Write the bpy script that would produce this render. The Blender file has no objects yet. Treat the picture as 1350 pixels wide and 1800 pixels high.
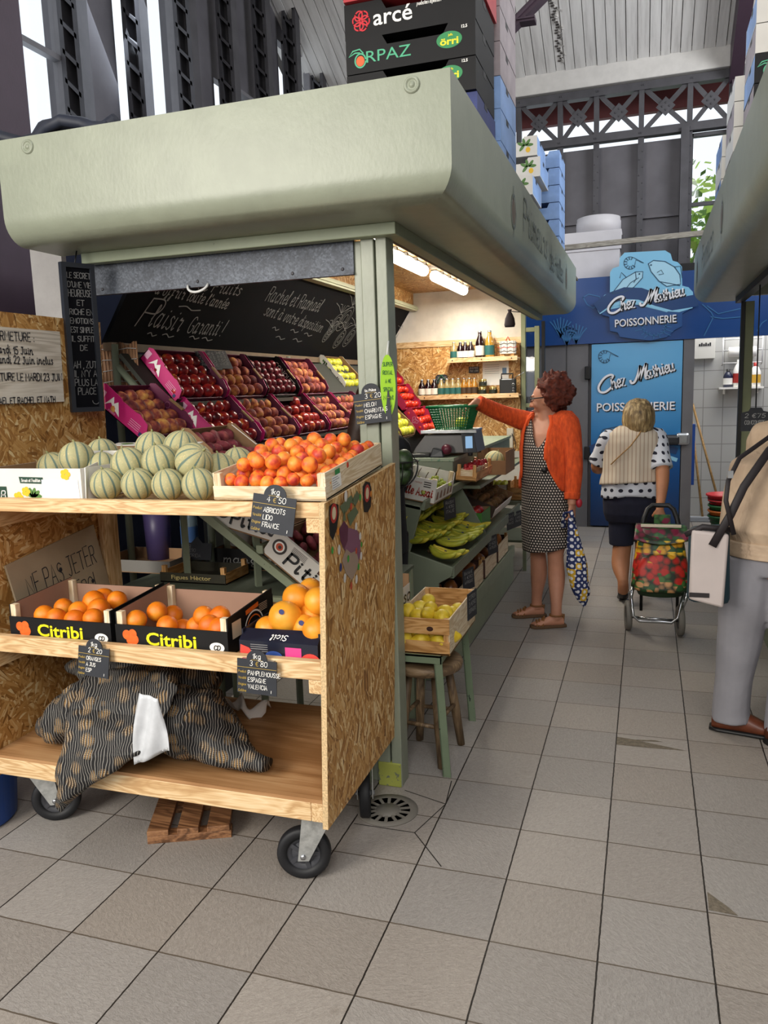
import bpy, bmesh, math, random
import numpy as np
from mathutils import Vector as V, Matrix, Euler, noise
random.seed(7)
PI = math.pi
SC = bpy.context.scene
COL = SC.collection
def R(d): return math.radians(d)

# ------------------------------------------------------------------ camera
TILE = .3
FPX = 1386.0
YAW, PITCH, ROLL = R(18.5), R(-8.8), R(1.85)
CAM = V((0, 0, 5.23 * TILE))
ROT = Matrix.Rotation(YAW, 3, 'Z') @ Matrix.Rotation(PITCH, 3, 'X') @ Matrix.Rotation(ROLL, 3, 'Y')
cd = bpy.data.cameras.new('camera'); cam = bpy.data.objects.new('camera', cd); COL.objects.link(cam)
cd.sensor_width = 36; cd.lens = 36 * FPX / 1800; cd.clip_start = .05; cd.clip_end = 200
rt, fw, up = ROT.col[0], ROT.col[1], ROT.col[2]
cam.matrix_world = Matrix(((rt.x, up.x, -fw.x, CAM.x), (rt.y, up.y, -fw.y, CAM.y), (rt.z, up.z, -fw.z, CAM.z), (0, 0, 0, 1)))
SC.camera = cam
def P(ax, val, px, py):
    """the point where the sight line through a photograph pixel meets the plane ax = val"""
    d = ROT @ V(((px - 675) / FPX, 1, -(py - 900) / FPX))
    i = 'xyz'.index(ax)
    return CAM + d * ((val - CAM[i]) / d[i])

# ------------------------------------------------------------------ light and exposure
SC.view_settings.view_transform = 'Standard'; SC.view_settings.look = 'None'
SC.view_settings.exposure = 0.0; SC.view_settings.gamma = 1.0; SC.view_settings.use_curve_mapping = False
w = bpy.data.worlds.new('sky'); SC.world = w; w.use_nodes = True
wb = w.node_tree.nodes['Background']; wb.inputs[0].default_value = (.86, .93, 1, 1); wb.inputs[1].default_value = 1.25
def area(name, loc, target, sx, sy, power, col=(1, 1, 1), spread=180):
    l = bpy.data.lights.new(name, 'AREA'); l.shape = 'RECTANGLE'; l.size = sx; l.size_y = sy; l.energy = power; l.color = col; l.spread = R(spread)
    o = bpy.data.objects.new(name, l); COL.objects.link(o); o.location = loc
    o.rotation_euler = (V(target) - V(loc)).to_track_quat('-Z', 'Y').to_euler(); return o
area('entrance_daylight', (-3.3, -2.0, 2.9), (-1.2, 2.6, .8), 2.4, 2.2, 260, (1, .94, .85))
area('front_floor_fill', (.9, -1.9, 3.4), (-.2, 1.6, 0), 2.4, 2.2, 120, (1, .97, .93))  # added fill that brightens the near floor; no doorway is built here
area('aisle_skylight', (.2, .6, 6.6), (.1, 1.6, 0), 1.5, 5.0, 105, (.96, .97, 1))
area('window_daylight', (-3.7, 6.6, 4.6), (-1, 5.0, 3.6), 3.2, 2.0, 120, (.8, .88, 1))
area('roof_fill', (4.1, 6.5, 4.8), (-1, 8.2, 7.4), 4.5, 2.2, 480, (.95, .97, 1))  # added fill for roof and back wall; the right wall has no windows

# ------------------------------------------------------------------ object helpers
def setp(o, label=None, cat=None, group=None, kind=None):
    if label: o['label'] = label
    if cat: o['category'] = cat
    if group: o['group'] = group
    if kind: o['kind'] = kind
    return o
def thing(name, label, cat, loc=(0, 0, 0), rot=(0, 0, 0), group=None):
    o = bpy.data.objects.new(name, None); COL.objects.link(o); o.empty_display_size = .05
    o.location = loc; o.rotation_euler = rot
    return setp(o, label, cat, group)
def mw(o):
    m = Matrix.LocRotScale(o.location, o.rotation_euler, o.scale)
    return mw(o.parent) @ m if o.parent else m
class MB:
    """collects faces of one mesh"""
    def __init__(s): s.v = []; s.f = []; s.sm = []; s.mi = []; s.arc = None
    def add(s, vs, fs, smooth=False, mi=0, M=None):
        b = len(s.v)
        s.v += [(M @ V(q)) if M else V(q) for q in vs]
        s.f += [tuple(i + b for i in f) for f in fs]; s.sm += [smooth] * len(fs); s.mi += [mi] * len(fs); return s
    def box(s, x0, x1, y0, y1, z0, z1, M=None, mi=0):
        v = [(x0, y0, z0), (x1, y0, z0), (x1, y1, z0), (x0, y1, z0), (x0, y0, z1), (x1, y0, z1), (x1, y1, z1), (x0, y1, z1)]
        return s.add(v, [(3, 2, 1, 0), (4, 5, 6, 7), (0, 1, 5, 4), (1, 2, 6, 5), (2, 3, 7, 6), (3, 0, 4, 7)], False, mi, M)
    def hexa(s, v, mi=0, M=None):  # 8 corners, bottom ring then top ring
        return s.add(v, [(3, 2, 1, 0), (4, 5, 6, 7), (0, 1, 5, 4), (1, 2, 6, 5), (2, 3, 7, 6), (3, 0, 4, 7)], False, mi, M)
    def prism(s, poly, h0, h1, M=None, smooth=False, mi=0, flip=False):  # poly in xy extruded along z
        n = len(poly); v = [(x, y, h0) for x, y in poly] + [(x, y, h1) for x, y in poly]
        f = [tuple(range(n - 1, -1, -1)), tuple(range(n, 2 * n))]
        s.add(v, f, False, mi, M)
        b = len(s.v) - 2 * n
        for i in range(n):
            j = (i + 1) % n
            s.f.append((b + i, b + j, b + n + j, b + n + i)); s.sm.append(smooth); s.mi.append(mi)
        return s
    def rings(s, rs, close=True, caps=True, smooth=True, mi=0, M=None):
        n = len(rs[0]); v = [q for r in rs for q in r]; f = []
        for k in range(len(rs) - 1):
            for i in range(n if close else n - 1):
                j = (i + 1) % n
                f.append((k * n + i, k * n + j, (k + 1) * n + j, (k + 1) * n + i))
        if caps:
            f.append(tuple(range(n - 1, -1, -1))); f.append(tuple((len(rs) - 1) * n + i for i in range(n)))
        return s.add(v, f, smooth, mi, M)
    def tube(s, pts, r, n=8, caps=True, mi=0, M=None, up=None, flat=1.0):
        pts = [V(p) for p in pts]; rs = []
        rr = r if isinstance(r, (list, tuple)) else [r] * len(pts)
        nrm = None
        for i, p in enumerate(pts):
            t = (pts[min(i + 1, len(pts) - 1)] - pts[max(i - 1, 0)])
            t = t.normalized() if t.length > 1e-9 else V((0, 0, 1))
            if nrm is None:
                a = V(up) if up else (V((0, 0, 1)) if abs(t.z) < .9 else V((1, 0, 0)))
                nrm = (a - t * a.dot(t)).normalized()
            else:
                nrm = nrm - t * nrm.dot(t); nrm = nrm.normalized() if nrm.length > 1e-6 else V((1, 0, 0))
            b = t.cross(nrm)
            rs.append([p + (nrm * math.cos(2 * PI * k / n) * flat + b * math.sin(2 * PI * k / n)) * rr[i] for k in range(n)])
        return s.rings(rs, True, caps, True, mi, M)
    def lathe(s, prof, n=16, M=None, mi=0, caps=False):  # prof: (r, z)
        return s.rings([[(r * math.cos(2 * PI * k / n), r * math.sin(2 * PI * k / n), z) for k in range(n)] for r, z in prof], True, caps, True, mi, M)
    def ball(s, c, rx, ry=None, rz=None, nu=12, nv=8, M=None, fn=None, mi=0):
        ry = ry or rx; rz = rz or rx; rs = []
        for j in range(1, nv):
            th = PI * j / nv; ring = []
            for k in range(nu):
                ph = 2 * PI * k / nu
                d = V((math.sin(th) * math.cos(ph), math.sin(th) * math.sin(ph), -math.cos(th)))
                q = fn(d, th, ph) if fn else 1
                ring.append(V(c) + V((d.x * rx * q, d.y * ry * q, d.z * rz * q)))
            rs.append(ring)
        b0 = fn(V((0, 0, -1)), 0, 0) if fn else 1; b1 = fn(V((0, 0, 1)), PI, 0) if fn else 1
        s.rings(rs, True, False, True, mi, M); n0 = len(s.v) - nu * (nv - 1)
        lo, hi = V(c) - V((0, 0, rz * b0)), V(c) + V((0, 0, rz * b1))
        s.v += [(M @ lo) if M else lo, (M @ hi) if M else hi]; L = len(s.v)
        for k in range(nu):
            j = (k + 1) % nu
            s.f.append((L - 2, n0 + j, n0 + k)); s.f.append((L - 1, n0 + (nv - 2) * nu + k, n0 + (nv - 2) * nu + j))
            s.sm += [True, True]; s.mi += [mi, mi]
        return s
    def grid(s, fn, nu, nv, smooth=True, mi=0, M=None):
        v = [fn(i / nu, j / nv) for j in range(nv + 1) for i in range(nu + 1)]
        f = [(j * (nu + 1) + i, j * (nu + 1) + i + 1, (j + 1) * (nu + 1) + i + 1, (j + 1) * (nu + 1) + i) for j in range(nv) for i in range(nu)]
        return s.add(v, f, smooth, mi, M)
    def sheet(s, fn, nu, nv, th, mi=0, smooth=True):  # grid with thickness along its normals
        g = [[V(fn(i / nu, j / nv)) for i in range(nu + 1)] for j in range(nv + 1)]
        def nr(i, j):
            a = g[j][min(i + 1, nu)] - g[j][max(i - 1, 0)]; b = g[min(j + 1, nv)][i] - g[max(j - 1, 0)][i]
            c = a.cross(b); return c.normalized() if c.length > 1e-12 else V((0, 0, 1))
        A = [q for row in g for q in row]; B = [g[j][i] - nr(i, j) * th for j in range(nv + 1) for i in range(nu + 1)]
        n = len(A); W = nu + 1; f = []
        for j in range(nv):
            for i in range(nu):
                a, b, c, d = j * W + i, j * W + i + 1, (j + 1) * W + i + 1, (j + 1) * W + i
                f += [(a, b, c, d), (n + d, n + c, n + b, n + a)]
        edge = [(i, i + 1) for i in range(nu)] + [(j * W + nu, (j + 1) * W + nu) for j in range(nv)] + [(nv * W + i + 1, nv * W + i) for i in range(nu)] + [((j + 1) * W, j * W) for j in range(nv)]
        f += [(b, a, n + a, n + b) for a, b in edge]
        return s.add(A + B, f, smooth, mi)
    def mesh(s, name, mats):
        me = bpy.data.meshes.new(name); me.from_pydata([tuple(q) for q in s.v], [], s.f)
        for m in (mats if isinstance(mats, (list, tuple)) else [mats]): me.materials.append(m)
        me.polygons.foreach_set('use_smooth', s.sm); me.polygons.foreach_set('material_index', s.mi); me.update()
        if s.arc:
            at = me.attributes.new('arc', 'FLOAT_VECTOR', 'POINT'); at.data.foreach_set('vector', [c for q in s.arc for c in q])
        if True in s.sm and False in s.sm: me.set_sharp_from_angle(angle=R(42))
        return me
    def build(s, name, mats, parent=None, bevel=0, world=False, seg=2, subsurf=0, recalc=False):
        if world and parent is not None:
            im = mw(parent).inverted(); s.v = [im @ V(q) for q in s.v]
        me = s.mesh(name, mats)
        if recalc:
            b = bmesh.new(); b.from_mesh(me); bmesh.ops.remove_doubles(b, verts=b.verts, dist=1e-5); bmesh.ops.recalc_face_normals(b, faces=b.faces); b.to_mesh(me); b.free(); me.set_sharp_from_angle(angle=R(42))
        o = bpy.data.objects.new(name, me); COL.objects.link(o)
        if parent is not None: o.parent = parent
        if bevel:
            m = o.modifiers.new('bevel', 'BEVEL'); m.width = bevel; m.segments = seg; m.limit_method = 'ANGLE'; m.angle_limit = R(40)
        if subsurf:
            m = o.modifiers.new('sub', 'SUBSURF'); m.levels = subsurf; m.render_levels = subsurf
        return o
def solo(mb, name, mats, label, cat, loc=None, group=None, kind=None, **k):
    """a thing that is one mesh, its verts given in the world; the origin goes to its base"""
    if loc is None:
        xs = [q.x for q in mb.v]; ys = [q.y for q in mb.v]; loc = V(((min(xs) + max(xs)) / 2, (min(ys) + max(ys)) / 2, min(q.z for q in mb.v)))
    mb.v = [V(q) - V(loc) for q in mb.v]
    o = mb.build(name, mats, **k); o.location = loc
    return setp(o, label, cat, group, kind)
def struct(mb, name, mats, **k):
    return setp(mb.build(name, mats, **k), kind='structure')
def inst(o, name, loc, rot=(0, 0, 0), sc=(1, 1, 1), label=None, cat=None, group=None):
    """copy of a thing and of its parts and sub-parts"""
    c = o.copy(); COL.objects.link(c); c.name = name; c.location = loc; c.rotation_euler = rot; c.scale = sc if not isinstance(sc, (int, float)) else (sc,) * 3
    for ch in list(o.children):
        d = ch.copy(); COL.objects.link(d); d.parent = c
        for g in list(ch.children):
            e = g.copy(); COL.objects.link(e); e.parent = d
    return setp(c, label, cat, group)
def frame(o, u, v):
    """matrix taking (x, y, z) to o + x u + y v + z (u x v)"""
    u, v = V(u).normalized(), V(v); v = (v - u * v.dot(u)).normalized(); n = u.cross(v); o = V(o)
    return Matrix(((u.x, v.x, n.x, o.x), (u.y, v.y, n.y, o.y), (u.z, v.z, n.z, o.z), (0, 0, 0, 1)))
ORD = 'first second third fourth fifth sixth seventh eighth ninth tenth eleventh twelfth thirteenth fourteenth fifteenth sixteenth'.split()
# ------------------------------------------------------------------ materials
MATS = {}
def srgb(h):
    if isinstance(h, str):
        h = h.lstrip('#'); c = [int(h[i:i + 2], 16) / 255 for i in (0, 2, 4)]
    else: c = h
    return tuple(x / 12.92 if x <= .04045 else ((x + .055) / 1.055) ** 2.4 for x in c) + (1,)
class NT:
    def __init__(s, name):
        s.m = bpy.data.materials.new(name); s.m.use_nodes = True; s.t = s.m.node_tree; s.b = s.t.nodes['Principled BSDF']; s._tc = None
    def n(s, typ, **k):
        nd = s.t.nodes.new('ShaderNode' + typ)
        for a, val in k.items():
            if a.startswith('i_'):
                key = a[2:]; key = int(key) if key.isdigit() else key.replace('_', ' ')
                s.put(nd.inputs[key], val)
            else: setattr(nd, a, val)
        return nd
    def put(s, sock, val):
        if hasattr(val, 'is_output') or isinstance(val, bpy.types.NodeSocket): s.t.links.new(val, sock)
        elif isinstance(val, bpy.types.Node): s.t.links.new(val.outputs[0], sock)
        else: sock.default_value = val
    def obj(s):
        if not s._tc: s._tc = s.n('TexCoord')
        return s._tc.outputs['Object']
    def gen(s):
        s.obj(); return s._tc.outputs['Generated']
    def world(s): return s.n('NewGeometry').outputs['Position']
    def map(s, vec, sc=(1, 1, 1), loc=(0, 0, 0), rot=(0, 0, 0)):
        return s.n('Mapping', i_Vector=vec, i_Scale=sc, i_Location=loc, i_Rotation=rot).outputs[0]
    def noise(s, vec, scale, detail=4, rough=.55, dist=0): return s.n('TexNoise', i_Vector=vec, i_Scale=scale, i_Detail=detail, i_Roughness=rough, i_Distortion=dist)
    def vor(s, vec, scale, feature='F1', rnd=1): return s.n('TexVoronoi', feature=feature, i_Vector=vec, i_Scale=scale, i_Randomness=rnd)
    def ramp(s, fac, stops, interp='LINEAR'):
        nd = s.n('ValToRGB', i_Fac=fac); cr = nd.color_ramp; cr.interpolation = interp
        while len(cr.elements) < len(stops): cr.elements.new(.5)
        for e, (p, c) in zip(cr.elements, stops): e.position = p; e.color = srgb(c) if len(c) != 4 or isinstance(c, str) else c
        return nd.outputs[0]
    def math(s, op, a, b=0.0, c=0.0):
        nd = s.n('Math', operation=op); s.put(nd.inputs[0], a); s.put(nd.inputs[1], b); s.put(nd.inputs[2], c); return nd.outputs[0]
    def mix(s, fac, a, b, blend='MIX'):
        nd = s.n('Mix', data_type='RGBA', blend_type=blend); s.put(nd.inputs[0], fac); s.put(nd.inputs[6], a); s.put(nd.inputs[7], b); return nd.outputs[2]
    def sep(s, vec): return s.n('SeparateXYZ', i_0=vec).outputs
    def comb(s, x=0., y=0., z=0.):
        nd = s.n('CombineXYZ'); s.put(nd.inputs[0], x); s.put(nd.inputs[1], y); s.put(nd.inputs[2], z); return nd.outputs[0]
    def bump(s, h, strength=.3, dist=.01): s.put(s.b.inputs['Normal'], s.n('Bump', i_Height=h, i_Strength=strength, i_Distance=dist).outputs[0])
    def set(s, **k):
        for a, val in k.items(): s.put(s.b.inputs[a.replace('_', ' ')], val)
        return s.m
def mat(name, col, rough=.6, metal=0., var=.0, vs=6., bump=0., bs=60., trans=0., emit=None, es=1., coat=0., spec=.5, alpha=1., sub=0.):
    if name in MATS: return MATS[name]
    t = NT(name); c = srgb(col)
    if var:
        nz = t.noise(t.obj(), vs, 5).outputs[0]
        a = tuple(x * (1 - var) for x in c[:3]) + (1,); b = tuple(min(1, x * (1 + var)) for x in c[:3]) + (1,)
        t.put(t.b.inputs['Base Color'], t.ramp(nz, [(.3, a), (.7, b)]))
    else: t.b.inputs['Base Color'].default_value = c
    t.set(Roughness=rough, Metallic=metal, Transmission_Weight=trans, Coat_Weight=coat, Specular_IOR_Level=spec, Alpha=alpha)
    if sub: t.set(Subsurface_Weight=sub, Subsurface_Radius=(.01, .005, .003))
    if bump: t.bump(t.noise(t.obj(), bs, 4).outputs[0], bump, .005)
    if emit: t.set(Emission_Color=srgb(emit), Emission_Strength=es)
    MATS[name] = t.m; return t.m
def plane_uv(t, ax, co=None):
    s = t.sep(co or t.obj())
    return {'x': t.comb(s[1], s[2]), 'y': t.comb(s[0], s[2]), 'z': t.comb(s[0], s[1])}[ax]
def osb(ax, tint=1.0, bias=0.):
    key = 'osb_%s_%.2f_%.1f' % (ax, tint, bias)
    if key in MATS: return MATS[key]
    t = NT('oriented_strand_board'); uv = plane_uv(t, ax)
    outs = None; hs = None
    for i, (sc, off) in enumerate(((7., 0.), (11., 3.3), (15., 7.1))):
        co = t.map(uv, loc=(off, off * .7, 0))
        wob = t.noise(co, 9., 2).outputs[1]
        cell = t.vor(t.n('VectorMath', operation='MULTIPLY_ADD', i_0=wob, i_1=(.06, .06, 0), i_2=co).outputs[0], sc)
        ang = t.math('MULTIPLY_ADD', t.sep(cell.outputs['Color'])[0], 3.1 if not bias else 1.5, bias - .75 if bias else 0.)
        rv = t.n('VectorRotate', rotation_type='Z_AXIS', i_Vector=co, i_Angle=ang).outputs[0]
        st = t.vor(t.map(rv, (15, 95, 1)), 1.)
        tone = t.sep(st.outputs['Color'])[0]
        grain = t.noise(t.map(rv, (30, 500, 1)), 1., 3).outputs[0]
        h = t.math('MULTIPLY_ADD', grain, .35, t.math('MULTIPLY', tone, .8))
        sel = t.sep(st.outputs['Color'])[1]
        if outs is None: outs = h
        else:
            nd = t.n('Mix', data_type='FLOAT'); t.put(nd.inputs[0], t.math('GREATER_THAN', sel, .5)); t.put(nd.inputs[2], outs); t.put(nd.inputs[3], h); outs = nd.outputs[0]
    def c(h):
        q = srgb(h); return tuple(min(1, x * tint) for x in q[:3]) + (1,)
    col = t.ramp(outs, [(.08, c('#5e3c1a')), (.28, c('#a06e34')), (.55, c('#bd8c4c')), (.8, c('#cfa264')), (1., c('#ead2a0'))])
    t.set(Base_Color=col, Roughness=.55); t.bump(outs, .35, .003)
    MATS[key] = t.m; return t.m
def wood(name, cols, ax='x', scale=1., rough=.55, ring=14., bump=.15):
    """grain along ax in object space"""
    if name in MATS: return MATS[name]
    t = NT(name); sc = {'x': (1.2, 9, 9), 'y': (9, 1.2, 9), 'z': (9, 9, 1.2)}[ax]
    co = t.map(t.obj(), tuple(q * scale for q in sc)); nz = t.noise(co, 1.3, 4, .5, .6).outputs[0]
    fine = t.noise(t.map(co, (1, 1, 1) if 0 else tuple(1 if q < 3 else 9 for q in sc)), 3., 3).outputs[0]
    band = t.math('FRACT', t.math('MULTIPLY', nz, ring))
    band = t.math('ABSOLUTE', t.math('SUBTRACT', band, .5))
    f = t.math('ADD', t.math('MULTIPLY', band, 1.1), t.math('MULTIPLY', t.math('SUBTRACT', fine, .5), .8))
    big = t.noise(t.obj(), 4., 2).outputs[0]
    f = t.math('ADD', f, t.math('MULTIPLY', t.math('SUBTRACT', big, .5), .6))
    t.set(Base_Color=t.ramp(f, [(0, cols[0]), (.35, cols[1]), (.75, cols[2])]), Roughness=rough); t.bump(fine, bump, .002)
    MATS[name] = t.m; return t.m
PINE = ('#c09868', '#dcba8a', '#ead3aa')
PALE = ('#cdb48c', '#e2cfae', '#efe3cb')
CRATE = ('#a9783f', '#cf9d60', '#dcb27c')
def pine(ax): return wood('pine_' + ax, PINE, ax)
def palewood(ax): return wood('poplar_' + ax, PALE, ax)
def cratewood(ax): return wood('crate_wood_' + ax, CRATE, ax, ring=9)

def floor_mat():
    t = NT('slate_look_floor_tiles'); p = t.world(); s = t.sep(p)
    gx = t.math('DIVIDE', t.math('ADD', s[0], .1005), TILE); gy = t.math('DIVIDE', t.math('SUBTRACT', s[1], 2.019), TILE)
    wob = t.math('MULTIPLY', t.math('SUBTRACT', t.noise(p, 30., 2).outputs[0], .5), .012)
    def edge(g):
        fr = t.math('FRACT', t.math('ADD', g, wob)); return t.math('SUBTRACT', .5, t.math('ABSOLUTE', t.math('SUBTRACT', fr, .5)))
    ex, ey = edge(gx), edge(gy)
    e = t.math('MINIMUM', ex, ey)
    grout = t.math('LESS_THAN', e, .0085)
    idv = t.comb(t.math('FLOOR', gx), t.math('FLOOR', gy))
    wn = t.n('TexWhiteNoise', i_Vector=idv); rnd = wn.outputs[0]
    # ripples that turn from tile to tile
    rot = t.n('VectorRotate', rotation_type='Z_AXIS', i_Vector=p, i_Angle=t.math('MULTIPLY', rnd, 6.28)).outputs[0]
    rip = t.noise(t.map(rot, (60, 120, 1)), 1., 4, .65, .8).outputs[0]
    fine = t.noise(p, 240., 3).outputs[0]
    dirt = t.noise(p, 1.7, 5, .6).outputs[0]
    tone = t.math('ADD', t.math('MULTIPLY_ADD', rnd, .13, .11), t.math('MULTIPLY', rip, .5)); tone = t.math('ADD', tone, t.math('MULTIPLY', fine, .25))
    col = t.ramp(tone, [(.22, '#6f6963'), (.52, '#938d87'), (.85, '#b3ada6')])
    warm = t.mix(t.sep(wn.outputs[1])[1], (.96, .98, 1, 1), (1, .97, .93, 1)); col = t.mix(1., col, warm, 'MULTIPLY')
    smud = t.ramp(t.noise(t.map(p, (1, 1.6, 1)), 5., 6, .7).outputs[0], [(.62, (1, 1, 1, 1)), (.74, (.62, .58, .52, 1))])
    col = t.mix(t.math('MULTIPLY', t.ramp(dirt, [(.45, (0, 0, 0, 1)), (.65, (1, 1, 1, 1))]), .8), col, t.mix(1., col, smud, 'MULTIPLY'))
    gcol = t.mix(t.math('LESS_THAN', ex, .0085), srgb('#5c5247'), srgb('#241f1b'))
    t.set(Base_Color=t.mix(grout, col, gcol), Roughness=t.math('ADD', .36, t.math('MULTIPLY', rip, .25)), Specular_IOR_Level=.4)
    h = t.math('SUBTRACT', t.math('ADD', rip, t.math('MULTIPLY', fine, .3)), t.math('MULTIPLY', grout, 1.6))
    t.bump(h, .55, .004); return t.m
def galv():
    t = NT('galvanised_steel'); c = t.vor(t.map(t.obj(), (1, 1, 1)), 150.); n = t.noise(t.obj(), 14., 6, .7).outputs[0]
    f = t.math('ADD', t.math('MULTIPLY', t.sep(c.outputs['Color'])[0], .35), t.math('MULTIPLY', n, .8))
    t.set(Base_Color=t.ramp(f, [(.25, '#2c2f36'), (.55, '#3d424b'), (.85, '#595f69')]), Metallic=.3, Roughness=.5); return t.m
def plaster(name, col='#d8d4cd'):
    if name in MATS: return MATS[name]
    t = NT(name); n = t.noise(t.obj(), 5., 6, .6).outputs[0]; b = t.noise(t.obj(), 45., 4).outputs[0]
    c = srgb(col); d = tuple(q * .8 for q in c[:3]) + (1,)
    t.set(Base_Color=t.ramp(n, [(.3, d), (.6, c)]), Roughness=.85); t.bump(b, .25, .006); MATS[name] = t.m; return t.m
def painted(name, col, rough=.4, chip=None, amt=.66):
    """brush-painted surface, optionally chipped"""
    if name in MATS: return MATS[name]
    t = NT(name); c = srgb(col); n = t.noise(t.obj(), 9., 4).outputs[0]
    d = tuple(q * .9 for q in c[:3]) + (1,); base = t.ramp(n, [(.35, d), (.65, c)])
    if chip:
        k = t.noise(t.obj(), 38., 4, .7).outputs[0]; base = t.mix(t.math('GREATER_THAN', k, amt), base, srgb(chip))
    t.set(Base_Color=base, Roughness=rough); t.bump(t.noise(t.map(t.obj(), (1, 1, .6)), 70., 3).outputs[0], .16, .004); MATS[name] = t.m; return t.m
def boards_mat():
    t = NT('white_roof_boards'); p = t.obj(); n = t.noise(t.map(p, (8, .7, .7)), 2., 6, .65).outputs[0]; k = t.noise(t.map(p, (5, 1.2, 1)), 3., 5, .7).outputs[0]
    col = t.ramp(n, [(.25, '#b4b1ae'), (.5, '#d2d0cd'), (.75, '#e0dedb')])
    col = t.mix(t.math('GREATER_THAN', k, .73), col, srgb('#8d857c')); t.set(Base_Color=col, Roughness=.8); return t.m
# fruit skins ---------------------------------------------------------------
def skin(name, stops, scale=7., rough=.5, spots=None, bump=0., bs=200., axis_mix=0., sss=.05):
    """blotchy skin; each piece has its own pattern"""
    if name in MATS: return MATS[name]
    t = NT(name); oi = t.n('ObjectInfo'); co = t.n('VectorMath', operation='MULTIPLY_ADD', i_0=oi.outputs['Random'], i_1=(37., 91., 53.), i_2=t.obj()).outputs[0]
    f = t.noise(co, scale, 3, .5).outputs[0]
    if axis_mix: f = t.math('ADD', f, t.math('MULTIPLY', t.sep(t.obj())[2], axis_mix))
    f = t.math('ADD', f, t.math('MULTIPLY', t.math('SUBTRACT', oi.outputs['Random'], .5), .22))
    col = t.ramp(f, stops)
    if spots:
        v = t.noise(co, spots[0], 2).outputs[0]; col = t.mix(t.math('GREATER_THAN', v, spots[1]), col, srgb(spots[2]))
    t.set(Base_Color=col, Roughness=rough, Subsurface_Weight=sss, Subsurface_Radius=(.01, .004, .002))
    if bump: t.bump(t.noise(t.obj(), bs, 2).outputs[0], bump, .002)
    MATS[name] = t.m; return t.m
def melon_mat():
    t = NT('netted_melon_rind'); s = t.sep(t.obj()); oi = t.n('ObjectInfo').outputs['Random']
    ang = t.math('ARCTAN2', s[1], s[0]); k = t.math('MULTIPLY', ang, 10 / (2 * PI))
    d = t.math('ABSOLUTE', t.math('SUBTRACT', t.math('FRACT', t.math('ADD', k, 100.)), .5))
    d = t.math('ADD', d, t.math('MULTIPLY', t.math('SUBTRACT', t.noise(t.obj(), 28., 3).outputs[0], .5), .12))
    net = t.vor(t.map(t.obj(), (1, 1, .6)), 130., 'DISTANCE_TO_EDGE').outputs[0]
    n2 = t.noise(t.obj(), 90., 3).outputs[0]
    base = t.ramp(t.math('ADD', t.math('MULTIPLY', net, 4.), t.math('MULTIPLY', n2, .5)), [(.2, '#d8cfaa'), (.5, '#b8ae80'), (.8, '#8f9064')])
    patch = t.noise(t.obj(), 9., 2).outputs[0]
    base = t.mix(t.math('MULTIPLY', t.ramp(patch, [(.55, (0, 0, 0, 1)), (.75, (1, 1, 1, 1))]), .6), base, srgb('#dfc48a'))
    st = t.ramp(d, [(.075, (1, 1, 1, 1)), (.135, (0, 0, 0, 1))])
    t.set(Base_Color=t.mix(st, base, srgb('#5f7367')), Roughness=.7); t.bump(t.math('MINIMUM', net, .12), -.6, .01); return t.m
def net_mat():
    t = NT('black_potato_netting'); co = t.obj(); s = t.sep(co)
    wv = t.noise(co, 9., 2).outputs[1]; cc = t.n('VectorMath', operation='MULTIPLY_ADD', i_0=wv, i_1=(.05, .05, .05), i_2=co).outputs[0]; q = t.sep(cc)
    def line(a, f, wd): return t.math('LESS_THAN', t.math('FRACT', t.math('MULTIPLY', a, f)), wd)
    u = t.math('ADD', q[0], t.math('MULTIPLY', q[1], .5))
    a = line(u, 100., .13); b = line(t.math('ADD', q[2], t.math('MULTIPLY', q[1], .6)), 150., .3); dk = line(u, 95., .6)
    pot = t.vor(co, 20.).outputs[0]; bulge = t.ramp(pot, [(.28, (1, 1, 1, 1)), (.5, (0, 0, 0, 1))])
    under = t.mix(bulge, srgb('#0c0a09'), srgb('#8a6a42'))
    thread = t.mix(a, srgb('#0d0d12'), srgb('#c9c6c0'))
    f = t.math('MAXIMUM', a, b)
    col = t.mix(t.math('MAXIMUM', t.math('MULTIPLY', t.math('SUBTRACT', 1., a), t.math('MULTIPLY', b, bulge)), 0.), under, srgb('#b89a6a'))
    col = t.mix(a, col, srgb('#a8a49c')); col = t.mix(t.math('MULTIPLY', t.math('MULTIPLY', dk, .9), t.math('SUBTRACT', 1., a)), col, srgb('#0d0c10'))
    t.set(Base_Color=col, Roughness=.75); t.bump(f, .3, .003); return t.m
def dots_mat(name, base, dot, scale, rad, arc=False, rough=.8):
    """regular dots by (arc, height) around the garment, in object space"""
    t = NT(name); s = t.sep(t.n('Attribute', attribute_name='arc').outputs['Vector'] if arc else t.obj()); u = t.math('MULTIPLY', t.math('ADD', t.math('ADD', s[0], 10.), t.math('MULTIPLY', s[1], 0. if arc else .8)), scale); v = t.math('MULTIPLY', s[1 if arc else 2], scale)
    row = t.math('FLOOR', v); u2 = t.math('ADD', u, t.math('MULTIPLY', t.math('MODULO', t.math('ADD', row, 100.), 2.), .5))
    fx = t.math('SUBTRACT', t.math('FRACT', u2), .5); fy = t.math('SUBTRACT', t.math('FRACT', v), .5)
    dd = t.math('SQRT', t.math('ADD', t.math('MULTIPLY', fx, fx), t.math('MULTIPLY', fy, fy)))
    t.set(Base_Color=t.mix(t.math('LESS_THAN', dd, rad), srgb(base), srgb(dot)), Roughness=rough); MATS[name] = t.m; return t.m
WHITE = mat('white_print', '#f2f0ea', .6); BLACK = mat('black_print', '#0c0c0e', .5)
CHALK = mat('chalk_line', '#a2a2a0', .9); CHALKD = mat('faint_chalk_line', '#757576', .9); GOLD = mat('gold_print', '#b8993f', .5); INK = mat('marker_ink', '#23242c', .7)
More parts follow.
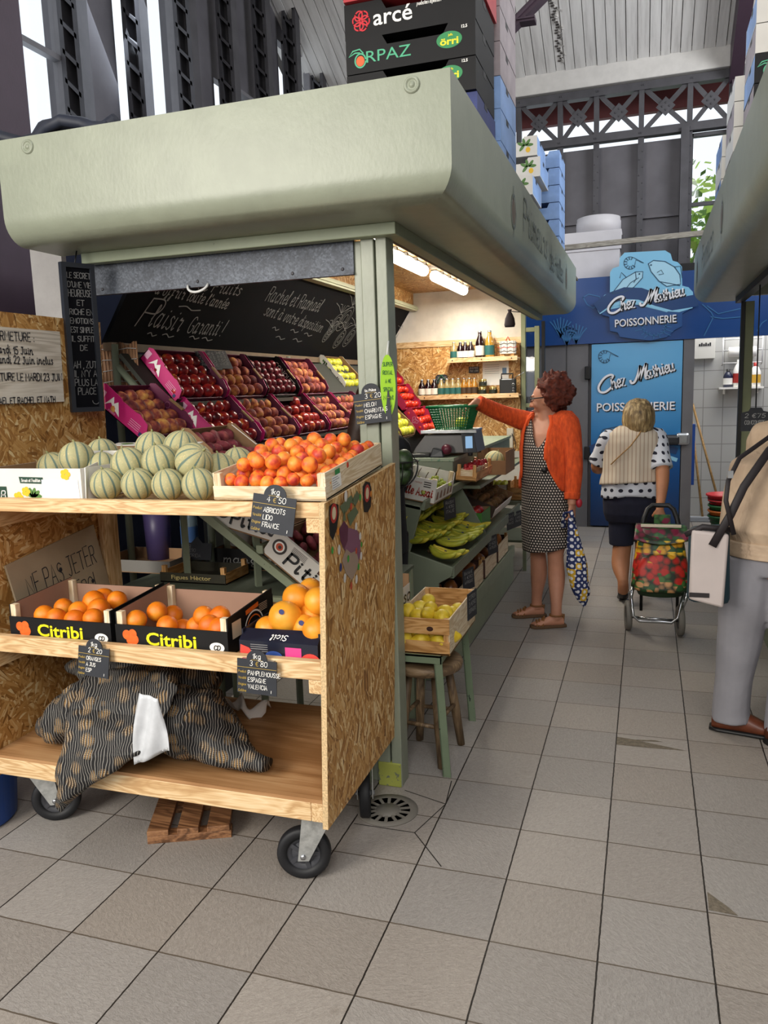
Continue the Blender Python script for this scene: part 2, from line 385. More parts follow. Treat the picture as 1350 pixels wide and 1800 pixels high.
STEEL = mat('bright_steel', '#b9bcbf', .3, .9, var=.15, vs=20); DSTEEL = mat('dark_grey_steel', '#4b4a4e', .55, .3, var=.2, vs=5)
SAGE = painted('sage_green_paint', '#8d9381', .38); SAGED = painted('worn_green_paint', '#8b957b', .45, '#5a5f4c', .7); SAGEK = painted('dull_green_paint', '#727b68', .5)
SLATE = mat('slate_board', '#23262d', .65, var=.15, vs=20); NAVYB = mat('blackboard', '#0a0b10', .85, var=.2, vs=4, spec=.12)
CARD = mat('brown_cardboard', '#8a6a4b', .85, var=.12, vs=8); BLKCARD = mat('black_printed_card', '#0e0e10', .55, var=.2, vs=10, spec=.3); WHTCARD = mat('white_printed_card', '#d9d6cf', .6, var=.06)
MAGENTA = mat('magenta_printed_card', '#b61a68', .5, var=.08); PLUMCARD = mat('plum_printed_card', '#5a1238', .6)
RUBBER = mat('black_rubber', '#121317', .6, var=.2, vs=20); GLASS = None
# ------------------------------------------------------------------ lettering
# pen strokes on a 6-high grid: strokes parted by ';', points by ' ', a leading ~ rounds the stroke
G = {'A': '0,0 2,6 4,0;.8,2 3.2,2', 'B': '0,0 0,6;~0,6 2.6,6 3.2,4.7 2.4,3.2 0,3.2;~0,3.2 2.8,3.2 3.6,1.6 2.8,0 0,0', 'C': '~4,5 2.6,6 .8,5.4 0,3 .8,.6 2.6,0 4,1', 'D': '0,0 0,6;~0,6 2.4,6 4,4.4 4,1.6 2.4,0 0,0',
'E': '3.4,6 0,6 0,0 3.4,0;0,3.1 2.7,3.1', 'F': '3.4,6 0,6 0,0;0,3.1 2.7,3.1', 'G': '~4,5 2.6,6 .8,5.4 0,3 .8,.6 2.6,0 4,.8 4,2.6;4,2.7 2.4,2.7', 'H': '0,0 0,6;4,0 4,6;0,3.1 4,3.1', 'I': '.5,0 .5,6', 'J': '~2.6,6 2.6,1.4 1.6,0 .2,.8;1,6 3.6,6',
'K': '0,0 0,6;3.6,6 0,2.6;1.2,3.6 3.8,0', 'L': '0,6 0,0 3.2,0', 'M': '0,0 .4,6 2.4,2 4.4,6 4.8,0', 'N': '0,0 0,6 4,0 4,6', 'O': '~2.2,6 .4,5 0,3 .4,1 2.2,0 4,1 4.4,3 4,5 2.2,6', 'P': '0,0 0,6;~0,6 2.8,6 3.6,4.5 2.8,3 0,3', 'Q': '~2.2,6 .4,5 0,3 .4,1 2.2,0 4,1 4.4,3 4,5 2.2,6;2.6,1.6 4.4,-.4',
'R': '0,0 0,6;~0,6 2.8,6 3.6,4.6 2.8,3.1 0,3.1;1.6,3.1 3.7,0', 'S': '~3.6,5.2 2.2,6 .6,5.4 .5,4 1.8,3.2 3.2,2.4 3.4,.9 2,0 .1,.8', 'T': '0,6 4,6;2,6 2,0', 'U': '~0,6 0,1.6 2,0 4,1.6 4,6', 'V': '0,6 2,0 4,6', 'W': '0,6 1.2,0 2.6,4 4,0 5.2,6', 'X': '0,0 4,6;0,6 4,0', 'Y': '0,6 2,3 4,6;2,3 2,0', 'Z': '0,6 3.8,6 0,0 3.8,0',
'a': '~3,3.4 1.2,4 0,2 1.2,0 3,1.2;~3,4 3,1 3.4,0 4.2,.8', 'b': '0,6 0,0;~0,2 1.6,3.8 3,2 1.6,0 0,1', 'c': '~2.8,3.2 1.4,4 0,2 1.4,0 3,.9', 'd': '~3,3 1.4,4 0,2 1.4,0 3,1.2;3,6.6 3,0', 'e': '~.2,1.8 2.6,2.4 2.4,3.8 1,3.9 0,2 1.2,0 3,.9', 'f': '~2.8,5.8 1.8,6.4 1.2,5 1,0 .6,-2 -.4,-1.6 .8,.4 2.4,1.2;0,3.6 2.4,3.6', 'g': '~3,3.4 1.2,4 0,2 1.4,.3 3,1.6;~3,4 3,-1.4 1.6,-2.4 .4,-1.4 3.4,.8', 'h': '0,6 0,0;~0,2 1.6,3.8 2.8,3 2.8,.6 3.4,0 4,.6', 'i': '~.4,3.8 .4,.8 .9,0 1.6,.7;.4,5.1 .5,5.3', 'j': '~1,3.8 1,-1.4 0,-2.2 -.6,-1.4;1,5.1 1.1,5.3',
'k': '0,6 0,0;2.6,3.8 0,1.6;1,2.4 2.8,0', 'l': '~0,2 1.2,5 1,6.2 .4,5.6 .4,1 1,0 1.8,.8', 'm': '0,4 0,0;~0,2.4 1.2,3.9 2,3 2,0;~2,2.4 3.2,3.9 4,3 4,.6 4.6,0', 'n': '0,4 0,0;~0,2.2 1.6,3.9 2.8,3 2.8,.6 3.4,0 4,.6', 'o': '~1.5,4 .3,3.2 0,2 .4,.6 1.5,0 2.7,.7 3,2 2.6,3.4 1.5,4', 'p': '0,4 0,-2.2;~0,2.4 1.6,4 3,2 1.6,0 0,1', 'q': '~3,3.4 1.4,4 0,2 1.4,0 3,1.2;3,4 3,-2.2', 'r': '~0,3.2 .6,4 .9,3.2 2.2,3.4 2,1 2.4,0 3,.6', 's': '~2.4,3.4 1.2,4 .4,3.2 1.4,2.2 2.4,1.2 1.4,0 0,.6', 't': '1,5.6 1,.8;~1,.8 1.4,0 2.4,.7;0,3.9 2.2,3.9', 'u': '~0,4 0,1 1.2,0 2.8,1.2;~2.8,4 2.8,.8 3.4,0 4,.6', 'v': '~0,4 .6,.6 1.4,0 2.6,2 2.8,4 3.6,3.6', 'w': '0,4 1,0 2,3 3,0 4,4', 'x': '0,0 3,4;0,4 3,0', 'y': '~0,4 .4,1 1.4,.4 2.8,2;~2.8,4 2.8,-1.2 1.4,-2.4 .2,-1.4', 'z': '0,4 2.8,4 0,0 2.8,0',
'0': '~1.8,6 .3,5 0,3 .3,1 1.8,0 3.3,1 3.6,3 3.3,5 1.8,6', '1': '0,4.4 1.4,6 1.4,0', '2': '~.1,4.8 1,6 2.8,5.6 3,4 1.6,2 0,0;0,0 3.4,0', '3': '~.2,5.4 1.6,6 3,5 2.4,3.5 1.2,3.2 2.8,2.6 3.2,1.2 1.8,0 0,.7', '4': '2.6,0 2.6,6 0,2 3.6,2', '5': '3.2,6 .5,6 .3,3.4;~.3,3.4 1.8,3.8 3.2,2.4 2.6,.5 1.2,0 0,.7', '6': '~2.8,5.8 1,4.6 0,2 1,.1 2.6,.4 3,2 1.8,3.3 .2,2.2', '7': '0,6 3.4,6 1.2,0', '8': '~1.7,3.2 .3,4.4 .6,5.8 1.7,6 2.8,5.8 3.1,4.4 1.7,3.2 .1,1.8 .4,.3 1.7,0 3,.3 3.3,1.8 1.7,3.2', '9': '~3,4 1.6,2.8 .2,4 .8,5.8 2.4,6 3.1,4 2.4,1 .8,0',
"'": '.4,6.2 .2,5', ',': '.5,.3 .2,-1', '.': '.2,0 .4,.2', ':': '.3,.6 .4,.8;.3,3 .4,3.2', '!': '.9,6.4 .5,1.6;.3,0 .4,.2', '-': '0,3 2,3', '~': '~0,1 .8,2.2 1.8,1.2 2.6,.4 3.6,1.8', '€': '~3.6,5.2 2.4,6 .8,5 .4,3 .8,1 2.4,0 3.6,.8;-.2,3.6 2.6,3.6;-.2,2.4 2.4,2.4', '/': '0,-.5 2.6,6.4', ')': '~0,6.4 1.2,3 0,-.6'}
for base, k, acc in (('e', 'é', '1,5 2.2,6.2'), ('e', 'è', '.8,6.2 2,5'), ('a', 'à', '.8,6.2 2,5'), ('e', 'ë', '.6,5.3 .7,5.5;2.2,5.3 2.3,5.5'), ('o', 'ô', '.5,4.9 1.5,6 2.5,4.9'), ('I', 'Î', '-.4,6.6 .5,7.4 1.4,6.6')): G[k] = G[base] + ';' + acc
def _cat(pts, n=5):
    out = []; p = [pts[0]] + pts + [pts[-1]]
    for i in range(1, len(p) - 2):
        for k in range(n):
            t = k / n; a, b, c, d = p[i - 1], p[i], p[i + 1], p[i + 2]
            out.append(tuple(.5 * (2 * b[q] + (c[q] - a[q]) * t + (2 * a[q] - 5 * b[q] + 4 * c[q] - d[q]) * t * t + (3 * b[q] - a[q] - 3 * c[q] + d[q]) * t ** 3) for q in (0, 1)))
    return out + [pts[-1]]
_GL = {}
def glyph(ch):
    if ch not in _GL:
        st = []
        for s in G.get(ch, '').split(';'):
            if not s: continue
            rd = s[0] == '~'; pts = [tuple(float(q) for q in p.split(',')) for p in s.lstrip('~').split(' ')]
            st.append(_cat(pts) if rd else pts)
        _GL[ch] = (st, max([p[0] for s in st for p in s] or [2]))
    return _GL[ch]
def ribbon(mb, pts, wd, z=0., M=None, mi=0, taper=None):
    pts = [V((p[0], p[1], 0)) for p in pts]; n = len(pts)
    if n < 2: return
    vs = []
    for i, p in enumerate(pts):
        t = pts[min(i + 1, n - 1)] - pts[max(i - 1, 0)]; t = t.normalized() if t.length > 1e-9 else V((1, 0, 0))
        q = V((-t.y, t.x, 0)); h = wd / 2 * (taper(i / (n - 1)) if taper else 1)
        ext = t * (wd * .35) * (-1 if i == 0 else 1 if i == n - 1 else 0)
        vs += [p + q * h + ext + V((0, 0, z)), p - q * h + ext + V((0, 0, z))]
    mb.add(vs, [(2 * i, 2 * i + 1, 2 * i + 3, 2 * i + 2) for i in range(n - 1)], False, mi, M)
def pen(mb, txt, M, h, wd=None, slant=0., gap=1.3, jit=0., z=.0015, wide=1., mi=0, center=False, fit=None):
    """handwriting: baseline at the origin of M, along its x"""
    s = h / 6; wd = wd or h * .09; x = 0; rnd = random.Random(hash(txt) % 1000 if 0 else sum(map(ord, txt)))
    W = sum((glyph(c)[1] + gap) if c != ' ' else 2.6 for c in txt) - gap
    k = s * wide
    if fit: k = fit / W
    x0 = -W * k / 2 if center else 0
    for c in txt:
        if c == ' ': x += 2.6; continue
        st, gw = glyph(c); dy = rnd.uniform(-jit, jit); sc = 1 + rnd.uniform(-jit, jit) * .15
        for pl in st: ribbon(mb, [(x0 + (x + p[0] * sc + slant * p[1]) * k, (p[1] * sc + dy) * s) for p in pl], wd, z, M, mi)
        x += gw * sc + gap
    return W * k
_FT = {}
def type_mesh(txt, bold=0., sp=1.):
    key = (txt, bold, sp)
    if key not in _FT:
        c = bpy.data.curves.new('lettering', 'FONT'); c.body = txt; c.size = 1; c.offset = bold; c.space_character = sp; c.resolution_u = 3
        o = bpy.data.objects.new('lettering', c); COL.objects.link(o); dg = bpy.context.evaluated_depsgraph_get()
        me = o.evaluated_get(dg).to_mesh(); vs = [v.co.copy() for v in me.vertices]; fs = [tuple(p.vertices) for p in me.polygons]
        o.evaluated_get(dg).to_mesh_clear(); bpy.data.objects.remove(o); bpy.data.curves.remove(c)
        x0, x1 = min(v.x for v in vs), max(v.x for v in vs); y1 = max(v.y for v in vs)
        _FT[key] = ([v - V((x0, 0, 0)) for v in vs], fs, x1 - x0, y1)
    return _FT[key]
def typ(mb, txt, M, h, bold=0., sp=1., wfit=None, center=False, z=.0015, slant=0., mi=0):
    """set type: letters h tall (cap height), baseline at the origin of M"""
    vs, fs, W, H = type_mesh(txt, bold, sp); cap = type_mesh('H', bold)[3]; sy = h / cap; sx = wfit / W if wfit else sy
    x0 = -W * sx / 2 if center else 0
    mb.add([(x0 + v.x * sx + slant * v.y * sy, v.y * sy, z) for v in vs], fs, False, mi, M); return W * sx
def disc(mb, M, cx, cy, rx, ry=None, z=.001, n=24, mi=0, rot=0.):
    ry = ry or rx; c, s = math.cos(rot), math.sin(rot)
    pts = [(rx * math.cos(2 * PI * k / n), ry * math.sin(2 * PI * k / n)) for k in range(n)]
    mb.add([(cx + a * c - b * s, cy + a * s + b * c, z) for a, b in pts], [tuple(range(n))], False, mi, M)
def loop(mb, M, pts, wd, z=.001, closed=True, mi=0): ribbon(mb, list(pts) + ([pts[0]] if closed else []), wd, z, M, mi)
def patch(mb, M, pts, z=.001, mi=0): mb.add([(x, y, z) for x, y in pts], [tuple(range(len(pts)))], False, mi, M)
def ell(cx, cy, rx, ry, n=20, rot=0., a0=0., a1=2 * PI):
    c, s = math.cos(rot), math.sin(rot); out = []
    for k in range(n):
        a = a0 + (a1 - a0) * k / (n - (0 if abs(a1 - a0 - 2 * PI) < 1e-6 else 1)); x, y = rx * math.cos(a), ry * math.sin(a); out.append((cx + x * c - y * s, cy + x * s + y * c))
    return out
# ------------------------------------------------------------------ the market hall
XL, YB = -4.1, 10.5
FLOORM = floor_mat()
struct(MB().box(-7, 6, -7, 16, -.12, 0), 'floor', FLOORM)
WP0 = plaster('pale_hall_plaster', '#cfccc6')
PLUM = painted('dark_plum_steel_paint', '#40303c', .45); WALLG = mat('grey_steel_wall_panel', '#5f5d62', .55, .1, var=.18, vs=3.)
def glass_mat():
    t = NT('window_glass'); tr = t.n('BsdfTransparent'); gl = t.n('BsdfGlossy', i_Roughness=.03); mx = t.n('MixShader', i_0=.05)
    t.put(mx.inputs[1], tr); t.put(mx.inputs[2], gl); t.t.links.new(mx.outputs[0], t.t.nodes['Material Output'].inputs[0]); return t.m
GLASS = glass_mat()
FRAMEW = painted('weathered_window_frame', '#77767a', .6)
# --- left wall: solid base, lattice columns, panels and windows between them
struct(MB().box(XL - .25, XL, -1, YB, 0, 3.35), 'wall_left', mat('deep_blue_grey_wall', '#2c3550', .8, var=.2, vs=2))
YC = [4.465 + .789 * i for i in range(9)]
def lattice_column(y):
    m = MB(); z0, z1 = 3.35, 7.5
    for dx in (0, .13): m.box(XL + dx - .02, XL + dx + .02, y - .06, y + .06, z0, z1)
    m.box(XL + .01, XL + .13, y + .05, y + .06, z0, z1)
    z = z0
    while z < z1 - .3:
        v = [(XL + .0, y - .06, z + .13), (XL + .13, y - .06, z), (XL + .13, y + .05, z), (XL + .0, y + .05, z + .13)]
        m.hexa(v + [(a, b, c + .035) for a, b, c in v]); z += .2
    struct(m, 'lattice_column', DSTEEL)
for i, y in enumerate(YC):
    if i: lattice_column(y)
struct(MB().box(XL - .1, XL + .42, 3.9, 4.2, 0, 8).box(XL + .42, XL + .45, 3.84, 4.26, 0, 8), 'pillar_left', PLUM)
nwin = [0]
def side_window(y0, y1, z0, z1, mull=()):
    nwin[0] += 1
    w0 = bpy.data.objects.new('window_%d' % nwin[0], None); COL.objects.link(w0); w0.location = (XL, (y0 + y1) / 2, z0); w0['kind'] = 'structure'
    f = MB(); t = .035
    f.box(XL - .1, XL - .02, y0, y0 + t, z0, z1).box(XL - .1, XL - .02, y1 - t, y1, z0, z1).box(XL - .1, XL - .02, y0, y1, z0, z0 + t).box(XL - .1, XL - .02, y0, y1, z1 - t, z1)
    for z in mull: f.box(XL - .09, XL - .03, y0, y1, z - .02, z + .02)
    f.build('window_frame', FRAMEW, w0, world=True); MB().box(XL - .065, XL - .058, y0 + t, y1 - t, z0 + t, z1 - t).build('pane', GLASS, w0, world=True)
pan = MB()
def panel(y0, y1, z0, z1): pan.box(XL - .2, XL - .12, y0, y1, z0, z1)
side_window(YC[0] - .2, YC[1] - .02, 3.35, 7.4, (4.05,))
panel(YC[1], YC[2] - .035, 3.35, 7.5)
side_window(YC[2] + .06, YC[3] - .02, 3.35, 5.65); panel(YC[2], YC[3], 5.65, 7.5)
panel(YC[3], YC[4], 3.35, 7.5)
side_window(YC[4] + .06, YC[5] - .06, 3.35, 4.75); panel(YC[4], YC[5], 4.75, 7.5)
panel(YC[5], YC[6], 3.35, 7.5); panel(YC[6], YC[7], 5.7, 7.5); side_window(YC[6] + .06, YC[7] - .06, 3.35, 5.7)
panel(YC[7], YB + .2, 3.35, 4.9)
side_window(YC[7] + .06, YB - .15, 4.9, 6.2)
struct(pan, 'wall_panel', WALLG)
tr = MB()   # lattice girder above the last bays of the left wall
for i in range(5, 8):
    y0, y1 = YC[i], YC[i] + .77
    for a, b in (((y0, 6.15), (y1, 6.75)), ((y0, 6.75), (y1, 6.15))): tr.tube([(XL + .36, a[0], a[1]), (XL + .36, b[0], b[1])], .028, 4)
tr.box(XL + .3, XL + .42, YC[5], YB, 6.08, 6.16).box(XL + .3, XL + .42, YC[5], YB, 6.74, 6.82)
struct(tr, 'girder_beam', DSTEEL)
# --- corner pillar and back wall
m = MB().box(XL - .1, XL + .05, YB - .3, YB + .1, 0, 8).box(XL + .05, XL + .2, YB - .1, YB - .06, 0, 8).box(XL + .2, XL + .36, YB - .3, YB + .1, 0, 8)
for k in range(30):
    for dx in (.02, .28): m.ball((XL + dx, YB - .3, 3.2 + k * .14), .018, .012, .018, 8, 5)
struct(m, 'pillar_corner', PLUM)
VX = [-3.6, -3.08, -2.57, -2.07, -1.57, -1.065, -.635, -.118, .421, .87]
ZB, ZT = 4.49, 5.02
bp = MB()
for i in range(len(VX) - 1):
    if i == 8: continue
    bp.box(VX[i], VX[i + 1], YB + .1, YB + .14, 0, 4.42)
    bp.box(VX[i] + .03, VX[i + 1] - .03, YB + .05, YB + .1, 3.58 - .05 * (i % 2), 3.61 - .05 * (i % 2))
bp.box(.42, .87, YB + .1, YB + .14, 0, 2.7).box(.87, 4.5, YB + .1, YB + .14, 0, 5.0)
struct(bp, 'wall_back', WALLG)
for x in VX[:-1]:
    c = MB().box(x - .035, x + .035, YB - .02, YB, 0, ZB).box(x - .008, x + .008, YB, YB + .12, 0, ZB)
    for k in range(24): c.ball((x + (.02 if k % 2 else -.02), YB - .02, 2.4 + k * .09), .009, .007, .009, 6, 4)
    struct(c, 'wall_column', DSTEEL)
struct(MB().box(.33, .42, YB - .1, YB + .1, 0, ZB), 'wall_column', DSTEEL)
w0 = bpy.data.objects.new('window_back', None); COL.objects.link(w0); w0.location = (.65, YB, 2.7); w0['kind'] = 'structure'
f = MB().box(.43, .47, YB + .04, YB + .12, 2.7, 4.44).box(.84, .88, YB + .04, YB + .12, 2.7, 4.44).box(.43, .88, YB + .04, YB + .12, 4.4, 4.44).box(.43, .88, YB + .05, YB + .11, 3.62, 3.66).box(.43, .88, YB + .05, YB + .11, 2.7, 2.76)
f.build('window_frame', DSTEEL, w0, world=True); MB().box(.47, .84, YB + .075, YB + .082, 2.76, 4.4).build('pane', GLASS, w0, world=True)
tr = MB().box(-3.7, 1.0, YB - .06, YB + .06, ZT - .05, ZT + .04).box(-3.7, 1.0, YB - .06, YB + .06, ZB - .04, ZB + .05)
for i in range(len(VX)):
    x = VX[i]; tr.box(x - .03, x + .03, YB - .05, YB + .03, ZB, ZT)
    if i < len(VX) - 1:
        x1 = VX[i + 1]; cx, cz = (x + x1) / 2, (ZB + ZT) / 2
        for a, b in (((x, ZB), (x1, ZT)), ((x, ZT), (x1, ZB))):
            d = V((b[0] - a[0], 0, b[1] - a[1])).normalized(); q = V((-d.z, 0, d.x)) * .026; p0, p1 = V((a[0], YB - .03, a[1])), V((b[0], YB - .03, b[1]))
            tr.hexa([p0 - q, p1 - q, p1 - q + V((0, .02, 0)), p0 - q + V((0, .02, 0)), p0 + q, p1 + q, p1 + q + V((0, .02, 0)), p0 + q + V((0, .02, 0))])
        M = Matrix.Translation((cx, YB - .045, cz)) @ Matrix.Rotation(PI / 4, 4, 'Y'); tr.box(-.075, .075, -.008, .008, -.075, .075, M)
        for dx, dz in ((.04, 0), (-.04, 0), (0, .04), (0, -.04)): tr.ball((cx + dx, YB - .056, cz + dz), .012, .008, .012, 6, 4)
    for dz in (-.0, .02): tr.ball((x + dz, YB - .06, ZT), .012, .008, .012, 6, 4); tr.ball((x - dz, YB - .06, ZB), .012, .008, .012, 6, 4)
struct(tr, 'truss_beam', DSTEEL)
struct(MB().box(-4.2, 4.5, YB - .12, YB + .1, 5.07, 5.37), 'eave_beam', painted('white_eave_paint', '#c9c6c1', .7, '#8e877f', .72), bevel=.01)
struct(MB().box(-4.5, 4.5, YB + .9, YB + 1.0, 5.0, 5.35).box(-4.5, 4.5, YB + .55, YB + .9, 5.28, 5.35), 'exterior_eave_trim', mat('dark_red_fascia', '#6b3434', .7))
# --- roof: boards running up from the eave
sl = .55; RB = boards_mat(); y0 = YB - .1
gap = mat('dark_board_gap', '#4b4744', .9)
x = -4.4; k = 0; rb = MB()
while x < 4.6:
    wv = .118 + .012 * math.sin(k * 5.1); dz = .006 * math.sin(k * 2.3)
    rb.hexa([(x, y0, 5.28 + dz), (x + wv - .008, y0, 5.28 + dz), (x + wv - .008, 1.0, 5.28 + dz + sl * (y0 - 1)), (x, 1.0, 5.28 + dz + sl * (y0 - 1)),
             (x, y0, 5.31), (x + wv - .008, y0, 5.31), (x + wv - .008, 1.0, 5.31 + sl * (y0 - 1)), (x, 1.0, 5.31 + sl * (y0 - 1))]); x += wv; k += 1
rb.hexa([(-4.5, y0, 5.33), (4.6, y0, 5.33), (4.6, 1, 5.33 + sl * (y0 - 1)), (-4.5, 1, 5.33 + sl * (y0 - 1)), (-4.5, y0, 5.38), (4.6, y0, 5.38), (4.6, 1, 5.38 + sl * (y0 - 1)), (-4.5, 1, 5.38 + sl * (y0 - 1))], mi=1)
struct(rb, 'ceiling', [RB, gap])
def roofz(y): return 5.28 + sl * (y0 - y)
pe = MB(); rnd = random.Random(3)      # paint peeling off along one board joint
for k in range(26):
    y = 10.25 - k * .03; xx = -1.03 + rnd.uniform(-.03, .03) - (0 if k < 4 else .02); z = roofz(y) - .004; s_ = rnd.uniform(.02, .06)
    pe.add([(xx, y, z), (xx + s_, y + .01, z - rnd.uniform(.01, .04)), (xx + s_, y + .04, z - rnd.uniform(.01, .04)), (xx, y + .04, z)], [(0, 1, 2, 3)])
    pe.box(xx - .025, xx + .012, y, y + .03, z - .003, z + .01, None, 1)
struct(pe, 'ceiling_peeling_paint', [mat('curled_white_paint', '#cfccc8', .8), gap])
m = MB()
for xx in (.9,):
    m.hexa([(xx - .07, y0 + .05, 4.9), (xx + .07, y0 + .05, 4.9), (xx + .07, 1, roofz(1) - .35), (xx - .07, 1, roofz(1) - .35), (xx - .07, y0 + .05, 5.3), (xx + .07, y0 + .05, 5.3), (xx + .07, 1, roofz(1)), (xx - .07, 1, roofz(1))])
m.box(.86, .98, YB - .1, YB + .1, 0, 5.1)
struct(m, 'rafter_beam', PLUM)
a, b = P('y', 7.6, 850, 92), P('y', 7.6, 968, -28); c, d = P('y', 7.6, 858, 28), P('y', 7.6, 905, -25); e, g = P('y', 7.6, 875, 40), P('y', 7.6, 940, 30)
m = MB()
for p, q, wd in ((a, b, .038), (c, d, .034), (e, g, .02)):
    dr = (q - p).normalized()
    if wd > .03: q = q + dr * ((roofz(7.6) - q.z) / dr.z); p = p - dr * 1.6
    n = V((-dr.z, 0, dr.x)) * wd; yv = V((0, .12, 0))
    m.hexa([p - n, q - n, q - n + yv, p - n + yv, p + n, q + n, q + n + yv, p + n + yv]); m.hexa([p - n * .25 - yv * .2, q - n * .25 - yv * .2, q - n * .25, p - n * .25, p + n * .25 - yv * .2, q + n * .25 - yv * .2, q + n * .25, p + n * .25])
struct(m, 'brace_beam', PLUM)
struct(MB().box(4.4, 4.6, -4.6, 16, 0, 11), 'added_wall_right', WALLG)  # unseen wall, added to control the light from the right
struct(MB().box(-2.6, 4.6, -4.7, -4.5, 0, 11).box(-7, -2.6, -4.7, -4.5, 4.6, 11), 'added_wall_front', WP0)  # unseen wall added behind the camera to limit the sky fill
struct(MB().box(-7, 4.6, -4.7, 1.05, 10.3, 10.5), 'added_ceiling_front', WP0)  # unseen slab added over the near end to limit the sky fill
struct(MB().box(XL - .2, XL, -1, 4.2, 3.35, 11).box(XL - .2, XL, -4.6, -1, 4.6, 11).box(XL - .2, XL, 4.2, 11, 7.4, 10.5), 'added_wall_left_upper', WP0)  # unseen upper wall, added to close off high light from the left
# tree outside the back window
t = thing('tree', 'leafy green tree outside the window beyond the fishmonger', 'tree', (1.2, 15.5, 0))
m = MB(); rnd = random.Random(5)
for k in range(2600):
    c = V((rnd.gauss(0, .9), rnd.gauss(0, .6), 3.4 + rnd.gauss(0, 1.0)))
    if c.z > 5.2: continue
    u = V((rnd.uniform(-1, 1), rnd.uniform(-1, 1), rnd.uniform(-1, 1))).normalized(); q = u.orthogonal().normalized() * rnd.uniform(.05, .09); u *= rnd.uniform(.07, .13)
    m.add([c - u, c + q, c + u, c - q], [(0, 1, 2, 3)], False, rnd.choice((0, 0, 1)))
m.build('foliage', [mat('bright_leaf', '#b4d850', .6, sub=.0), mat('mid_green_leaf', '#6f9a3c', .6)], t)
MB().tube([(0, 0, 0), (.05, 0, 1.5), (0, .05, 3.2), (.2, 0, 4.2)], [.16, .13, .1, .04], 8).build('trunk', mat('tree_bark', '#54473a', .9), t)
# ------------------------------------------------------------------ the greengrocer's stall: canopy, posts, shell
XC, YF, XE, YE, ZTOP, ZBOT = -.575, 2.475, -2.28, 6.95, 2.515, 2.15
def canopy_profile():
    r = .095; p = [(0, ZTOP)]
    p += [(-r + r * math.cos(a), ZBOT + r - r * math.sin(a)) for a in [PI / 2 * k / 8 for k in range(9)]]
    return p + [(-.30, ZBOT), (-.30, ZBOT + .03), (-.10, ZBOT + .03), (-.04, ZBOT + .1), (-.04, ZTOP)]
def canopy(name, label, path_fn, ends, mirror=1):
    """profile swept along the L of the stall front and its aisle side; path_fn gives the plan point for an offset"""
    pr = canopy_profile(); m = MB(); n = len(pr)
    st = [[V((*path_fn(k, d), z)) for d, z in pr] for k in range(ends)]
    for k in range(ends - 1):
        v = st[k] + st[k + 1]
        for i in range(n):
            j = (i + 1) % n; q = [st[k][i], st[k + 1][i], st[k + 1][j], st[k][j]]
            m.add(q, [(0, 1, 2, 3)], 0 < i < 9)
    for k in (0, ends - 1): m.add(st[k], [tuple(range(n))])
    return m
def pathL(k, d): return ((XE, YF - d), (XC + d, YF - d), (XC + d, YE))[k]
cano = thing('stall_canopy', 'sage green rounded canopy over the fruit stall', 'canopy', ((XE + XC) / 2, 3.2, ZBOT))
o = canopy('canopy', '', pathL, 3).build('fascia_shell', SAGE, cano, world=True, recalc=True)
m = MB()
for px, py in ((724, 149), (49, 258)):
    c = P('y', YF, px, py); M = frame(c, (1, 0, 0), (0, 0, 1)); m = MB(); m.lathe([(.0, .006), (.008, .006), (.009, .002), (.016, .002), (.018, .007), (.024, .006), (.026, 0)], 20, M); m.build('screw_cap', SAGE, cano, world=True)
# fascia frame under the canopy and the lettering on its aisle side
XFR, YFR = -.845, 2.75
MB().box(-2.17, XFR, YFR, YFR + .05, 2.108, ZBOT).box(XFR - .05, XFR, YFR + .0505, 6.9, 2.108, ZBOT).build('lower_frame', SAGED, cano, bevel=.003, world=True)
MB().box(-.93, -.90, 2.9, 6.9, 2.12, 2.2).build('shutter_slot', BLACK, cano, world=True)
MB().box(-.97, -.935, 2.9, 7.3, 2.16, 2.47).build('inner_board', mat('brown_plank', '#7c6450', .7, var=.15), cano, world=True)
Ms = frame((XC, 0, 0), (0, 1, 0), (0, 0, 1))
lm = MB(); GREYP = mat('grey_green_print', '#6c7470', .6)
def leaf_mark(y, z, h):
    loop(lm, Ms, ell(y, z, h * .42, h * .5, 20), .012, .003); ribbon(lm, [(y, z - h * .75), (y, z + h * .75)], .012, .003, Ms)
    disc(lm, Ms, y, z, h * .3, h * .42, .002, 18, 1)
leaf_mark(3.66, 2.33, .14); leaf_mark(6.1, 2.33, .14)
pen(lm, 'Primeurs', frame((XC, 3.95, 2.3), (0, 1, 0), (0, 0, 1)), .15, .013, .15, z=.003, fit=.95)
pen(lm, 'des Halles', frame((XC, 5.05, 2.27), (0, 1, 0), (0, 0, 1)), .13, .012, .15, z=.003, fit=.8)
lm.build('lettering', [GREYP, mat('dull_brown_print', '#6d5a4a', .6)], cano, world=True)
# roof of the stall
struct(MB().box(XE + .1, -.62, YF + .05, 7.7, 2.505, 2.525), 'roof_slab', mat('bare_roof_board', '#6f675c', .9, var=.2))
struct(MB().box(-2.3, -.97, 2.95, 7.6, 2.485, 2.503), 'ceiling_stall', osb('z', .8))
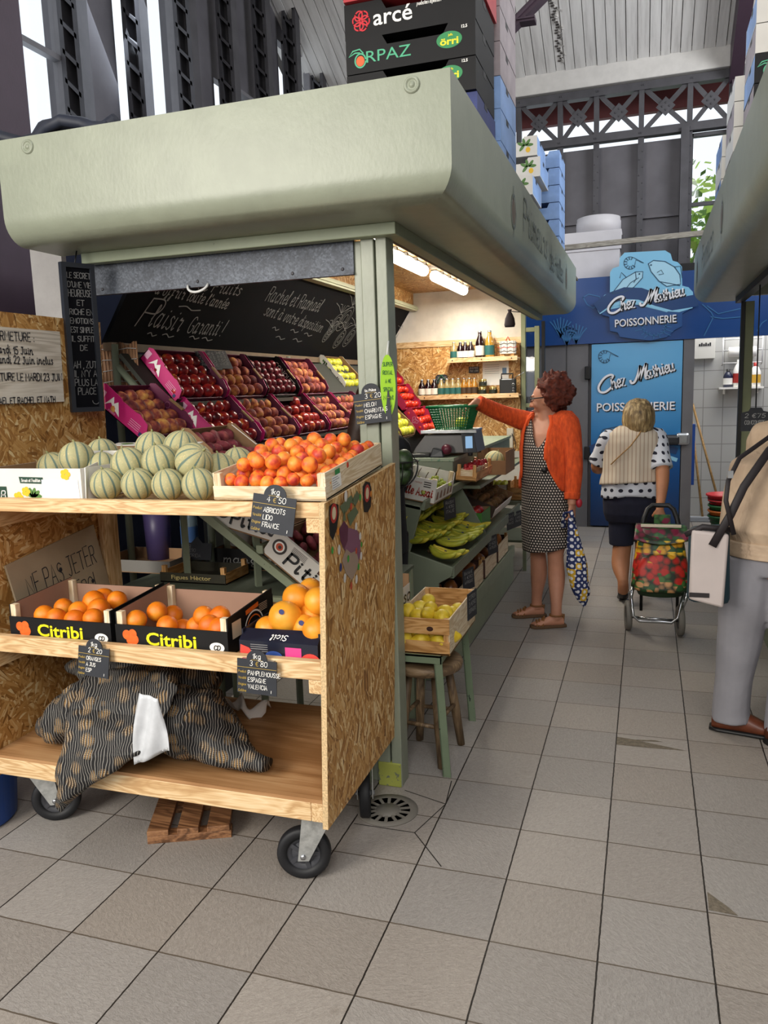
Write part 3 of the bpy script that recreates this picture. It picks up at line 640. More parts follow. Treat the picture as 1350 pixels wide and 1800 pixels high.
# posts
cp = thing('corner_post', 'painted sage green post at the corner of the fruit stall', 'post', (-.96, 2.84, 0))
MB().box(-1.033, -.995, 2.83, 2.9, 0, 2.11).build('side_strip', SAGE, cp, bevel=.003, world=True)
MB().box(-.996, -.945, 2.80, 2.88, 0, 2.11).build('centre_board', SAGE, cp, bevel=.004, world=True)
MB().box(-.938, -.897, 2.80, 2.89, .0, 2.115).box(-.944, -.938, 2.83, 2.88, 0, 2.11, None, 1).build('outer_board', [SAGE, BLACK], cp, bevel=.008, world=True)
MB().box(-.995, -.9, 2.795, 2.895, 0, .1).build('kicked_foot', painted('flaking_yellow_green_paint', '#a3a84e', .6, '#6c7360', .6), cp, world=True, bevel=.004)
sh = thing('roller_shutter', 'galvanised steel roller shutter pulled up under the canopy', 'shutter', (-1.6, 2.85, 1.99))
MB().box(-2.18, -1.03, 2.82, 2.835, 2.0, 2.135).box(-2.18, -1.03, 2.815, 2.84, 1.992, 2.0).build('slat_panel', galv(), sh, world=True)
hx = P('y', 2.815, 349, 500); hp = [(hx.x + .045 * math.cos(a), 2.81 - .02 * abs(math.sin(a)), 2.0 - .03 * math.sin(a)) for a in [PI * k / 10 for k in range(11)]]
MB().tube(hp, .005, 8).build('handle', mat('white_painted_handle', '#cfd0cf', .4), sh, world=True)
m = MB()
for px in (180, 347, 514, 602):
    c = P('y', 2.82, px, 507 - (px - 164) * .088); MB().ball((c.x, 2.82, 2.014), .007, .005, .007, 8, 5).build('rivet', DSTEEL, sh, world=True)
# inside walls
WP = plaster('white_plaster', '#d9d2c6')
struct(MB().box(-2.75, -1.12, 7.6, 7.7, 0, 2.5), 'wall_stall_back', WP)
struct(MB().box(-2.85, -2.75, 3.3, 7.7, 0, 2.5), 'wall_stall_left', mat('deep_blue_grey_wall', '#2c3550', .8, var=.2, vs=2))
struct(MB().box(-2.2, -2.17, 2.9, 7.59, 2.36, 2.485), 'wall_stall_upper', osb('x', 1.0))
struct(MB().box(-2.205, -2.13, 2.9, 7.59, 2.315, 2.36).box(-2.2, -2.12, 2.9, 7.59, 2.33, 2.345), 'trim_1', painted('pale_green_moulding', '#b9bda0', .5))
osbp = struct(MB().box(-2.345, -1.135, 7.575, 7.6, .95, 1.965), 'wall_stall_panel', osb('y', 1.05))
struct(MB().box(-2.345, -1.12, 7.565, 7.6, 1.965, 2.02), 'trim_2', pine('x'))
struct(MB().box(-1.75, -1.12, 7.56, 7.6, .3, .95), 'wall_lower_panel', plaster('pale_lower_panel', '#cbc8c0'))
# green door frame with a pane at the back corner
w0 = bpy.data.objects.new('window_stall', None); COL.objects.link(w0); w0.location = (-1.05, 7.6, 0); w0['kind'] = 'structure'
MB().box(-1.125, -1.085, 7.56, 7.62, 0, 2.47).box(-1.0, -.955, 7.56, 7.62, 0, 2.11).box(-1.09, -.99, 7.57, 7.61, 2.06, 2.1).box(-1.09, -.99, 7.57, 7.61, 1.36, 1.4).box(-1.09, -.99, 7.57, 7.61, 0, .5).build('window_frame', painted('olive_green_paint', '#7f8563', .5), w0, world=True, bevel=.003)
MB().box(-1.09, -.99, 7.585, 7.592, .5, 2.06).build('pane', GLASS, w0, world=True)
struct(MB().box(-.935, -.905, 7.55, 7.6, 0, 2.15), 'wall_column', mat('black_steel_post', '#15161a', .4, .5))
# sloping blackboard over the peach display
bb = thing('blackboard', 'long black sloping board with white chalk handwriting above the peach trays', 'blackboard', (-2.35, 5.2, 1.84))
BT, BBm = V((-2.19, 0, 2.33)), V((-2.52, 0, 1.83))
n = (BT - BBm).cross(V((0, 1, 0))).normalized()
q = lambda b, y, o=0: V((b.x, y, b.z)) - n * o
M0 = MB().hexa([q(BBm, 3.31, -.02), q(BBm, 7.56, -.02), q(BBm, 7.56, 0), q(BBm, 3.31, 0), q(BT, 3.31, -.02), q(BT, 7.56, -.02), q(BT, 7.56, 0), q(BT, 3.31, 0)])
M0.build('board', NAVYB, bb, world=True, recalc=True)
def BB(px, py):   # sight line on the board plane
    d = ROT @ V(((px - 675) / FPX, 1, -(py - 900) / FPX)); nn = n; return CAM + d * ((BBm - CAM).dot(nn) / d.dot(nn))
up_ = (BT - BBm).normalized()
cm = MB(); cmd = MB()
def chalk(mb, txt, px, py, pxe, pye, h, wd=.006, slant=.25):
    a, b = BB(px, py), BB(pxe, pye); nf = frame(a, b - a, up_); nrm = V((nf[0][2], nf[1][2], nf[2][2]))
    z = .004 if nrm.dot(V((0, 0, 0)) + (CAM - a)) > 0 else -.004
    pen(mb, txt, nf, h, wd, slant, fit=(b - a).length, z=z)
chalk(cm, 'de Fruits', 345, 509, 418, 519, .07, .006)
chalk(cm, 'a offrir toute l\'année', 270, 515, 396, 543, .065, .006)
chalk(cm, 'laisir', 258, 572, 312, 582, .12, .007)
chalk(cm, 'P', 236, 572, 262, 575, .16, .008)
chalk(cm, 'Garanti !', 326, 584, 386, 590, .1, .006)
for a, b, c, d in ((310, 540, 345, 548), (256, 588, 270, 592), (282, 590, 300, 594), (330, 594, 345, 597), (352, 596, 368, 600)): chalk(cm, '~', a, b, c, d, .05, .006)
chalk(cmd, 'Rachel et Raphaël', 465, 528, 558, 548, .1, .006)
chalk(cmd, 'sont à votre disposition', 462, 553, 562, 584, .08, .006)
for a, b, c, d in ((476, 578, 486, 582), (482, 594, 496, 598), (508, 582, 520, 586), (512, 598, 526, 602), (532, 588, 544, 592)): chalk(cmd, '~', a, b, c, d, .06, .006)
rnd = random.Random(9)
for px, py, s_ in ((588, 570, .1), (606, 560, .12), (596, 596, .09), (614, 592, .1), (575, 588, .07), (650, 560, .12), (700, 590, .06)):   # chalk drawing of vegetables
    a = BB(px, py); nf = frame(a, (0, 1, 0), up_); nrm = V((nf[0][2], nf[1][2], nf[2][2])); z = .004 if nrm.dot(CAM - a) > 0 else -.004
    for r_, al in ((1, .9), (.7, .7), (.35, .5)): loop(cmd, nf, ell(0, 0, s_ * r_ * .7, s_ * r_, 16, -.5), .005, z)
    for k in range(5): ribbon(cmd, [(0, s_), (.05 * (k - 2), s_ * 1.5 + .02 * (k % 2)), (.09 * (k - 2), s_ * 1.7)], .005, z, nf)
cm.build('chalk_writing', CHALK, bb, world=True); cmd.build('chalk_writing', CHALKD, bb, world=True)
# two tubular lamps on the ceiling
TUBE = mat('lit_lamp_diffuser', '#ffffff', .4, emit='#fff6e2', es=9.)
for k, (y0_, y1_, lb) in enumerate(((4.72, 5.92, 'white tubular ceiling lamp next to the green post'), (6.2, 7.3, 'white tubular ceiling lamp towards the back wall'))):
    t = thing('batten_light', lb, 'lamp', (-1.6, (y0_ + y1_) / 2, 2.485), group='tubular lamps on the stall ceiling')
    MB().tube([(-1.6, y0_ + .03, 2.44), (-1.6, y1_ - .03, 2.44)], .042, 12).ball((-1.6, y0_ + .03, 2.44), .042).ball((-1.6, y1_ - .03, 2.44), .042).build('diffuser', TUBE, t, world=True)
    m = MB().box(-1.625, -1.575, y0_, y1_, 2.478, 2.486)
    for j in range(5): m.box(-1.65, -1.55, y0_ + .1 + j * .24, y0_ + .13 + j * .24, 2.46, 2.48)
    m.build('housing', mat('grey_lamp_housing', '#6a6862', .5), t, world=True)
    l = bpy.data.lights.new('tube_lamp', 'AREA'); l.shape = 'RECTANGLE'; l.size = .08; l.size_y = y1_ - y0_; l.energy = 26; l.color = (1, .93, .8)
    lo = bpy.data.objects.new('tube_lamp', l); COL.objects.link(lo); lo.location = (-1.6, (y0_ + y1_) / 2, 2.39)
bg = thing('hanging_pouch', 'small dark cloth pouch hanging under the canopy', 'pouch', P('y', 6.8, 896, 560))
o = bg.location.copy(); m = MB().rings([[(o.x + r * math.cos(2 * PI * k / 12) * 1.0, o.y + r * .6 * math.sin(2 * PI * k / 12), o.z + z) for k in range(12)] for r, z in ((.04, -.07), (.047, -.05), (.04, 0), (.022, .04), (.012, .055), (.02, .075))])
m.build('bag', mat('dark_plum_cloth', '#241d22', .9, var=.2), bg, world=True); MB().tube([(o.x, o.y, o.z + .06), (-.945, o.y, 2.165)], .004, 6).build('cord', BLACK, bg, world=True)
# white plastered pillar and dark roll at the stall's left
struct(MB().box(P('y', 2.97, 58, 500).x, P('y', 2.97, 112, 500).x, 2.97, 3.0, 0, 2.5), 'pillar_plaster', plaster('rough_white_plaster', '#9c9a99'))
m = MB(); rnd = random.Random(11)
for k, (y, z, r_) in enumerate(((2.56, 2.552, .024), (2.62, 2.56, .03))):
    m.tube([(-2.5 + .065 * j, y + .02 * math.sin(j * 1.7 + k), z + .025 * math.sin(j * 1.1 + k * 2)) for j in range(11)], [r_ * (.8 + .3 * rnd.random()) for _ in range(11)], 8)
solo(m, 'rolled_tarpaulin', mat('dark_tarpaulin', '#1d2230', .6, var=.3, vs=12), 'dark rolled tarpaulin lying on top of the green canopy', 'tarpaulin')
# chalkboard hung from the canopy, turned towards the aisle
hb = thing('hanging_chalkboard', 'narrow black framed chalkboard hanging beside the closing notice', 'chalkboard', (-2.1, 2.68, 2.1))
A, B_, C_, D_ = P('y', 2.62, 101, 461), P('y', 2.74, 160, 472), P('y', 2.74, 171, 725), P('y', 2.62, 118, 728)
u = B_ - A; u.z = 0; wd_ = u.length; ht = (A.z + B_.z - C_.z - D_.z) / 2
F = frame((A.x, A.y, A.z - ht), u, (D_ - A) * -1)
m = MB(); t_ = .018
m.box(0, t_, 0, ht, -.014, .012, F).box(wd_ - t_, wd_, 0, ht, -.014, .012, F).box(t_, wd_ - t_, 0, t_, -.014, .012, F).box(t_, wd_ - t_, ht - t_, ht, -.014, .012, F)
m.build('frame', mat('dark_slate_frame', '#23272f', .5), hb, world=True, bevel=.002, recalc=True)
MB().box(t_ * .5, wd_ - t_ * .5, t_ * .5, ht - t_ * .5, -.01, .002, F).build('slate', NAVYB, hb, world=True, recalc=True)
cm = MB()
lines = ['LE SECRET', "D'UNE VIE", 'HEUREUSE', 'ET', 'RICHE EN', 'EMOTIONS', 'EST SIMPLE,', 'IL SUFFIT', 'DE', '', 'AH , ZUT', "IL N'Y A", 'PLUS LA', 'PLACE']
for i, s_ in enumerate(lines):
    hh = .021 if i not in (2, 10, 11, 12, 13) else .026
    if s_: pen(cm, s_, F @ Matrix.Translation((wd_ * .52, ht * (.9 - i * .06), .003)), hh, .0028, .05, center=True, fit=min(wd_ * .7, wd_ * .11 * len(s_)), jit=.25)
loop(cm, F, ell(wd_ * .78, ht * .075, .014, .014, 14, 0, PI, 2 * PI), .0025, .004, False)
cm.build('chalk_writing', CHALKD, hb, world=True)
MB().tube([A + (B_ - A) * .5 + V((0, 0, 0)), (A.x * .5 + B_.x * .5, 2.7, 2.15)], .003, 6).build('hanging_wire', BLACK, hb, world=True)
# ------------------------------------------------------------------ fruit and crate builders
def fruit_mesh(name, m, nu=14, nv=10, crease=.0, dimple=.0, pz=1., tip=0., lump=0., seed=0):
    def fn(d, th, ph):
        r = 1 - crease * math.exp(-((math.atan2(math.sin(ph), math.cos(ph))) / .22) ** 2) * math.sin(th)
        top = math.exp(-((PI - th) / .42) ** 2); bot = math.exp(-(th / .42) ** 2)
        r *= 1 - dimple * top + tip * bot - dimple * .3 * bot * (0 if tip else 1) + tip * .4 * top * (1 if tip else 0)
        if lump: r *= 1 + lump * noise.noise(d * 2.2 + V((seed, seed, 0)))
        return r
    return MB().ball((0, 0, 0), 1, 1, pz, nu, nv, fn=fn).mesh(name, m)
def put(me, name, loc, r, label, cat, group, rot=None, squash=1.):
    o = bpy.data.objects.new(name, me); COL.objects.link(o); o.location = loc; o.scale = (r, r, r * squash)
    o.rotation_euler = rot if rot else (random.uniform(-1.2, 1.2), random.uniform(-1.2, 1.2), random.uniform(0, 6.3))
    return setp(o, label, cat, group)
PEACH = fruit_mesh('peach', skin('peach_skin', [(.3, '#5e2026'), (.48, '#92403a'), (.62, '#c27644'), (.8, '#e2ae58')], 1.1, .75), crease=.09, dimple=.14)
NECT = fruit_mesh('nectarine', skin('nectarine_skin', [(.3, '#470d18'), (.5, '#8a1a22'), (.64, '#b8342a'), (.8, '#e89a44')], 1.1, .28), crease=.08, dimple=.12)
PLUM_ = fruit_mesh('plum', skin('plum_skin', [(.3, '#35101c'), (.55, '#6a1826'), (.8, '#8e2a30')], 1.1, .35), crease=.06, dimple=.1)
FLATP = fruit_mesh('flat_peach', skin('flat_peach_skin', [(.3, '#6c2a34'), (.55, '#94404a'), (.8, '#b86a60')], 1.2, .75), pz=.58, dimple=.35, crease=.06)
APRI = fruit_mesh('apricot', skin('apricot_skin', [(.28, '#a8242a'), (.42, '#d04a26'), (.54, '#ec7a26'), (.75, '#f4a03a')], .75, .5), crease=.08, dimple=.1, pz=.94)
ORAN = fruit_mesh('orange', skin('orange_peel', [(.3, '#d8680e'), (.55, '#ec8214'), (.8, '#f4a02a')], .8, .42, bump=.25, bs=40.), 18, 12, dimple=.05)
GRAPEF = fruit_mesh('grapefruit', skin('grapefruit_peel', [(.3, '#e88a1c'), (.55, '#f0a02a'), (.8, '#f6b440')], .7, .38, bump=.2, bs=40.), 20, 14, dimple=.04, pz=.95)
LEMON = fruit_mesh('lemon', skin('lemon_peel', [(.3, '#c9a81e'), (.55, '#e2c434'), (.8, '#ecd65a')], .9, .45, bump=.25, bs=34.), 16, 12, tip=.38, pz=1.12)
YAPPLE = fruit_mesh('yellow_apple', skin('yellow_apple_skin', [(.3, '#b4b52a'), (.6, '#d8d545'), (.8, '#e6e36a')], .8, .35), dimple=.2)
TOMATO = fruit_mesh('tomato', skin('tomato_skin', [(.3, '#b81e12'), (.6, '#d93a1c'), (.8, '#ee6a30')], .8, .22), dimple=.16, pz=.85)
KIWI = fruit_mesh('kiwi', skin('kiwi_skin', [(.3, '#4a3620'), (.7, '#70552f')], 2., .9), 10, 8, pz=1.35)
ONION = fruit_mesh('onion', skin('onion_skin', [(.3, '#7c4420'), (.7, '#b8773c')], 1.2, .35), dimple=-.25)
AVOC = fruit_mesh('avocado', skin('avocado_skin', [(.3, '#0e1a0a'), (.7, '#2c4420')], 2.5, .45, bump=.5, bs=14.), pz=1.3, tip=-.1)
BEET = fruit_mesh('red_onion', skin('red_onion_skin', [(.3, '#3a1020'), (.7, '#6a2438')], 1.5, .4), dimple=-.1)
def stem_px(px, py, y): return P('y', y, px, py)
# ------------------------------------------------------------------ the market trolley
def shx(z): return .035 * (z - .215)
XR0, XL0, CY0, CY1 = -.92, -2.232, 2.10, 2.79
def xr(z): return XR0 + shx(z)
def xl(z): return XL0 + shx(z)
cart = thing('display_trolley', 'wheeled wooden trolley with three shelves and strand board sides at the stall front', 'trolley', (-1.56, 2.45, 0))
t_ = .019
z0, zf, zr = .215, 1.228, 1.30
EDGE = mat('strand_board_edge', '#cdb084', .8, var=.35, vs=160)
m = MB().hexa([(xr(z0) - t_, CY0, z0), (xr(z0), CY0, z0), (xr(z0), CY1, z0), (xr(z0) - t_, CY1, z0), (xr(zf) - t_, CY0, zf + .02), (xr(zf), CY0, zf + .02), (xr(zr), CY1, zr), (xr(zr) - t_, CY1, zr)]); m.mi[2] = m.mi[1] = 1; m.build('side_panel', [osb('x', 1., 1.57), EDGE], cart, world=True, bevel=.0015)
zt = 1.886
MB().hexa([(xl(z0) - t_, CY0, z0), (xl(z0), CY0, z0), (xl(z0), 2.84, z0), (xl(z0) - t_, 2.84, z0), (xl(zt) - t_, CY0, zt), (xl(zt), CY0, zt), (xl(zt), 2.84, zt), (xl(zt) - t_, 2.84, zt)]).build('side_panel', osb('x', .92), cart, world=True)
def shelf(zb, zt_, zs, brd, lip=.03):
    m = MB(); a, b = xl(zt_) + .001, xr(zt_) - t_
    m.box(a, b, CY0, CY0 + lip, zb, zt_); m.build('front_beam', pine('x'), cart, world=True, bevel=.003)
    MB().box(a, b, CY0 + lip, CY1, zs - .018, zs).build('shelf_board', brd, cart, world=True)
    MB().box(b - .045, b, CY0 + .002, CY0 + .045, zb - .045, zb - .0).build('support_batten', pine('y'), cart, world=True, bevel=.004)
    MB().box(a, a + .03, CY0 + .031, CY1, zb - .07, zb - .002).build('support_batten', pine('y'), cart, world=True, bevel=.002)
SHELFB = osb('z', .95)
shelf(1.203, 1.248, 1.232, SHELFB); shelf(.703, .762, .737, SHELFB)
a, b = xl(.3), xr(.3) - t_
MB().box(a, b - .04, CY0, CY0 + .03, .236, .300).build('front_beam', pine('x'), cart, world=True, bevel=.003)
MB().box(b - .039, b, CY0, CY0 + .05, .236, .300).build('corner_block', pine('y'), cart, world=True, bevel=.003)
MB().box(a, b, CY0, CY1, .30, .312).build('shelf_board', wood('worn_brown_plywood', ('#94693f', '#ad8155', '#bf976a'), 'x', .5, ring=5), cart, world=True)
MB().box(a, b, CY1 - .04, CY1, .236, .30).build('rear_beam', pine('x'), cart, world=True)
for z in (.5, 1.1): MB().box(xl(z), xl(z) + .03, 2.75, 2.84, .31, .312 + (z - .5) * .0 + .9 if z > 1 else .7).build('rear_upright', pine('z'), cart, world=True) if z > 1 else None
FORK = mat('worn_galvanised_fork', '#b4b6b4', .4, .55, var=.3, vs=40)
def caster(cx, cy, ang, px_, py_, zp, r=.088):
    """wheel on the floor at (cx, cy), rolling direction ang, pivot at (px_, py_)"""
    c = thing('caster', 'x', 'c', (0, 0, 0)); bpy.data.objects.remove(c)
    e = bpy.data.objects.new('caster', None); COL.objects.link(e); e.parent = cart; e.location = (cx - cart.location.x, cy - cart.location.y, 0)
    Mx = Matrix.Translation((cx, cy, r)) @ Matrix.Rotation(ang, 4, 'Z') @ Matrix.Rotation(PI / 2, 4, 'X')
    MB().lathe([(r * .62, -.017), (r * .8, -.02), (r * .95, -.019), (r, -.012), (r, .012), (r * .95, .019), (r * .8, .02), (r * .62, .017), (r * .62, -.017)], 36, Mx).build('tyre', RUBBER, e, world=True)
    m = MB().lathe([(0, -.012), (.018, -.014), (.022, -.01), (r * .45, -.006), (r * .56, -.012), (r * .63, -.012), (r * .63, .012), (r * .56, .012), (r * .45, .006), (.022, .01), (.018, .014), (0, .014)], 30, Mx)
    for k in range(5):
        q = Mx @ Matrix.Rotation(k * 2 * PI / 5, 4, 'Z'); m.box(.02, r * .6, -.007, .007, -.013, .013, q)
    m.build('wheel_hub', mat('grey_plastic_hub', '#3a3b40', .5), e, world=True)
    d = V((math.cos(ang), math.sin(ang), 0)); s = V((-d.y, d.x, 0)); ax_ = V((cx, cy, r)); tp = V((px_, py_, zp)); m = MB()
    for k in (-1, 1):
        o = s * .027 * k; w0, w1 = .018, .05
        p = [ax_ + o - d * w0 - V((0, 0, .016)), ax_ + o + d * w0 - V((0, 0, .016)), tp + o + d * w1, tp + o - d * w1]
        q = [v + s * .003 * k for v in p]; m.hexa([p[0], p[1], q[1], q[0], p[3], p[2], q[2], q[3]])
    m.box(-.05, .05, -.03, .03, -.006, 0, Matrix.Translation(tp) @ Matrix.Rotation(ang, 4, 'Z'))
    m.build('fork', FORK, e, world=True, recalc=True)
    M2 = Matrix.Translation(ax_) @ Matrix.Rotation(ang, 4, 'Z') @ Matrix.Rotation(PI / 2, 4, 'X')
    MB().lathe([(0, -.036), (.009, -.036), (.009, .036), (0, .036)], 8, M2).build('axle', STEEL, e, world=True)
    MB().box(-.055, .055, -.045, .045, 0, .008, Matrix.Translation((tp.x, tp.y, zp))).build('mounting_plate', FORK, e, world=True)
caster(-1.035, 2.16, .3, -.985, 2.175, .227)
caster(-2.09, 2.24, .5, -2.14, 2.22, .227)
caster(-.97, 2.57, 1.9, -.985, 2.62, .227)
# stickers on the trolley's right side
Ms = frame((xr(.95) + .0015, 2.1, .95), (0, 1, 0), (.035, 0, 1))
def SPx(px, py):
    q = P('x', xr(.95) + .002, px, py); return q.y - 2.1, q.z - .95
def spoly(pts): return [SPx(*p) for p in pts]
def sticker(name, label, fn, group=None):
    m = MB(); mats = fn(m); xs = [v.y for v in m.v]; o = m.build(name, mats, cart, world=True); return setp(o, label)
PURP = mat('purple_print', '#5a2440', .4); PURP2 = mat('mauve_print', '#80526a', .4); MAUVEW = mat('pale_turnip_print', '#a08a78', .5); LEAFG = mat('dull_leaf_print', '#5d6a4c', .5); REDP = mat('red_print', '#b02a24', .4); CREAMP = mat('cream_print', '#d8c8a4', .5)
def f1(m):
    pts = spoly([(606, 975), (598, 945), (601, 928), (612, 928), (625, 932), (631, 945), (632, 975), (627, 1000), (618, 1018), (610, 1008)])
    patch(m, Ms, pts, .0005); patch(m, Ms, spoly([(599, 985), (606, 965), (615, 972), (624, 968), (629, 985), (627, 1000), (618, 1020), (607, 1008)]), .001, 2)
    patch(m, Ms, spoly([(595, 950), (592, 930), (600, 915), (608, 925), (608, 950), (602, 966)]), .0012, 1)
    return [PURP2, PURP, MAUVEW]
sticker('beetroot_sticker', 'purple beetroot and turnip sticker', f1)
def f2(m):
    for c in ([(592, 890), (612, 870), (618, 880), (600, 905)], [(606, 905), (620, 890), (626, 900), (612, 925)], [(613, 880), (622, 862), (628, 872), (620, 890)], [(598, 915), (601, 895), (604, 915)]): patch(m, Ms, spoly(c), .0008)
    return [LEAFG]
sticker('leaf_sticker', 'dull green leaves of the beetroot sticker', f2)
for kk, c in enumerate(([(573, 890), (580, 884), (590, 887), (591, 905), (588, 930), (582, 950), (576, 940), (574, 915)], [(632, 855), (637, 846), (645, 848), (648, 860), (648, 890), (643, 900), (636, 900), (634, 880)])):
    def f3(m):
        patch(m, Ms, spoly(c), .0006); cx = sum(p[0] for p in c) / len(c); cy = c[0][1] + 12
        a, b = SPx(cx, cy); disc(m, Ms, a, b, .028, .03, .001, 20, 1); disc(m, Ms, a, b, .016, .02, .0014, 16, 2); return [BLACK, REDP, CREAMP]
    sticker('badge_sticker', 'black badge sticker with a red disc', f3)
DOTM = [mat('dot_white', '#d8d4cc', .5), mat('dot_green', '#3f9a3a', .5), mat('dot_red', '#c0482c', .5), mat('dot_navy', '#25306a', .5), mat('dot_orange', '#d8862c', .5)]
for px, py, k, r_ in ((602, 872, 0, .018), (593, 966, 0, .016), (622, 925, 0, .013), (630, 942, 0, .013), (633, 977, 0, .014), (605, 1016, 0, .015), (626, 1018, 0, .015), (581, 967, 1, .012), (628, 874, 1, .012), (610, 982, 1, .012), (633, 957, 1, .01), (629, 996, 1, .012), (624, 968, 2, .011), (612, 890, 2, .012), (617, 1030, 2, .013), (597, 997, 3, .014), (590, 934, 4, .013), (647, 868, 4, .011)):
    m = MB(); a, b = SPx(px, py); disc(m, Ms, a, b, r_ * .75, r_, .0016, 14); o = m.build('fruit_sticker', DOTM[k], cart, world=True); o['label'] = ('white', 'green', 'red', 'navy', 'orange')[k] + ' oval fruit sticker'
# notice on the left side panel
XNP = xl(1.85) + .004
nt = thing('closing_notice', 'whitewashed board with handwritten closing dates on the trolley side', 'notice', (XNP, 2.3, 1.45))
a, b, c, d = P('x', XNP, 105, 583), P('x', XNP, 113, 706), P('x', XNP, 0, 718), P('x', XNP, 0, 577)
yn = CY0 + .012
MB().hexa([(XNP - .005, yn, b.z), (XNP, yn, b.z), (XNP, b.y, b.z), (XNP - .005, b.y, b.z), (XNP - .005, yn, a.z), (XNP, yn, a.z), (XNP, a.y, a.z), (XNP - .005, a.y, a.z)]).build('board', wood('whitewashed_board', ('#b9b0a2', '#d2cabd', '#ded8cd'), 'y', .6), nt, world=True)
m = MB()
for s_, px, py, pxe, h in (('FERMETURE :', 58, 594, 0, .03), ('Mardi 15 Juin', 57, 617, 0, .026), ('Lundi 22 Juin inclus', 92, 635, 0, .026), ('REOUVERTURE LE MARDI 23 JUIN', 108, 663, 0, .026), ('RAPHAEL ET RACHEL ET NATH', 97, 702, 0, .022)):
    e = P('x', XNP, px, py); W_ = sum((glyph(ch)[1] + 1.3) if ch != ' ' else 2.6 for ch in s_) * h / 6 * .8
    pen(m, s_, frame((XNP, e.y - W_, e.z - h * .5), (0, 1, 0), (0, 0, 1)), h, .004, .05, jit=.3, fit=W_, z=.002)
m.build('marker_writing', INK, nt, world=True)
# cardboard sign leaning against the side panel inside
sg = thing('cardboard_sign', 'cardboard sign asking not to throw fruit leaning behind the orange crates', 'sign', (-2.15, 2.4, .74))
A, B_, C_ = P('x', -2.195, 0, 1000), P('x', -2.195, 157, 926), P('x', -2.165, 195, 1033)
Fs = frame(A + (C_ - B_), B_ - A, B_ - C_); L_, H_ = (B_ - A).length, (B_ - C_).length
MB().box(0, L_, 0, H_, -.008, 0, Fs).build('board', mat('greyed_cardboard', '#a39278', .85, var=.1, vs=5), sg, world=True)
m = MB(); pen(m, 'NE PAS JETER', Fs @ Matrix.Translation((L_ * .13, H_ * .47, 0)), H_ * .28, .004, .05, jit=.5, fit=L_ * .8); pen(m, 'MERCI.', Fs @ Matrix.Translation((L_ * .52, H_ * .12, 0)), H_ * .22, .004, .05, jit=.5, fit=L_ * .34)
for a_, b_ in ((.5, .62), (.81, .24)): disc(m, Fs, L_ * a_, H_ * b_, .009, .009, .002, 12)
m.build('marker_writing', INK, sg, world=True)
# ------------------------------------------------------------------ melons
MELM = melon_mat()
def melon_fn(d, th, ph):
    k = 10 * ph / (2 * PI); f = abs((k % 1) - .5); return 1 - .035 * math.exp(-(f / .08) ** 2) * math.sin(th)
MELME = MB().ball((0, 0, 0), 1, 1, .97, 40, 20, fn=melon_fn).mesh('melon', MELM)
STME = MB().tube([(0, 0, .95), (.02, 0, 1.03), (.06, .02, 1.1)], [.09, .06, .055], 8).mesh('stem', mat('dry_melon_stem', '#8a8a5c', .8))
def melon(c, r, label, rot):
    o = put(MELME, 'melon', c, r, label, 'melon', 'netted melons on the top shelf', rot)
    s = bpy.data.objects.new('stem', STME); COL.objects.link(s); s.parent = o
G_ = 'green striped netted melon'
mels = [(188, 857, 2.2, .055, 'front row, beside the white carton'), (243, 857, 2.2, .055, 'front row, second from the carton'), (296, 857, 2.2, .054, 'front row, third from the carton'), (350, 857, 2.2, .055, 'front row, touching the apricot crate'),
        (226, 816, 2.272, .060, 'upper row, nearest the white carton'), (281, 811, 2.272, .060, 'upper row, in the middle'), (341, 811, 2.272, .063, 'upper row, almost without stripes'),
        (268, 787, 2.40, .060, 'behind the middle one of the upper row'), (318, 786, 2.40, .060, 'behind the upper row, near the flat peaches'),
        (180, 798, 2.48, .060, 'at the back inside the rear carton'), (180, 822, 2.36, .058, 'in shade between the two cartons'), (135, 806, 2.32, .062, 'heaped above the white printed carton'), (94, 822, 2.40, .06, 'low behind the edge of the white carton'),
        (386, 824, 2.36, .056, 'pale, squeezed behind the apricot crate'), (418, 812, 2.5, .055, 'pale top just over the apricot crate')]
rnd = random.Random(4)
for px, py, y, r_, w_ in mels:
    c = P('y', y, px, py); c.z = max(c.z, 1.233 + r_)
    melon(c, r_, 'netted melon, ' + w_, (rnd.uniform(-.35, .2) if 'without' not in w_ else .9, rnd.uniform(-.25, .25), rnd.uniform(0, 6)))
# ------------------------------------------------------------------ cartons
def carton(name, label, cat, x0, x1, y0, y1, z0, h, mouter, minner, flaps=(), th=.004, fronth=None):
    e = thing(name, label, cat, ((x0 + x1) / 2, (y0 + y1) / 2, z0)); fh = fronth or h
    MB().box(x0, x1, y0, y1, z0, z0 + .004).build('base', minner, e, world=True)
    def wall(nm, a, b, c, d, hh, out):
        m = MB().box(a, b, c, d, z0 + .004, z0 + hh)
        for i in range(6): m.mi[i] = 0
        m.mi[{'-y': 4, '+y': 2, '-x': 3, '+x': 5}[out]] = 1     # the face inside shows bare card
        m.build(nm, [mouter, minner], e, world=True)
    wall('front_side', x0, x1, y0, y0 + th, fh, '-y'); wall('back_side', x0, x1, y1 - th, y1, h, '+y')
    wall('end_side', x0, x0 + th, y0 + th, y1 - th, h, '-x'); wall('end_side', x1 - th, x1, y0 + th, y1 - th, h, '+x'); return e
YEL = mat('yellow_flower_print', '#e8b820', .5); GRN = mat('leaf_green_print', '#4f7a35', .5); DGRN = mat('dark_green_print', '#173d2c', .5); ORP = mat('orange_print', '#dd6a1c', .5)
wc = carton('melon_carton', 'white printed melon carton with yellow flowers at the front of the top shelf', 'carton', -2.16, -1.765, 2.14, 2.38, 1.232, .113, WHTCARD, CARD)
F = frame((-2.16, 2.14, 1.232), (1, 0, 0), (0, 0, 1)); m = MB()
def W2(px, py, y=2.14, z0=1.232, x0=-2.16): q = P('y', y, px, py); return q.x - x0, q.z - z0
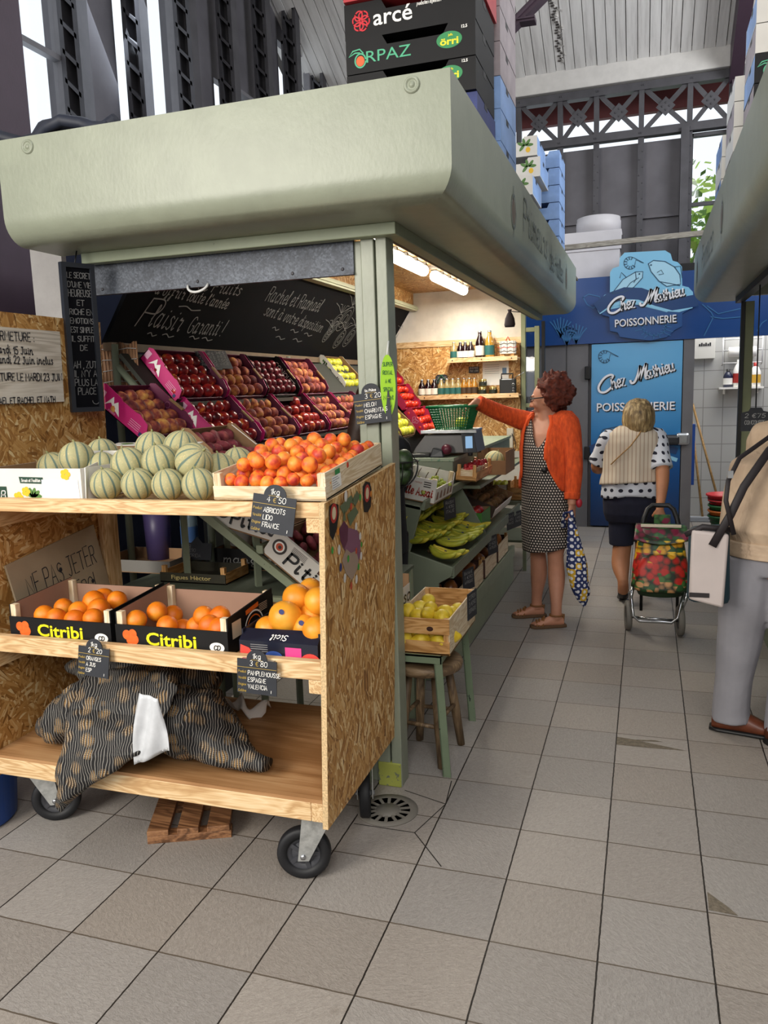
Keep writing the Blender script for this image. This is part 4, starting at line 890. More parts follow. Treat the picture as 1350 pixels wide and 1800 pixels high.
def flower(m, F, cx, cy, r, mi):
    for k in range(5): disc(m, F, cx + r * .6 * math.cos(k * 1.257), cy + r * .6 * math.sin(k * 1.257), r * .55, r * .5, .0012 + .0001 * k, 10, mi)
for px, py, r_ in ((115, 834, .018), (46, 864, .016), (33, 874, .018)): flower(m, F, *W2(px, py), r_, 0)
for a in (-.9, -.3, .3, .9, 1.6): x_, y_ = W2(58, 872); disc(m, F, x_ + .02 * math.sin(a), y_ + .012 * math.cos(a), .008, .018, .001, 10, 1, -a)
x_, y_ = W2(33, 838); patch(m, F, [(x_, y_), (x_ + .1, y_ - .002), (x_ + .1, y_ - .024), (x_ + .004, y_ - .022)][::-1], .001, 2); pen(m, 'Terroir et Tradition', F @ Matrix.Translation((x_ + .01, y_ - .017, .0012)), .01, .0016, .3, fit=.08, mi=3)
x_, y_ = W2(0, 855); patch(m, F, [(x_ - .05, y_ - .07), (x_ + .03, y_ - .07), (x_ + .028, y_), (x_ - .05, y_)], .001, 2); pen(m, 'B', F @ Matrix.Translation((x_ + .002, y_ - .045, .0015)), .03, .003, .2, mi=3); disc(m, F, x_ + .035, y_ - .05, .013, .013, .002, 14, 4)
m.build('printed_design', [YEL, GRN, DGRN, WHITE, ORP], wc, world=True)
m = MB(); a = W2(73, 843); b = W2(142, 880); patch(m, F, [(a[0], b[1] - .01), (b[0], b[1] - .01), (b[0] - .004, a[1]), (a[0], a[1])], .0014); m.build('blank_label', mat('blank_white_label', '#e9e9ee', .4), wc, world=True)
fl = MB(); p = [P('y', 2.15, 150, 822), P('y', 2.3, 172, 812), P('y', 2.3, 178, 858), P('y', 2.15, 152, 880)]
fl.add(p + [q + V((-.004, 0, 0)) for q in p], [(0, 1, 2, 3), (7, 6, 5, 4), (0, 4, 5, 1), (1, 5, 6, 2), (2, 6, 7, 3), (3, 7, 4, 0)]); fl.build('end_flap', WHTCARD, wc, world=True)
rc = carton('melon_carton', 'open brown melon carton with leaf printed rim at the back of the top shelf', 'carton', -2.03, -1.64, 2.42, 2.66, 1.232, .15, WHTCARD, CARD)
m = MB(); Fb = frame((-2.03, 2.655, 1.382), (1, 0, 0), (0, .35, .05)); m.box(0, .39, 0, .05, 0, .003, Fb); m.build('rim_flap', WHTCARD, rc, world=True)
m = MB()
for k in range(3): disc(m, Fb, .06 + .13 * k, .025, .03, .014, .004, 10, 1); flower(m, Fb, .1 + .13 * k, .025, .012, 0)
m.build('printed_design', [YEL, GRN], rc, world=True)
# apricot crate, tilted towards the front
def slat_crate(name, label, cat, L, Wd, h, fronth, loc, rot, wm, posth, holes=False, parts_end=None):
    """open wooden tray; x along the front, y to the back"""
    e = thing(name, label, cat, loc, rot); t = .006
    MB().box(0, L, 0, Wd, 0, .006).build('base', wm['x'], e)
    MB().box(0, L, 0, t, 0, fronth).build('front_side', wm['x'], e, bevel=.001); MB().box(0, L, Wd - t, Wd, 0, h).build('back_side', wm['x'], e, bevel=.001)
    for x in (0, L - t): MB().box(x, x + t, t, Wd - t, 0, h).build('end_side', wm['y'], e, bevel=.001)
    for x in (t, L - t - .02):
        for y in (t, Wd - t - .02): MB().box(x, x + .02, y, y + .02, .006, posth).build('corner_post', wm['z'], e, bevel=.001)
    return e
PW = {'x': palewood('x'), 'y': palewood('y'), 'z': palewood('z')}; CW = {'x': cratewood('x'), 'y': cratewood('y'), 'z': cratewood('z')}
TILT = math.atan2(.052, .53)
ac = slat_crate('apricot_crate', 'pale poplar crate full of apricots on the end of the top shelf', 'crate', .372, .53, .082, .042, (-1.258, 2.118, 1.2525), (TILT, 0, 0), PW, .08)
m = MB(); Fx = frame((.3735, .05, .02), (0, 1, 0), (0, 0, 1)); patch(m, Fx, [(0, 0), (.075, 0), (.075, .04), (0, .04)], .0005); patch(m, Fx, [(.03, .04), (.07, .04), (.07, .056), (.03, .056)], .0005, 1)
for k in range(5): m.box(.004, .06 - .01 * (k % 3), .005 + .007 * k, .007 + .007 * k, .0006, .0009, Fx, 2)
setp(m.build('crate_label', [WHITE, mat('green_label', '#2f8a4a', .5), mat('grey_label_print', '#8a8a8a', .6)], ac), 'white and green paper label')
Mac = mw(ac); rnd = random.Random(12); k = 0
rows = [(.035, .048, 8, 0), (.09, .056, 7, .02), (.145, .062, 7, 0), (.2, .07, 7, .02), (.255, .075, 7, 0), (.31, .078, 7, .02), (.365, .08, 6, .02), (.42, .08, 6, 0), (.475, .075, 6, .02)]
for j, (yy, zz, nn, off) in enumerate(rows):
    for i in range(nn):
        q = Mac @ V((.045 + off + i * (.3 - off) / (nn - 1) + rnd.uniform(-.006, .006), yy + rnd.uniform(-.008, .008), zz + rnd.uniform(-.006, .012)))
        put(APRI, 'apricot', q, rnd.uniform(.0215, .0255), 'apricot in row %s from the front of the crate, %s along' % (ORD[j], ORD[i]), 'apricot', 'apricots in the crate')
for j in range(5):
    for i in range(5):
        q = Mac @ V((.07 + i * .058 + rnd.uniform(-.01, .01), .07 + j * .075, .098 + .004 * j + rnd.uniform(-.006, .008)))
        put(APRI, 'apricot', q, rnd.uniform(.0225, .0265), 'apricot heaped on top, heap row %s from the front, %s along' % (ORD[j], ORD[i]), 'apricot', 'apricots in the crate')
# ------------------------------------------------------------------ orange crates on the middle shelf
def citrus_crate(label, x0):
    L, Wd = .425, .33; e = thing('orange_crate', label, 'crate', (x0, 2.14, .7375)); t = .005
    INN = mat('pinkish_card_lining', '#9c7a66', .8, var=.06)
    MB().box(0, L, 0, Wd, 0, .005).build('base', INN, e)
    m = MB().box(0, L, 0, t, 0, .084); m.mi[4] = 1; m.build('front_side', [BLKCARD, INN], e)
    m = MB().box(0, L, Wd - t, Wd, 0, .125); m.mi[2] = 1; m.build('back_side', [BLKCARD, INN], e)
    for x, fi in ((0, 3), (L - t, 5)):
        m = MB().hexa([(x, t, 0), (x + t, t, 0), (x + t, Wd - t, 0), (x, Wd - t, 0), (x, t, .125), (x + t, t, .125), (x + t, Wd - t, .148), (x, Wd - t, .148)]); m.mi[fi] = 1; m.build('end_side', [BLKCARD, INN], e)
        m = MB().box(x - .003 if x else x, x + t + (.003 if not x else 0), t, Wd - t, .125, .126, None); 
    for x in (t, L - t - .022):
        for y in (t, Wd - t - .022): MB().box(x, x + .022, y, y + .022, .005, .126 if y < .1 else .14).build('corner_post', palewood('z'), e, bevel=.001)
    Fr = frame((0, 0, 0), (1, 0, 0), (0, 0, 1)); m = MB(); typ(m, 'Citribi', Fr @ Matrix.Translation((.12, .022, 0)), .042, .022, wfit=.19)
    m.build('brand_lettering', mat('bright_yellow_print', '#e8dc1c', .4), e)
    m = MB()
    for a, b, r_ in ((.045, .05, .017), (.068, .055, .016), (.072, .036, .018), (.055, .03, .013)): disc(m, Fr, a, b, r_, r_, .001 + a * .005, 18)
    m.build('printed_oranges', mat('orange_fruit_print', '#e0641e', .5, var=.25, vs=60), e)
    m = MB(); disc(m, Fr, .385, .03, .027, .017, .001); m.build('oval_mark', WHITE, e); m = MB(); pen(m, 'CD', Fr @ Matrix.Translation((.385, .023, .001)), .014, .003, .2, center=True); m.build('oval_initials', BLACK, e)
    m = MB()
    for k in range(3): m.box(L - .012 - .001, L - .001 + .002, .08 + k * .07, .095 + k * .07, .13 + k * .004, .134 + k * .005)
    Fe = frame((L + .0008, .03, .02), (0, 1, 0), (0, 0, 1)); m2 = MB(); patch(m2, Fe, [(.0, .03), (.06, .03), (.06, .085), (0, .085)], .0005, 1); loop(m2, Fe, ell(.15, .03, .065, .055, 20, 0, 0, PI), .006, .0008, False, 2); loop(m2, Fe, ell(.15, .03, .05, .04, 20, 0, 0, PI), .005, .0008, False, 0); ribbon(m2, [(.1, .092), (.18, .1)], .016, .0008, Fe)
    for q in range(5): m2.box(.19, .25, .07 + q * .006, .072 + q * .006, .0005, .0009, Fe, 1)
    m2.build('end_print', [ORP, mat('beige_label', '#c9b49a', .6), WHITE], e); return e
citrus_crate('black printed orange crate beside the cardboard sign', -2.125); citrus_crate('black printed orange crate in the middle of the shelf', -1.681)
for n_, lst in (('crate beside the cardboard sign', ((78, 1081, 2.2, 'front row, first'), (99, 1086, 2.19, 'front row, second'), (112, 1068, 2.32, 'back, half in shade'), (138, 1074, 2.25, 'middle, with a navel'), (131, 1089, 2.19, 'front row, third'), (165, 1057, 2.3, 'upper, the largest'), (183, 1052, 2.36, 'hidden behind the largest'), (206, 1055, 2.34, 'upper, by the end side'), (174, 1071, 2.25, 'middle, below the largest'), (164, 1087, 2.19, 'front row, by the corner post'))),
                ('middle crate', ((240, 1090, 2.2, 'front, alone by the post'), (276, 1075, 2.27, 'by the handle hole'), (304, 1081, 2.34, 'darker, behind'), (294, 1100, 2.19, 'low at the front'), (358, 1083, 2.24, 'topmost of the cluster'), (387, 1083, 2.24, 'beside the topmost'), (368, 1099, 2.19, 'front of the cluster'), (346, 1101, 2.24, 'low behind the front ones'), (386, 1104, 2.18, 'half hidden by the corner post'), (322, 1106, 2.26, 'barely showing, low')))):
    for px, py, y, w_ in lst: put(ORAN, 'orange', P('y', y, px, py), .0355 if 'largest' not in w_ else .04, 'orange %s, in the %s' % (w_, n_), 'orange', 'oranges in the black crates')
gb = thing('grapefruit_carton', 'low dark blue carton of grapefruits at the end of the middle shelf', 'carton', (-1.08, 2.14, .7375)); DB = mat('navy_printed_card', '#14182a', .35, var=.3, vs=10)
MB().box(-1.215, -.945, 2.14, 2.52, .7375, .742).build('base', CARD, gb, world=True)
MB().hexa([(-1.215, 2.14, .742), (-.945, 2.14, .742), (-.945, 2.15, .742), (-1.215, 2.15, .742), (-1.215, 2.14, .80), (-.945, 2.14, .80), (-.945, 2.18, .832), (-1.215, 2.18, .828)]).build('front_side', DB, gb, world=True)
MB().box(-1.215, -.945, 2.505, 2.515, .742, .84).build('back_side', DB, gb, world=True)
for x in (-1.215, -.95): MB().box(x, x + .005, 2.16, 2.505, .742, .83).build('end_side', DB, gb, world=True)
F = frame((-1.215, 2.1395, .742), (1, 0, 0), (0, 0, 1)); m = MB()
patch(m, F, [(.0, .0), (.06, 0), (.035, .035), (.005, .045)], .001, 0); disc(m, F, .245, .0, .035, .03, .001, 20, 0); disc(m, F, .12, .012, .03, .018, .001, 20, 1); patch(m, F, [(.16, .015), (.215, .015), (.215, .045), (.16, .045)], .001, 2)
for q in range(4): m.box(.04, .1, .025 + q * .007, .027 + q * .007, .001, .0012, F, 3)
m.build('printed_design', [mat('grapefruit_flesh_print', '#d8443a', .5), mat('blue_flower_print', '#2f4f9a', .5), mat('pink_label', '#e0408a', .5), mat('grey_label_print', '#8a8a8a', .6)], gb, world=True)
m = MB(); pen(m, 'Sicilì', frame((-1.05, 2.16, .817), (-1, 0, 0), (0, -.04, -.03)), .02, .003, .2); m.build('lettering', WHITE, gb, world=True)
for px, py, y, r_, w_ in ((502, 1085, 2.235, .056, 'with a blue sticker, in front'), (523, 1052, 2.34, .052, 'topmost, with a navel'), (561, 1057, 2.30, .05, 'cut off by the side panel'), (549, 1083, 2.3, .045, 'in the middle below the topmost'), (535, 1102, 2.24, .042, 'with a dark sticker, low'), (556, 1108, 2.2, .045, 'lowest by the side panel'), (472, 1106, 2.24, .045, 'peeking by the middle crate'), (547, 1036, 2.44, .042, 'furthest back in the carton')):
    c = P('y', y, px, py); o = put(GRAPEF, 'grapefruit', c, r_, 'grapefruit %s' % w_, 'grapefruit', 'grapefruits in the navy carton', (.4, .5, 1.))
    if 'sticker' in w_:
        M = o.matrix_world; dct = (CAM - c).normalized() + V((-.25, 0, .3)); dct.normalize(); mm = MB(); Fz = frame(c + dct * (r_ * .995), dct.orthogonal(), dct.cross(dct.orthogonal())); disc(mm, Fz, 0, 0, .008, .01, .0015, 14); o2 = mm.build('fruit_sticker', DOTM[3], o, world=True)
# ------------------------------------------------------------------ price slates
def price_slate(label, px, py, wpx, y, rows, tilt=0., roll=0., wd=.085):
    """px, py: top middle of the slate's square part"""
    c = P('y', y, px, py); e = thing('price_slate', label, 'price tag', c, (tilt, roll, 0), 'chalk price slates'); h = wd * .8
    pts = [(-wd / 2, -h), (wd / 2, -h), (wd / 2, 0)] + [(wd * .26 * math.cos(a), wd * .24 * math.sin(a)) for a in [PI * k / 14 for k in range(15)]] + [(-wd / 2, 0)]
    Fv = frame((0, 0, 0), (1, 0, 0), (0, 0, 1)); MB().prism(pts, 0, .003, Fv).build('slate', SLATE, e, recalc=True)
    m = MB(); z = .0042
    def wr(s, x, yy, hh, **k): pen(m, s, Fv @ Matrix.Translation((x * wd, yy * wd, z - .0015)), hh * wd, .0016 if hh < .13 else .0022, .05, jit=.2, **k)
    wr('1kg' if rows[0] != '3,20' else 'la Pièce', 0, .03, .12 if rows[0] != '3,20' else .06, center=True)
    a, b = rows[0].split(','); wr(a, -.17, -.14, .12); wr(b, .1, -.14, .12)
    yy = -.36
    for s in rows[1:]: wr(s, -.22, yy, .1, wide=.8); yy -= .16
    wr('I', .36, -.74, .06); m.build('chalk_writing', WHITE, e)
    g = MB(); ribbon(g, [(-.5 * wd, -.19 * wd), (.5 * wd, -.19 * wd)], .0012, z, Fv); ribbon(g, [(-.14 * wd, -.0 * wd), (.14 * wd, -.0 * wd)], .001, z, Fv)
    pen(g, '€', Fv @ Matrix.Translation((-.02 * wd, -.14 * wd, z - .0015)), .1 * wd, .0014)
    for k, s in enumerate(('Produit', 'Variété', 'Origine', 'Calibre')): pen(g, s, Fv @ Matrix.Translation((-.47 * wd, (-.32 - .15 * k) * wd, z - .0015)), .055 * wd, .0009, .2, fit=.2 * wd)
    g.build('gold_print', GOLD, e); MB().box(-wd * .4, wd * .4, -.002, .02, -.012, .0, None).build('clip', STEEL, e) ; return e
price_slate('dark slate price tag for apricots clipped to the top shelf', 484, 872, 0, 2.085, ('4,50', 'ABRICOTS', 'LIDO', 'FRANCE'), -.1, .13, .14)
price_slate('dark slate price tag for juice oranges on the middle shelf', 166, 1138, 0, 2.085, ('2,20', 'ORANGES', 'A JUS', 'ESP'), -.12, .06, .122)
price_slate('dark slate price tag for grapefruits on the middle shelf', 452, 1160, 0, 2.085, ('3,80', 'PAMPLEMOUSSE', 'ESPAGNE', 'VALENCIA'), -.06, .03, .135)
price_slate('dark slate price tag for melons hung on the green post', 652, 690, 0, 2.77, ('3,20', 'MELON', 'CHARENTAIS', 'ESPAGNE'), -.05, -.1, .14)
sr = thing('green_oval_tag', 'lime green oval tag hanging from the corner post', 'tag', P('y', 2.77, 682, 678)); c = sr.location.copy()
Fo = frame(c, (.9, .45, 0), (0, 0, 1)); m = MB(); m.prism(ell(0, 0, .028, .112, 28), 0, .002, Fo); m.build('tag_card', mat('lime_card', '#9ccf2a', .5), sr, world=True, recalc=True)
m = MB()
for k, s in enumerate(('SUPER', 'ROYAL', 'A 4€', 'SPECIAL', 'Noël')): pen(m, s, Fo @ Matrix.Translation((0, .07 - .03 * k, .0022)), .014, .002, 0, center=True, fit=.036 if k not in (2,) else .02)
loop(m, Fo, ell(0, -.07, .01, .012, 12, 0, PI, 2 * PI), .002, .003, False); m.build('marker_writing', mat('green_ink', '#2f6a2a', .6), sr, world=True)
MB().tube([c + V((0, 0, .11)), c + V((0, .02, .16))], .004, 6).build('clear_tape', mat('clear_tape', '#c9ccc6', .2), sr, world=True)
# ------------------------------------------------------------------ potato nets
NET = net_mat()
def sack(label, rings, seed):
    """rings: centre, half width vector, half thickness vector"""
    rs = []; K = 26
    def ev(t):
        i = min(int(t), len(rings) - 2); f = t - i; f = f * f * (3 - 2 * f); return [V(a).lerp(V(b), f) for a, b in zip(rings[i], rings[i + 1])]
    N = (len(rings) - 1) * 7
    for s in range(N + 1):
        c, u, v = ev(s / 7 if s < N else len(rings) - 1 - 1e-6); ring = []
        for k in range(K):
            a = 2 * PI * k / K; q = c + u * math.cos(a) + v * math.sin(a)
            d = (q - c); nn = d.normalized() if d.length > 1e-6 else V((0, 0, 1))
            cell = noise.cell_vector(q * 0) if 0 else None
            b = noise.noise(q * 17 + V((seed, 0, 0))) * .024 + noise.noise(q * 9 + V((0, seed, 0))) * .014
            q = q + nn * b * min(1, d.length / .04); q.z = max(q.z, .316) if q.y > 2.095 else q.z; ring.append(q)
        rs.append(ring)
    return solo(MB().rings(rs), 'potato_net', NET, label, 'net bag', group='black nets of potatoes')
sack('black net of potatoes slumped against the side panel', [((-2.14, 2.24, .36), (0, .02, .0), (.0, 0, .03)), ((-2.05, 2.27, .40), (0, .12, 0), (0, 0, .085)), ((-1.93, 2.3, .45), (0, .14, .0), (0, 0, .13)), ((-1.8, 2.32, .44), (0, .1, 0), (0, 0, .1))], 1)
sack('black net of potatoes lying on top at the back', [((-2.08, 2.36, .57), (0, .03, .0), (0, 0, .02)), ((-1.98, 2.38, .57), (0, .1, 0), (0, 0, .06)), ((-1.8, 2.42, .60), (0, .13, 0), (0, 0, .085)), ((-1.62, 2.44, .57), (0, .12, 0), (0, 0, .08)), ((-1.5, 2.46, .52), (0, .05, 0), (0, 0, .04))], 2)
sack('black net of potatoes with a tail towards the empty shelf', [((-1.78, 2.34, .42), (0, .08, 0), (0, 0, .08)), ((-1.6, 2.3, .43), (0, .15, 0), (0, 0, .115)), ((-1.45, 2.28, .43), (0, .15, 0), (0, 0, .11)), ((-1.33, 2.24, .385), (0, .1, 0), (0, 0, .07)), ((-1.22, 2.2, .36), (0, .035, 0), (0, 0, .03)), ((-1.17, 2.19, .36), (0, .045, 0), (0, 0, .022))], 3)
sack('black net of potatoes draped over the front edge', [((-1.70, 2.34, .585), (.13, 0, 0), (0, .02, .03)), ((-1.70, 2.22, .575), (.185, 0, 0), (0, .03, .05)), ((-1.70, 2.115, .50), (.19, 0, 0), (0, .04, .03)), ((-1.715, 2.055, .40), (.175, 0, .03), (0, .04, .0)), ((-1.76, 2.045, .31), (.13, 0, .05), (0, .042, 0)), ((-1.83, 2.045, .24), (.085, 0, .05), (0, .032, 0)), ((-1.885, 2.05, .175), (.02, 0, .02), (0, .008, 0))], 4)
PLAS = mat('crumpled_white_plastic', '#c9ccd0', .25, var=.1, vs=20, spec=.6)
A, B_, C_, D_ = P('y', 2.03, 245, 1218), P('y', 2.03, 278, 1228), P('y', 2.03, 300, 1318), P('y', 2.03, 232, 1347)
def lab(u, v):
    p = A.lerp(B_, u).lerp(D_.lerp(C_, u), v); return p + V((0, -.012 * math.sin(u * 9 + v * 4) * (.3 + v) - .02 * v * (1 - v), 0))
solo(MB().sheet(lab, 10, 14, .0012), 'plastic_label', PLAS, 'crumpled white plastic label stapled to the draped potato net', 'label')
A = P('z', .316, 372, 1255)
def pap(u, v): return V((A.x + .02 + .2 * u, A.y + .02 + .05 * v + .03 * math.sin(u * 7), .334 + .02 * math.sin(u * 13 + v * 3) + .014 * math.sin(v * 6 + u * 5) + .012 * v))
solo(MB().sheet(pap, 18, 6, .0012), 'crumpled_paper', mat('white_tissue_paper', '#d6d3cf', .8), 'strip of crumpled white paper on the bottom shelf', 'paper')
# pallet offcut under the trolley, blue tub at its left
p0, p1 = V((-1.655, 2.18, 0)), V((-1.385, 2.30, 0)); Fp = frame(p0, p1 - p0, V((0, 0, 1)).cross(p1 - p0)); L_ = (p1 - p0).length
pl = thing('pallet_offcut', 'small broken pallet piece on the floor under the trolley', 'pallet', p0); OLD = wood('weathered_pallet_wood', ('#5a3a22', '#8a6040', '#a87c54'), 'x', 1., ring=8)
MB().box(0, L_, 0, .05, 0, .028, Fp).box(0, L_, .2, .25, 0, .028, Fp).build('bearer', OLD, pl, world=True, bevel=.002)
for x_, w_ in ((0, .075), (.105, .075), (.21, .08)): MB().box(x_, x_ + w_, .0, .26, .028, .048, Fp).build('slat', OLD, pl, world=True, bevel=.002)
q = P('y', 2.15, 14, 1430)
solo(MB().lathe([(0, 0), (.15, 0), (.16, .01), (.175, .2), (.182, .2), (.182, .215), (.168, .215), (.15, .02), (0, .015)], 32, Matrix.Translation((q.x - .178, 2.15, 0))), 'blue_tub', mat('blue_plastic', '#1c4a9a', .4), 'blue plastic tub on the floor beside the trolley', 'tub')
# ------------------------------------------------------------------ sloping display of peach trays along the left wall
rk = thing('display_rack', 'green painted sloping rack carrying the peach trays along the stall wall', 'rack', (-2.3, 5.0, 0))
def slope(x, z, a): return V((x, 0, z)), V((-math.cos(R(a)), 0, math.sin(R(a)))), V((math.sin(R(a)), 0, math.cos(R(a))))
for x, z, a, L_, nm in ((-2.215, 1.541, 50, .32, 'upper_board'), (-2.035, 1.30, 43, .34, 'lower_board')):
    o, d, n = slope(x, z, a); p = [o - n * .002, o + d * L_ - n * .002]; m = MB()
    v = [V((q.x, y, q.z)) - n * e for e in (.02, 0) for q, y in ((p[0], 3.3), (p[0], 7.5), (p[1], 7.5), (p[1], 3.3))]
    m.hexa(v); m.build(nm, mat('dark_rack_board', '#23261f', .8), rk, world=True, recalc=True)
    MB().hexa([V((o.x, y, o.z)) + q for q in (V((0, 0, -.03)), V((0, 0, .012))) for y, q2 in ((3.3, 0),) for q2 in (0,)] * 0 + [V((o.x - .0, 3.3, o.z - .022)), V((o.x + .02, 3.3, o.z - .022)), V((o.x + .02, 7.5, o.z - .022)), V((o.x, 7.5, o.z - .022)), V((o.x, 3.3, o.z + .0)), V((o.x + .02, 3.3, o.z + .0)), V((o.x + .02, 7.5, o.z + .0)), V((o.x, 7.5, o.z + .0))]).build('front_rail', mat('dark_brown_rail', '#3a332a', .7, var=.2), rk, world=True)
for y in (3.32, 5.3, 7.4):
    MB().tube([(-2.0, y, 0), (-2.0, y, 1.28)], .022, 4).build('upright', SAGEK, rk, world=True); MB().tube([(-2.47, y, 0), (-2.47, y, 1.83)], .022, 4).build('upright', SAGEK, rk, world=True)
    MB().tube([(-2.02, y, 1.25), (-2.46, y, 1.72)], .02, 4).build('brace', SAGEK, rk, world=True)
MB().box(-2.52, -2.47, 3.3, 7.55, 1.80, 1.84).build('top_rail', mat('brown_rail', '#6d5a44', .7, var=.2), rk, world=True)
MB().box(-2.06, -2.04, 3.35, 7.5, .05, 1.2).build('back_curtain', mat('dark_cloth', '#101214', .95), rk, world=True)
TAB = mat('brown_tab', '#8a6a44', .8)
def tray(name, label, loc, ang, L_, Wd, h, outer, inner, mark=None):
    Fm = Matrix(((0, -math.cos(R(ang)), math.sin(R(ang)), 0), (1, 0, 0, 0), (0, math.sin(R(ang)), math.cos(R(ang)), 0), (0, 0, 0, 1)))
    e = thing(name, label, 'tray', loc, Fm.to_euler()); t = .004
    MB().box(0, L_, 0, Wd, 0, .004).build('base', inner, e)
    MB().box(0, L_, 0, t, 0, h * .3).build('front_lip', inner, e); MB().box(0, L_, Wd - t, Wd, 0, h * .8).build('back_side', inner, e)
    for x, s in ((0, 1), (L_ - t, -1)):
        pts = [(0, 0), (Wd, 0), (Wd, h * .92), (Wd * .93, h * 1.08), (Wd * .6, h), (Wd * .58, h * .93), (Wd * .3, h * .93), (Wd * .25, h * .98), (Wd * .06, h * .8), (0, h * .35)]
        m = MB().add([(x, a, b) for a, b in pts] + [(x + t, a, b) for a, b in pts], [tuple(range(9, -1, -1)) if 1 else (), tuple(range(10, 20))]); m.mi = [0, 1] if s > 0 else [1, 0]
        for i in range(10):
            j = (i + 1) % 10; m.add([(x, *pts[i]), (x, *pts[j]), (x + t, *pts[j]), (x + t, *pts[i])], [(0, 1, 2, 3)], mi=0)
        m.build('near_end' if s > 0 else 'far_end', [outer, inner], e, recalc=True)
        MB().box(x - .008, x + t + .008, Wd * .3, Wd * .58, h * .9, h * .985).build('stacking_tab', TAB, e) if s < 0 else None
    if mark is not None:
        Fe = frame((-.0012, 0, 0), (0, -1, 0), (0, 0, 1)); m = MB()   # print on the near end face
        patch(m, Fe, [(-.24, .02), (-.215, .075), (-.20, .05), (-.185, .068), (-.15, .015), (-.19, .03), (-.215, .045)], .0004); patch(m, Fe, [(-.285, .03), (-.255, .03), (-.255, .07), (-.285, .07)], .0004, 1)
        for k in range(4): m.box(-.10, -.04, .02 + .009 * k, .022 + .009 * k, .0003, .0006, Fe, 1)
        patch(m, Fe, [(-.035, .008), (-.02, .008), (-.02, .026), (-.035, .026)], .0004, 2); typ(m, 'rosso', Fe @ Matrix.Translation((-.21, .008, -.001)), .012, .01, mi=1)
        m.build('printed_mark', [WHITE, mat('pale_pink_print', '#d8a8c0', .6), mat('navy_print', '#20285a', .5)], e)
        Fi = frame((L_ - t - .0012, 0, 0), (0, -1, 0), (0, 0, 1)); m = MB(); loop(m, Fi, ell(-.17, h * .6, .014, .014, 14), .0022, .0006)
        for a, b in ((-.07, .03), (-.055, .036), (-.06, .02), (-.045, .026)): disc(m, Fi, a, b, .008, .008, .0006, 10, 1)
        m.build('inner_print', [mat('rose_print', '#9a5a7a', .6), mat('brown_fruit_print', '#8a5a3a', .6)], e)
    return e
def fill(e, me, kind, trayname, nx, ny, r, L_, Wd, z=.03, grp=None, skip=0, squash=1., x0=.04, cat=None, rng=random.Random(21)):
    M = mw(e); dx = (L_ - 2 * x0) / max(1, nx - 1); dy = (Wd - .085) / max(1, ny - 1)
    for j in range(ny):
        for i in range(nx):
            if rng.random() < skip and j == ny - 1: continue
            off = (dx * .3 if j % 2 else -dx * .1)
            q = M @ V((min(L_ - x0 * .8, max(x0 * .8, x0 + i * dx + off + rng.uniform(-.004, .004))), .045 + j * dy + rng.uniform(-.004, .004), z + rng.uniform(-.004, .006)))
            put(me, kind.replace(' ', '_'), q, r * rng.uniform(.94, 1.06), '%s, row %s up and %s along, in the %s' % (kind, ORD[j], ORD[i], trayname), cat or kind.split()[-1], grp or '%ss in the %s' % (kind, trayname), squash=squash)
specs = [('U', 3.42, 3.88, NECT, 'nectarine', 'first upper pink tray'), ('U', 3.90, 4.36, PEACH, 'peach', 'second upper tray'), ('U', 4.38, 4.84, PLUM_, 'red plum', 'third upper, black tray'), ('U', 4.88, 5.34, PEACH, 'peach', 'fourth upper tray'),
         ('D', 3.46, 3.91, NECT, 'nectarine', 'second lower pink tray'), ('D', 3.95, 4.41, PEACH, 'peach', 'third lower tray'), ('D', 4.44, 4.90, NECT, 'dark nectarine', 'fourth lower tray'), ('D', 4.93, 5.37, PEACH, 'peach', 'fifth lower tray'), ('D', 5.40, 5.85, PEACH, 'peach', 'last lower tray by the seller')]
for lv, y0, y1, me, kd, nm in specs:
    up_row = lv == 'U'; blk = 'black' in nm
    loc = (-2.215, y0, 1.541) if up_row else (-2.032, y0, 1.298); a = 50 if up_row else 43
    e = tray('peach_tray', 'printed card tray of %ss, the %s' % (kd, nm), loc, a, y1 - y0, .29 if up_row else .315, .085, BLKCARD if blk else MAGENTA, BLKCARD if blk else PLUMCARD, True)
    if blk:
        m = MB(); Fi = frame((y1 - y0 - .0055, .26, .03), (0, -1, 0), (0, 0, 1)); typ(m, 'CONQUET', Fi, .032, .01, wfit=.2); m.build('brand_lettering', WHITE, e)
        m = MB(); typ(m, 'CONQUET', frame((.14, -.001, .004), (1, 0, 0), (0, 0, 1)), .016, .01, wfit=.2); m.build('brand_lettering', mat('grey_print', '#8a8a8a', .5), e)
    fill(e, me, kd, nm, 5 if kd != 'red plum' else 6, 4 if kd != 'red plum' else 5, .0365 if kd != 'red plum' else .0295, y1 - y0, .29 if up_row else .31, skip=.5 if kd == 'dark nectarine' else 0)
e = tray('peach_tray', 'pink card tray of peaches beside the hanging chalkboard', (-2.025, 2.86, 1.385), 38, .36, .30, .09, MAGENTA, PLUMCARD, True); fill(e, PEACH, 'peach', 'tray beside the hanging chalkboard', 5, 4, .0365, .36, .3)
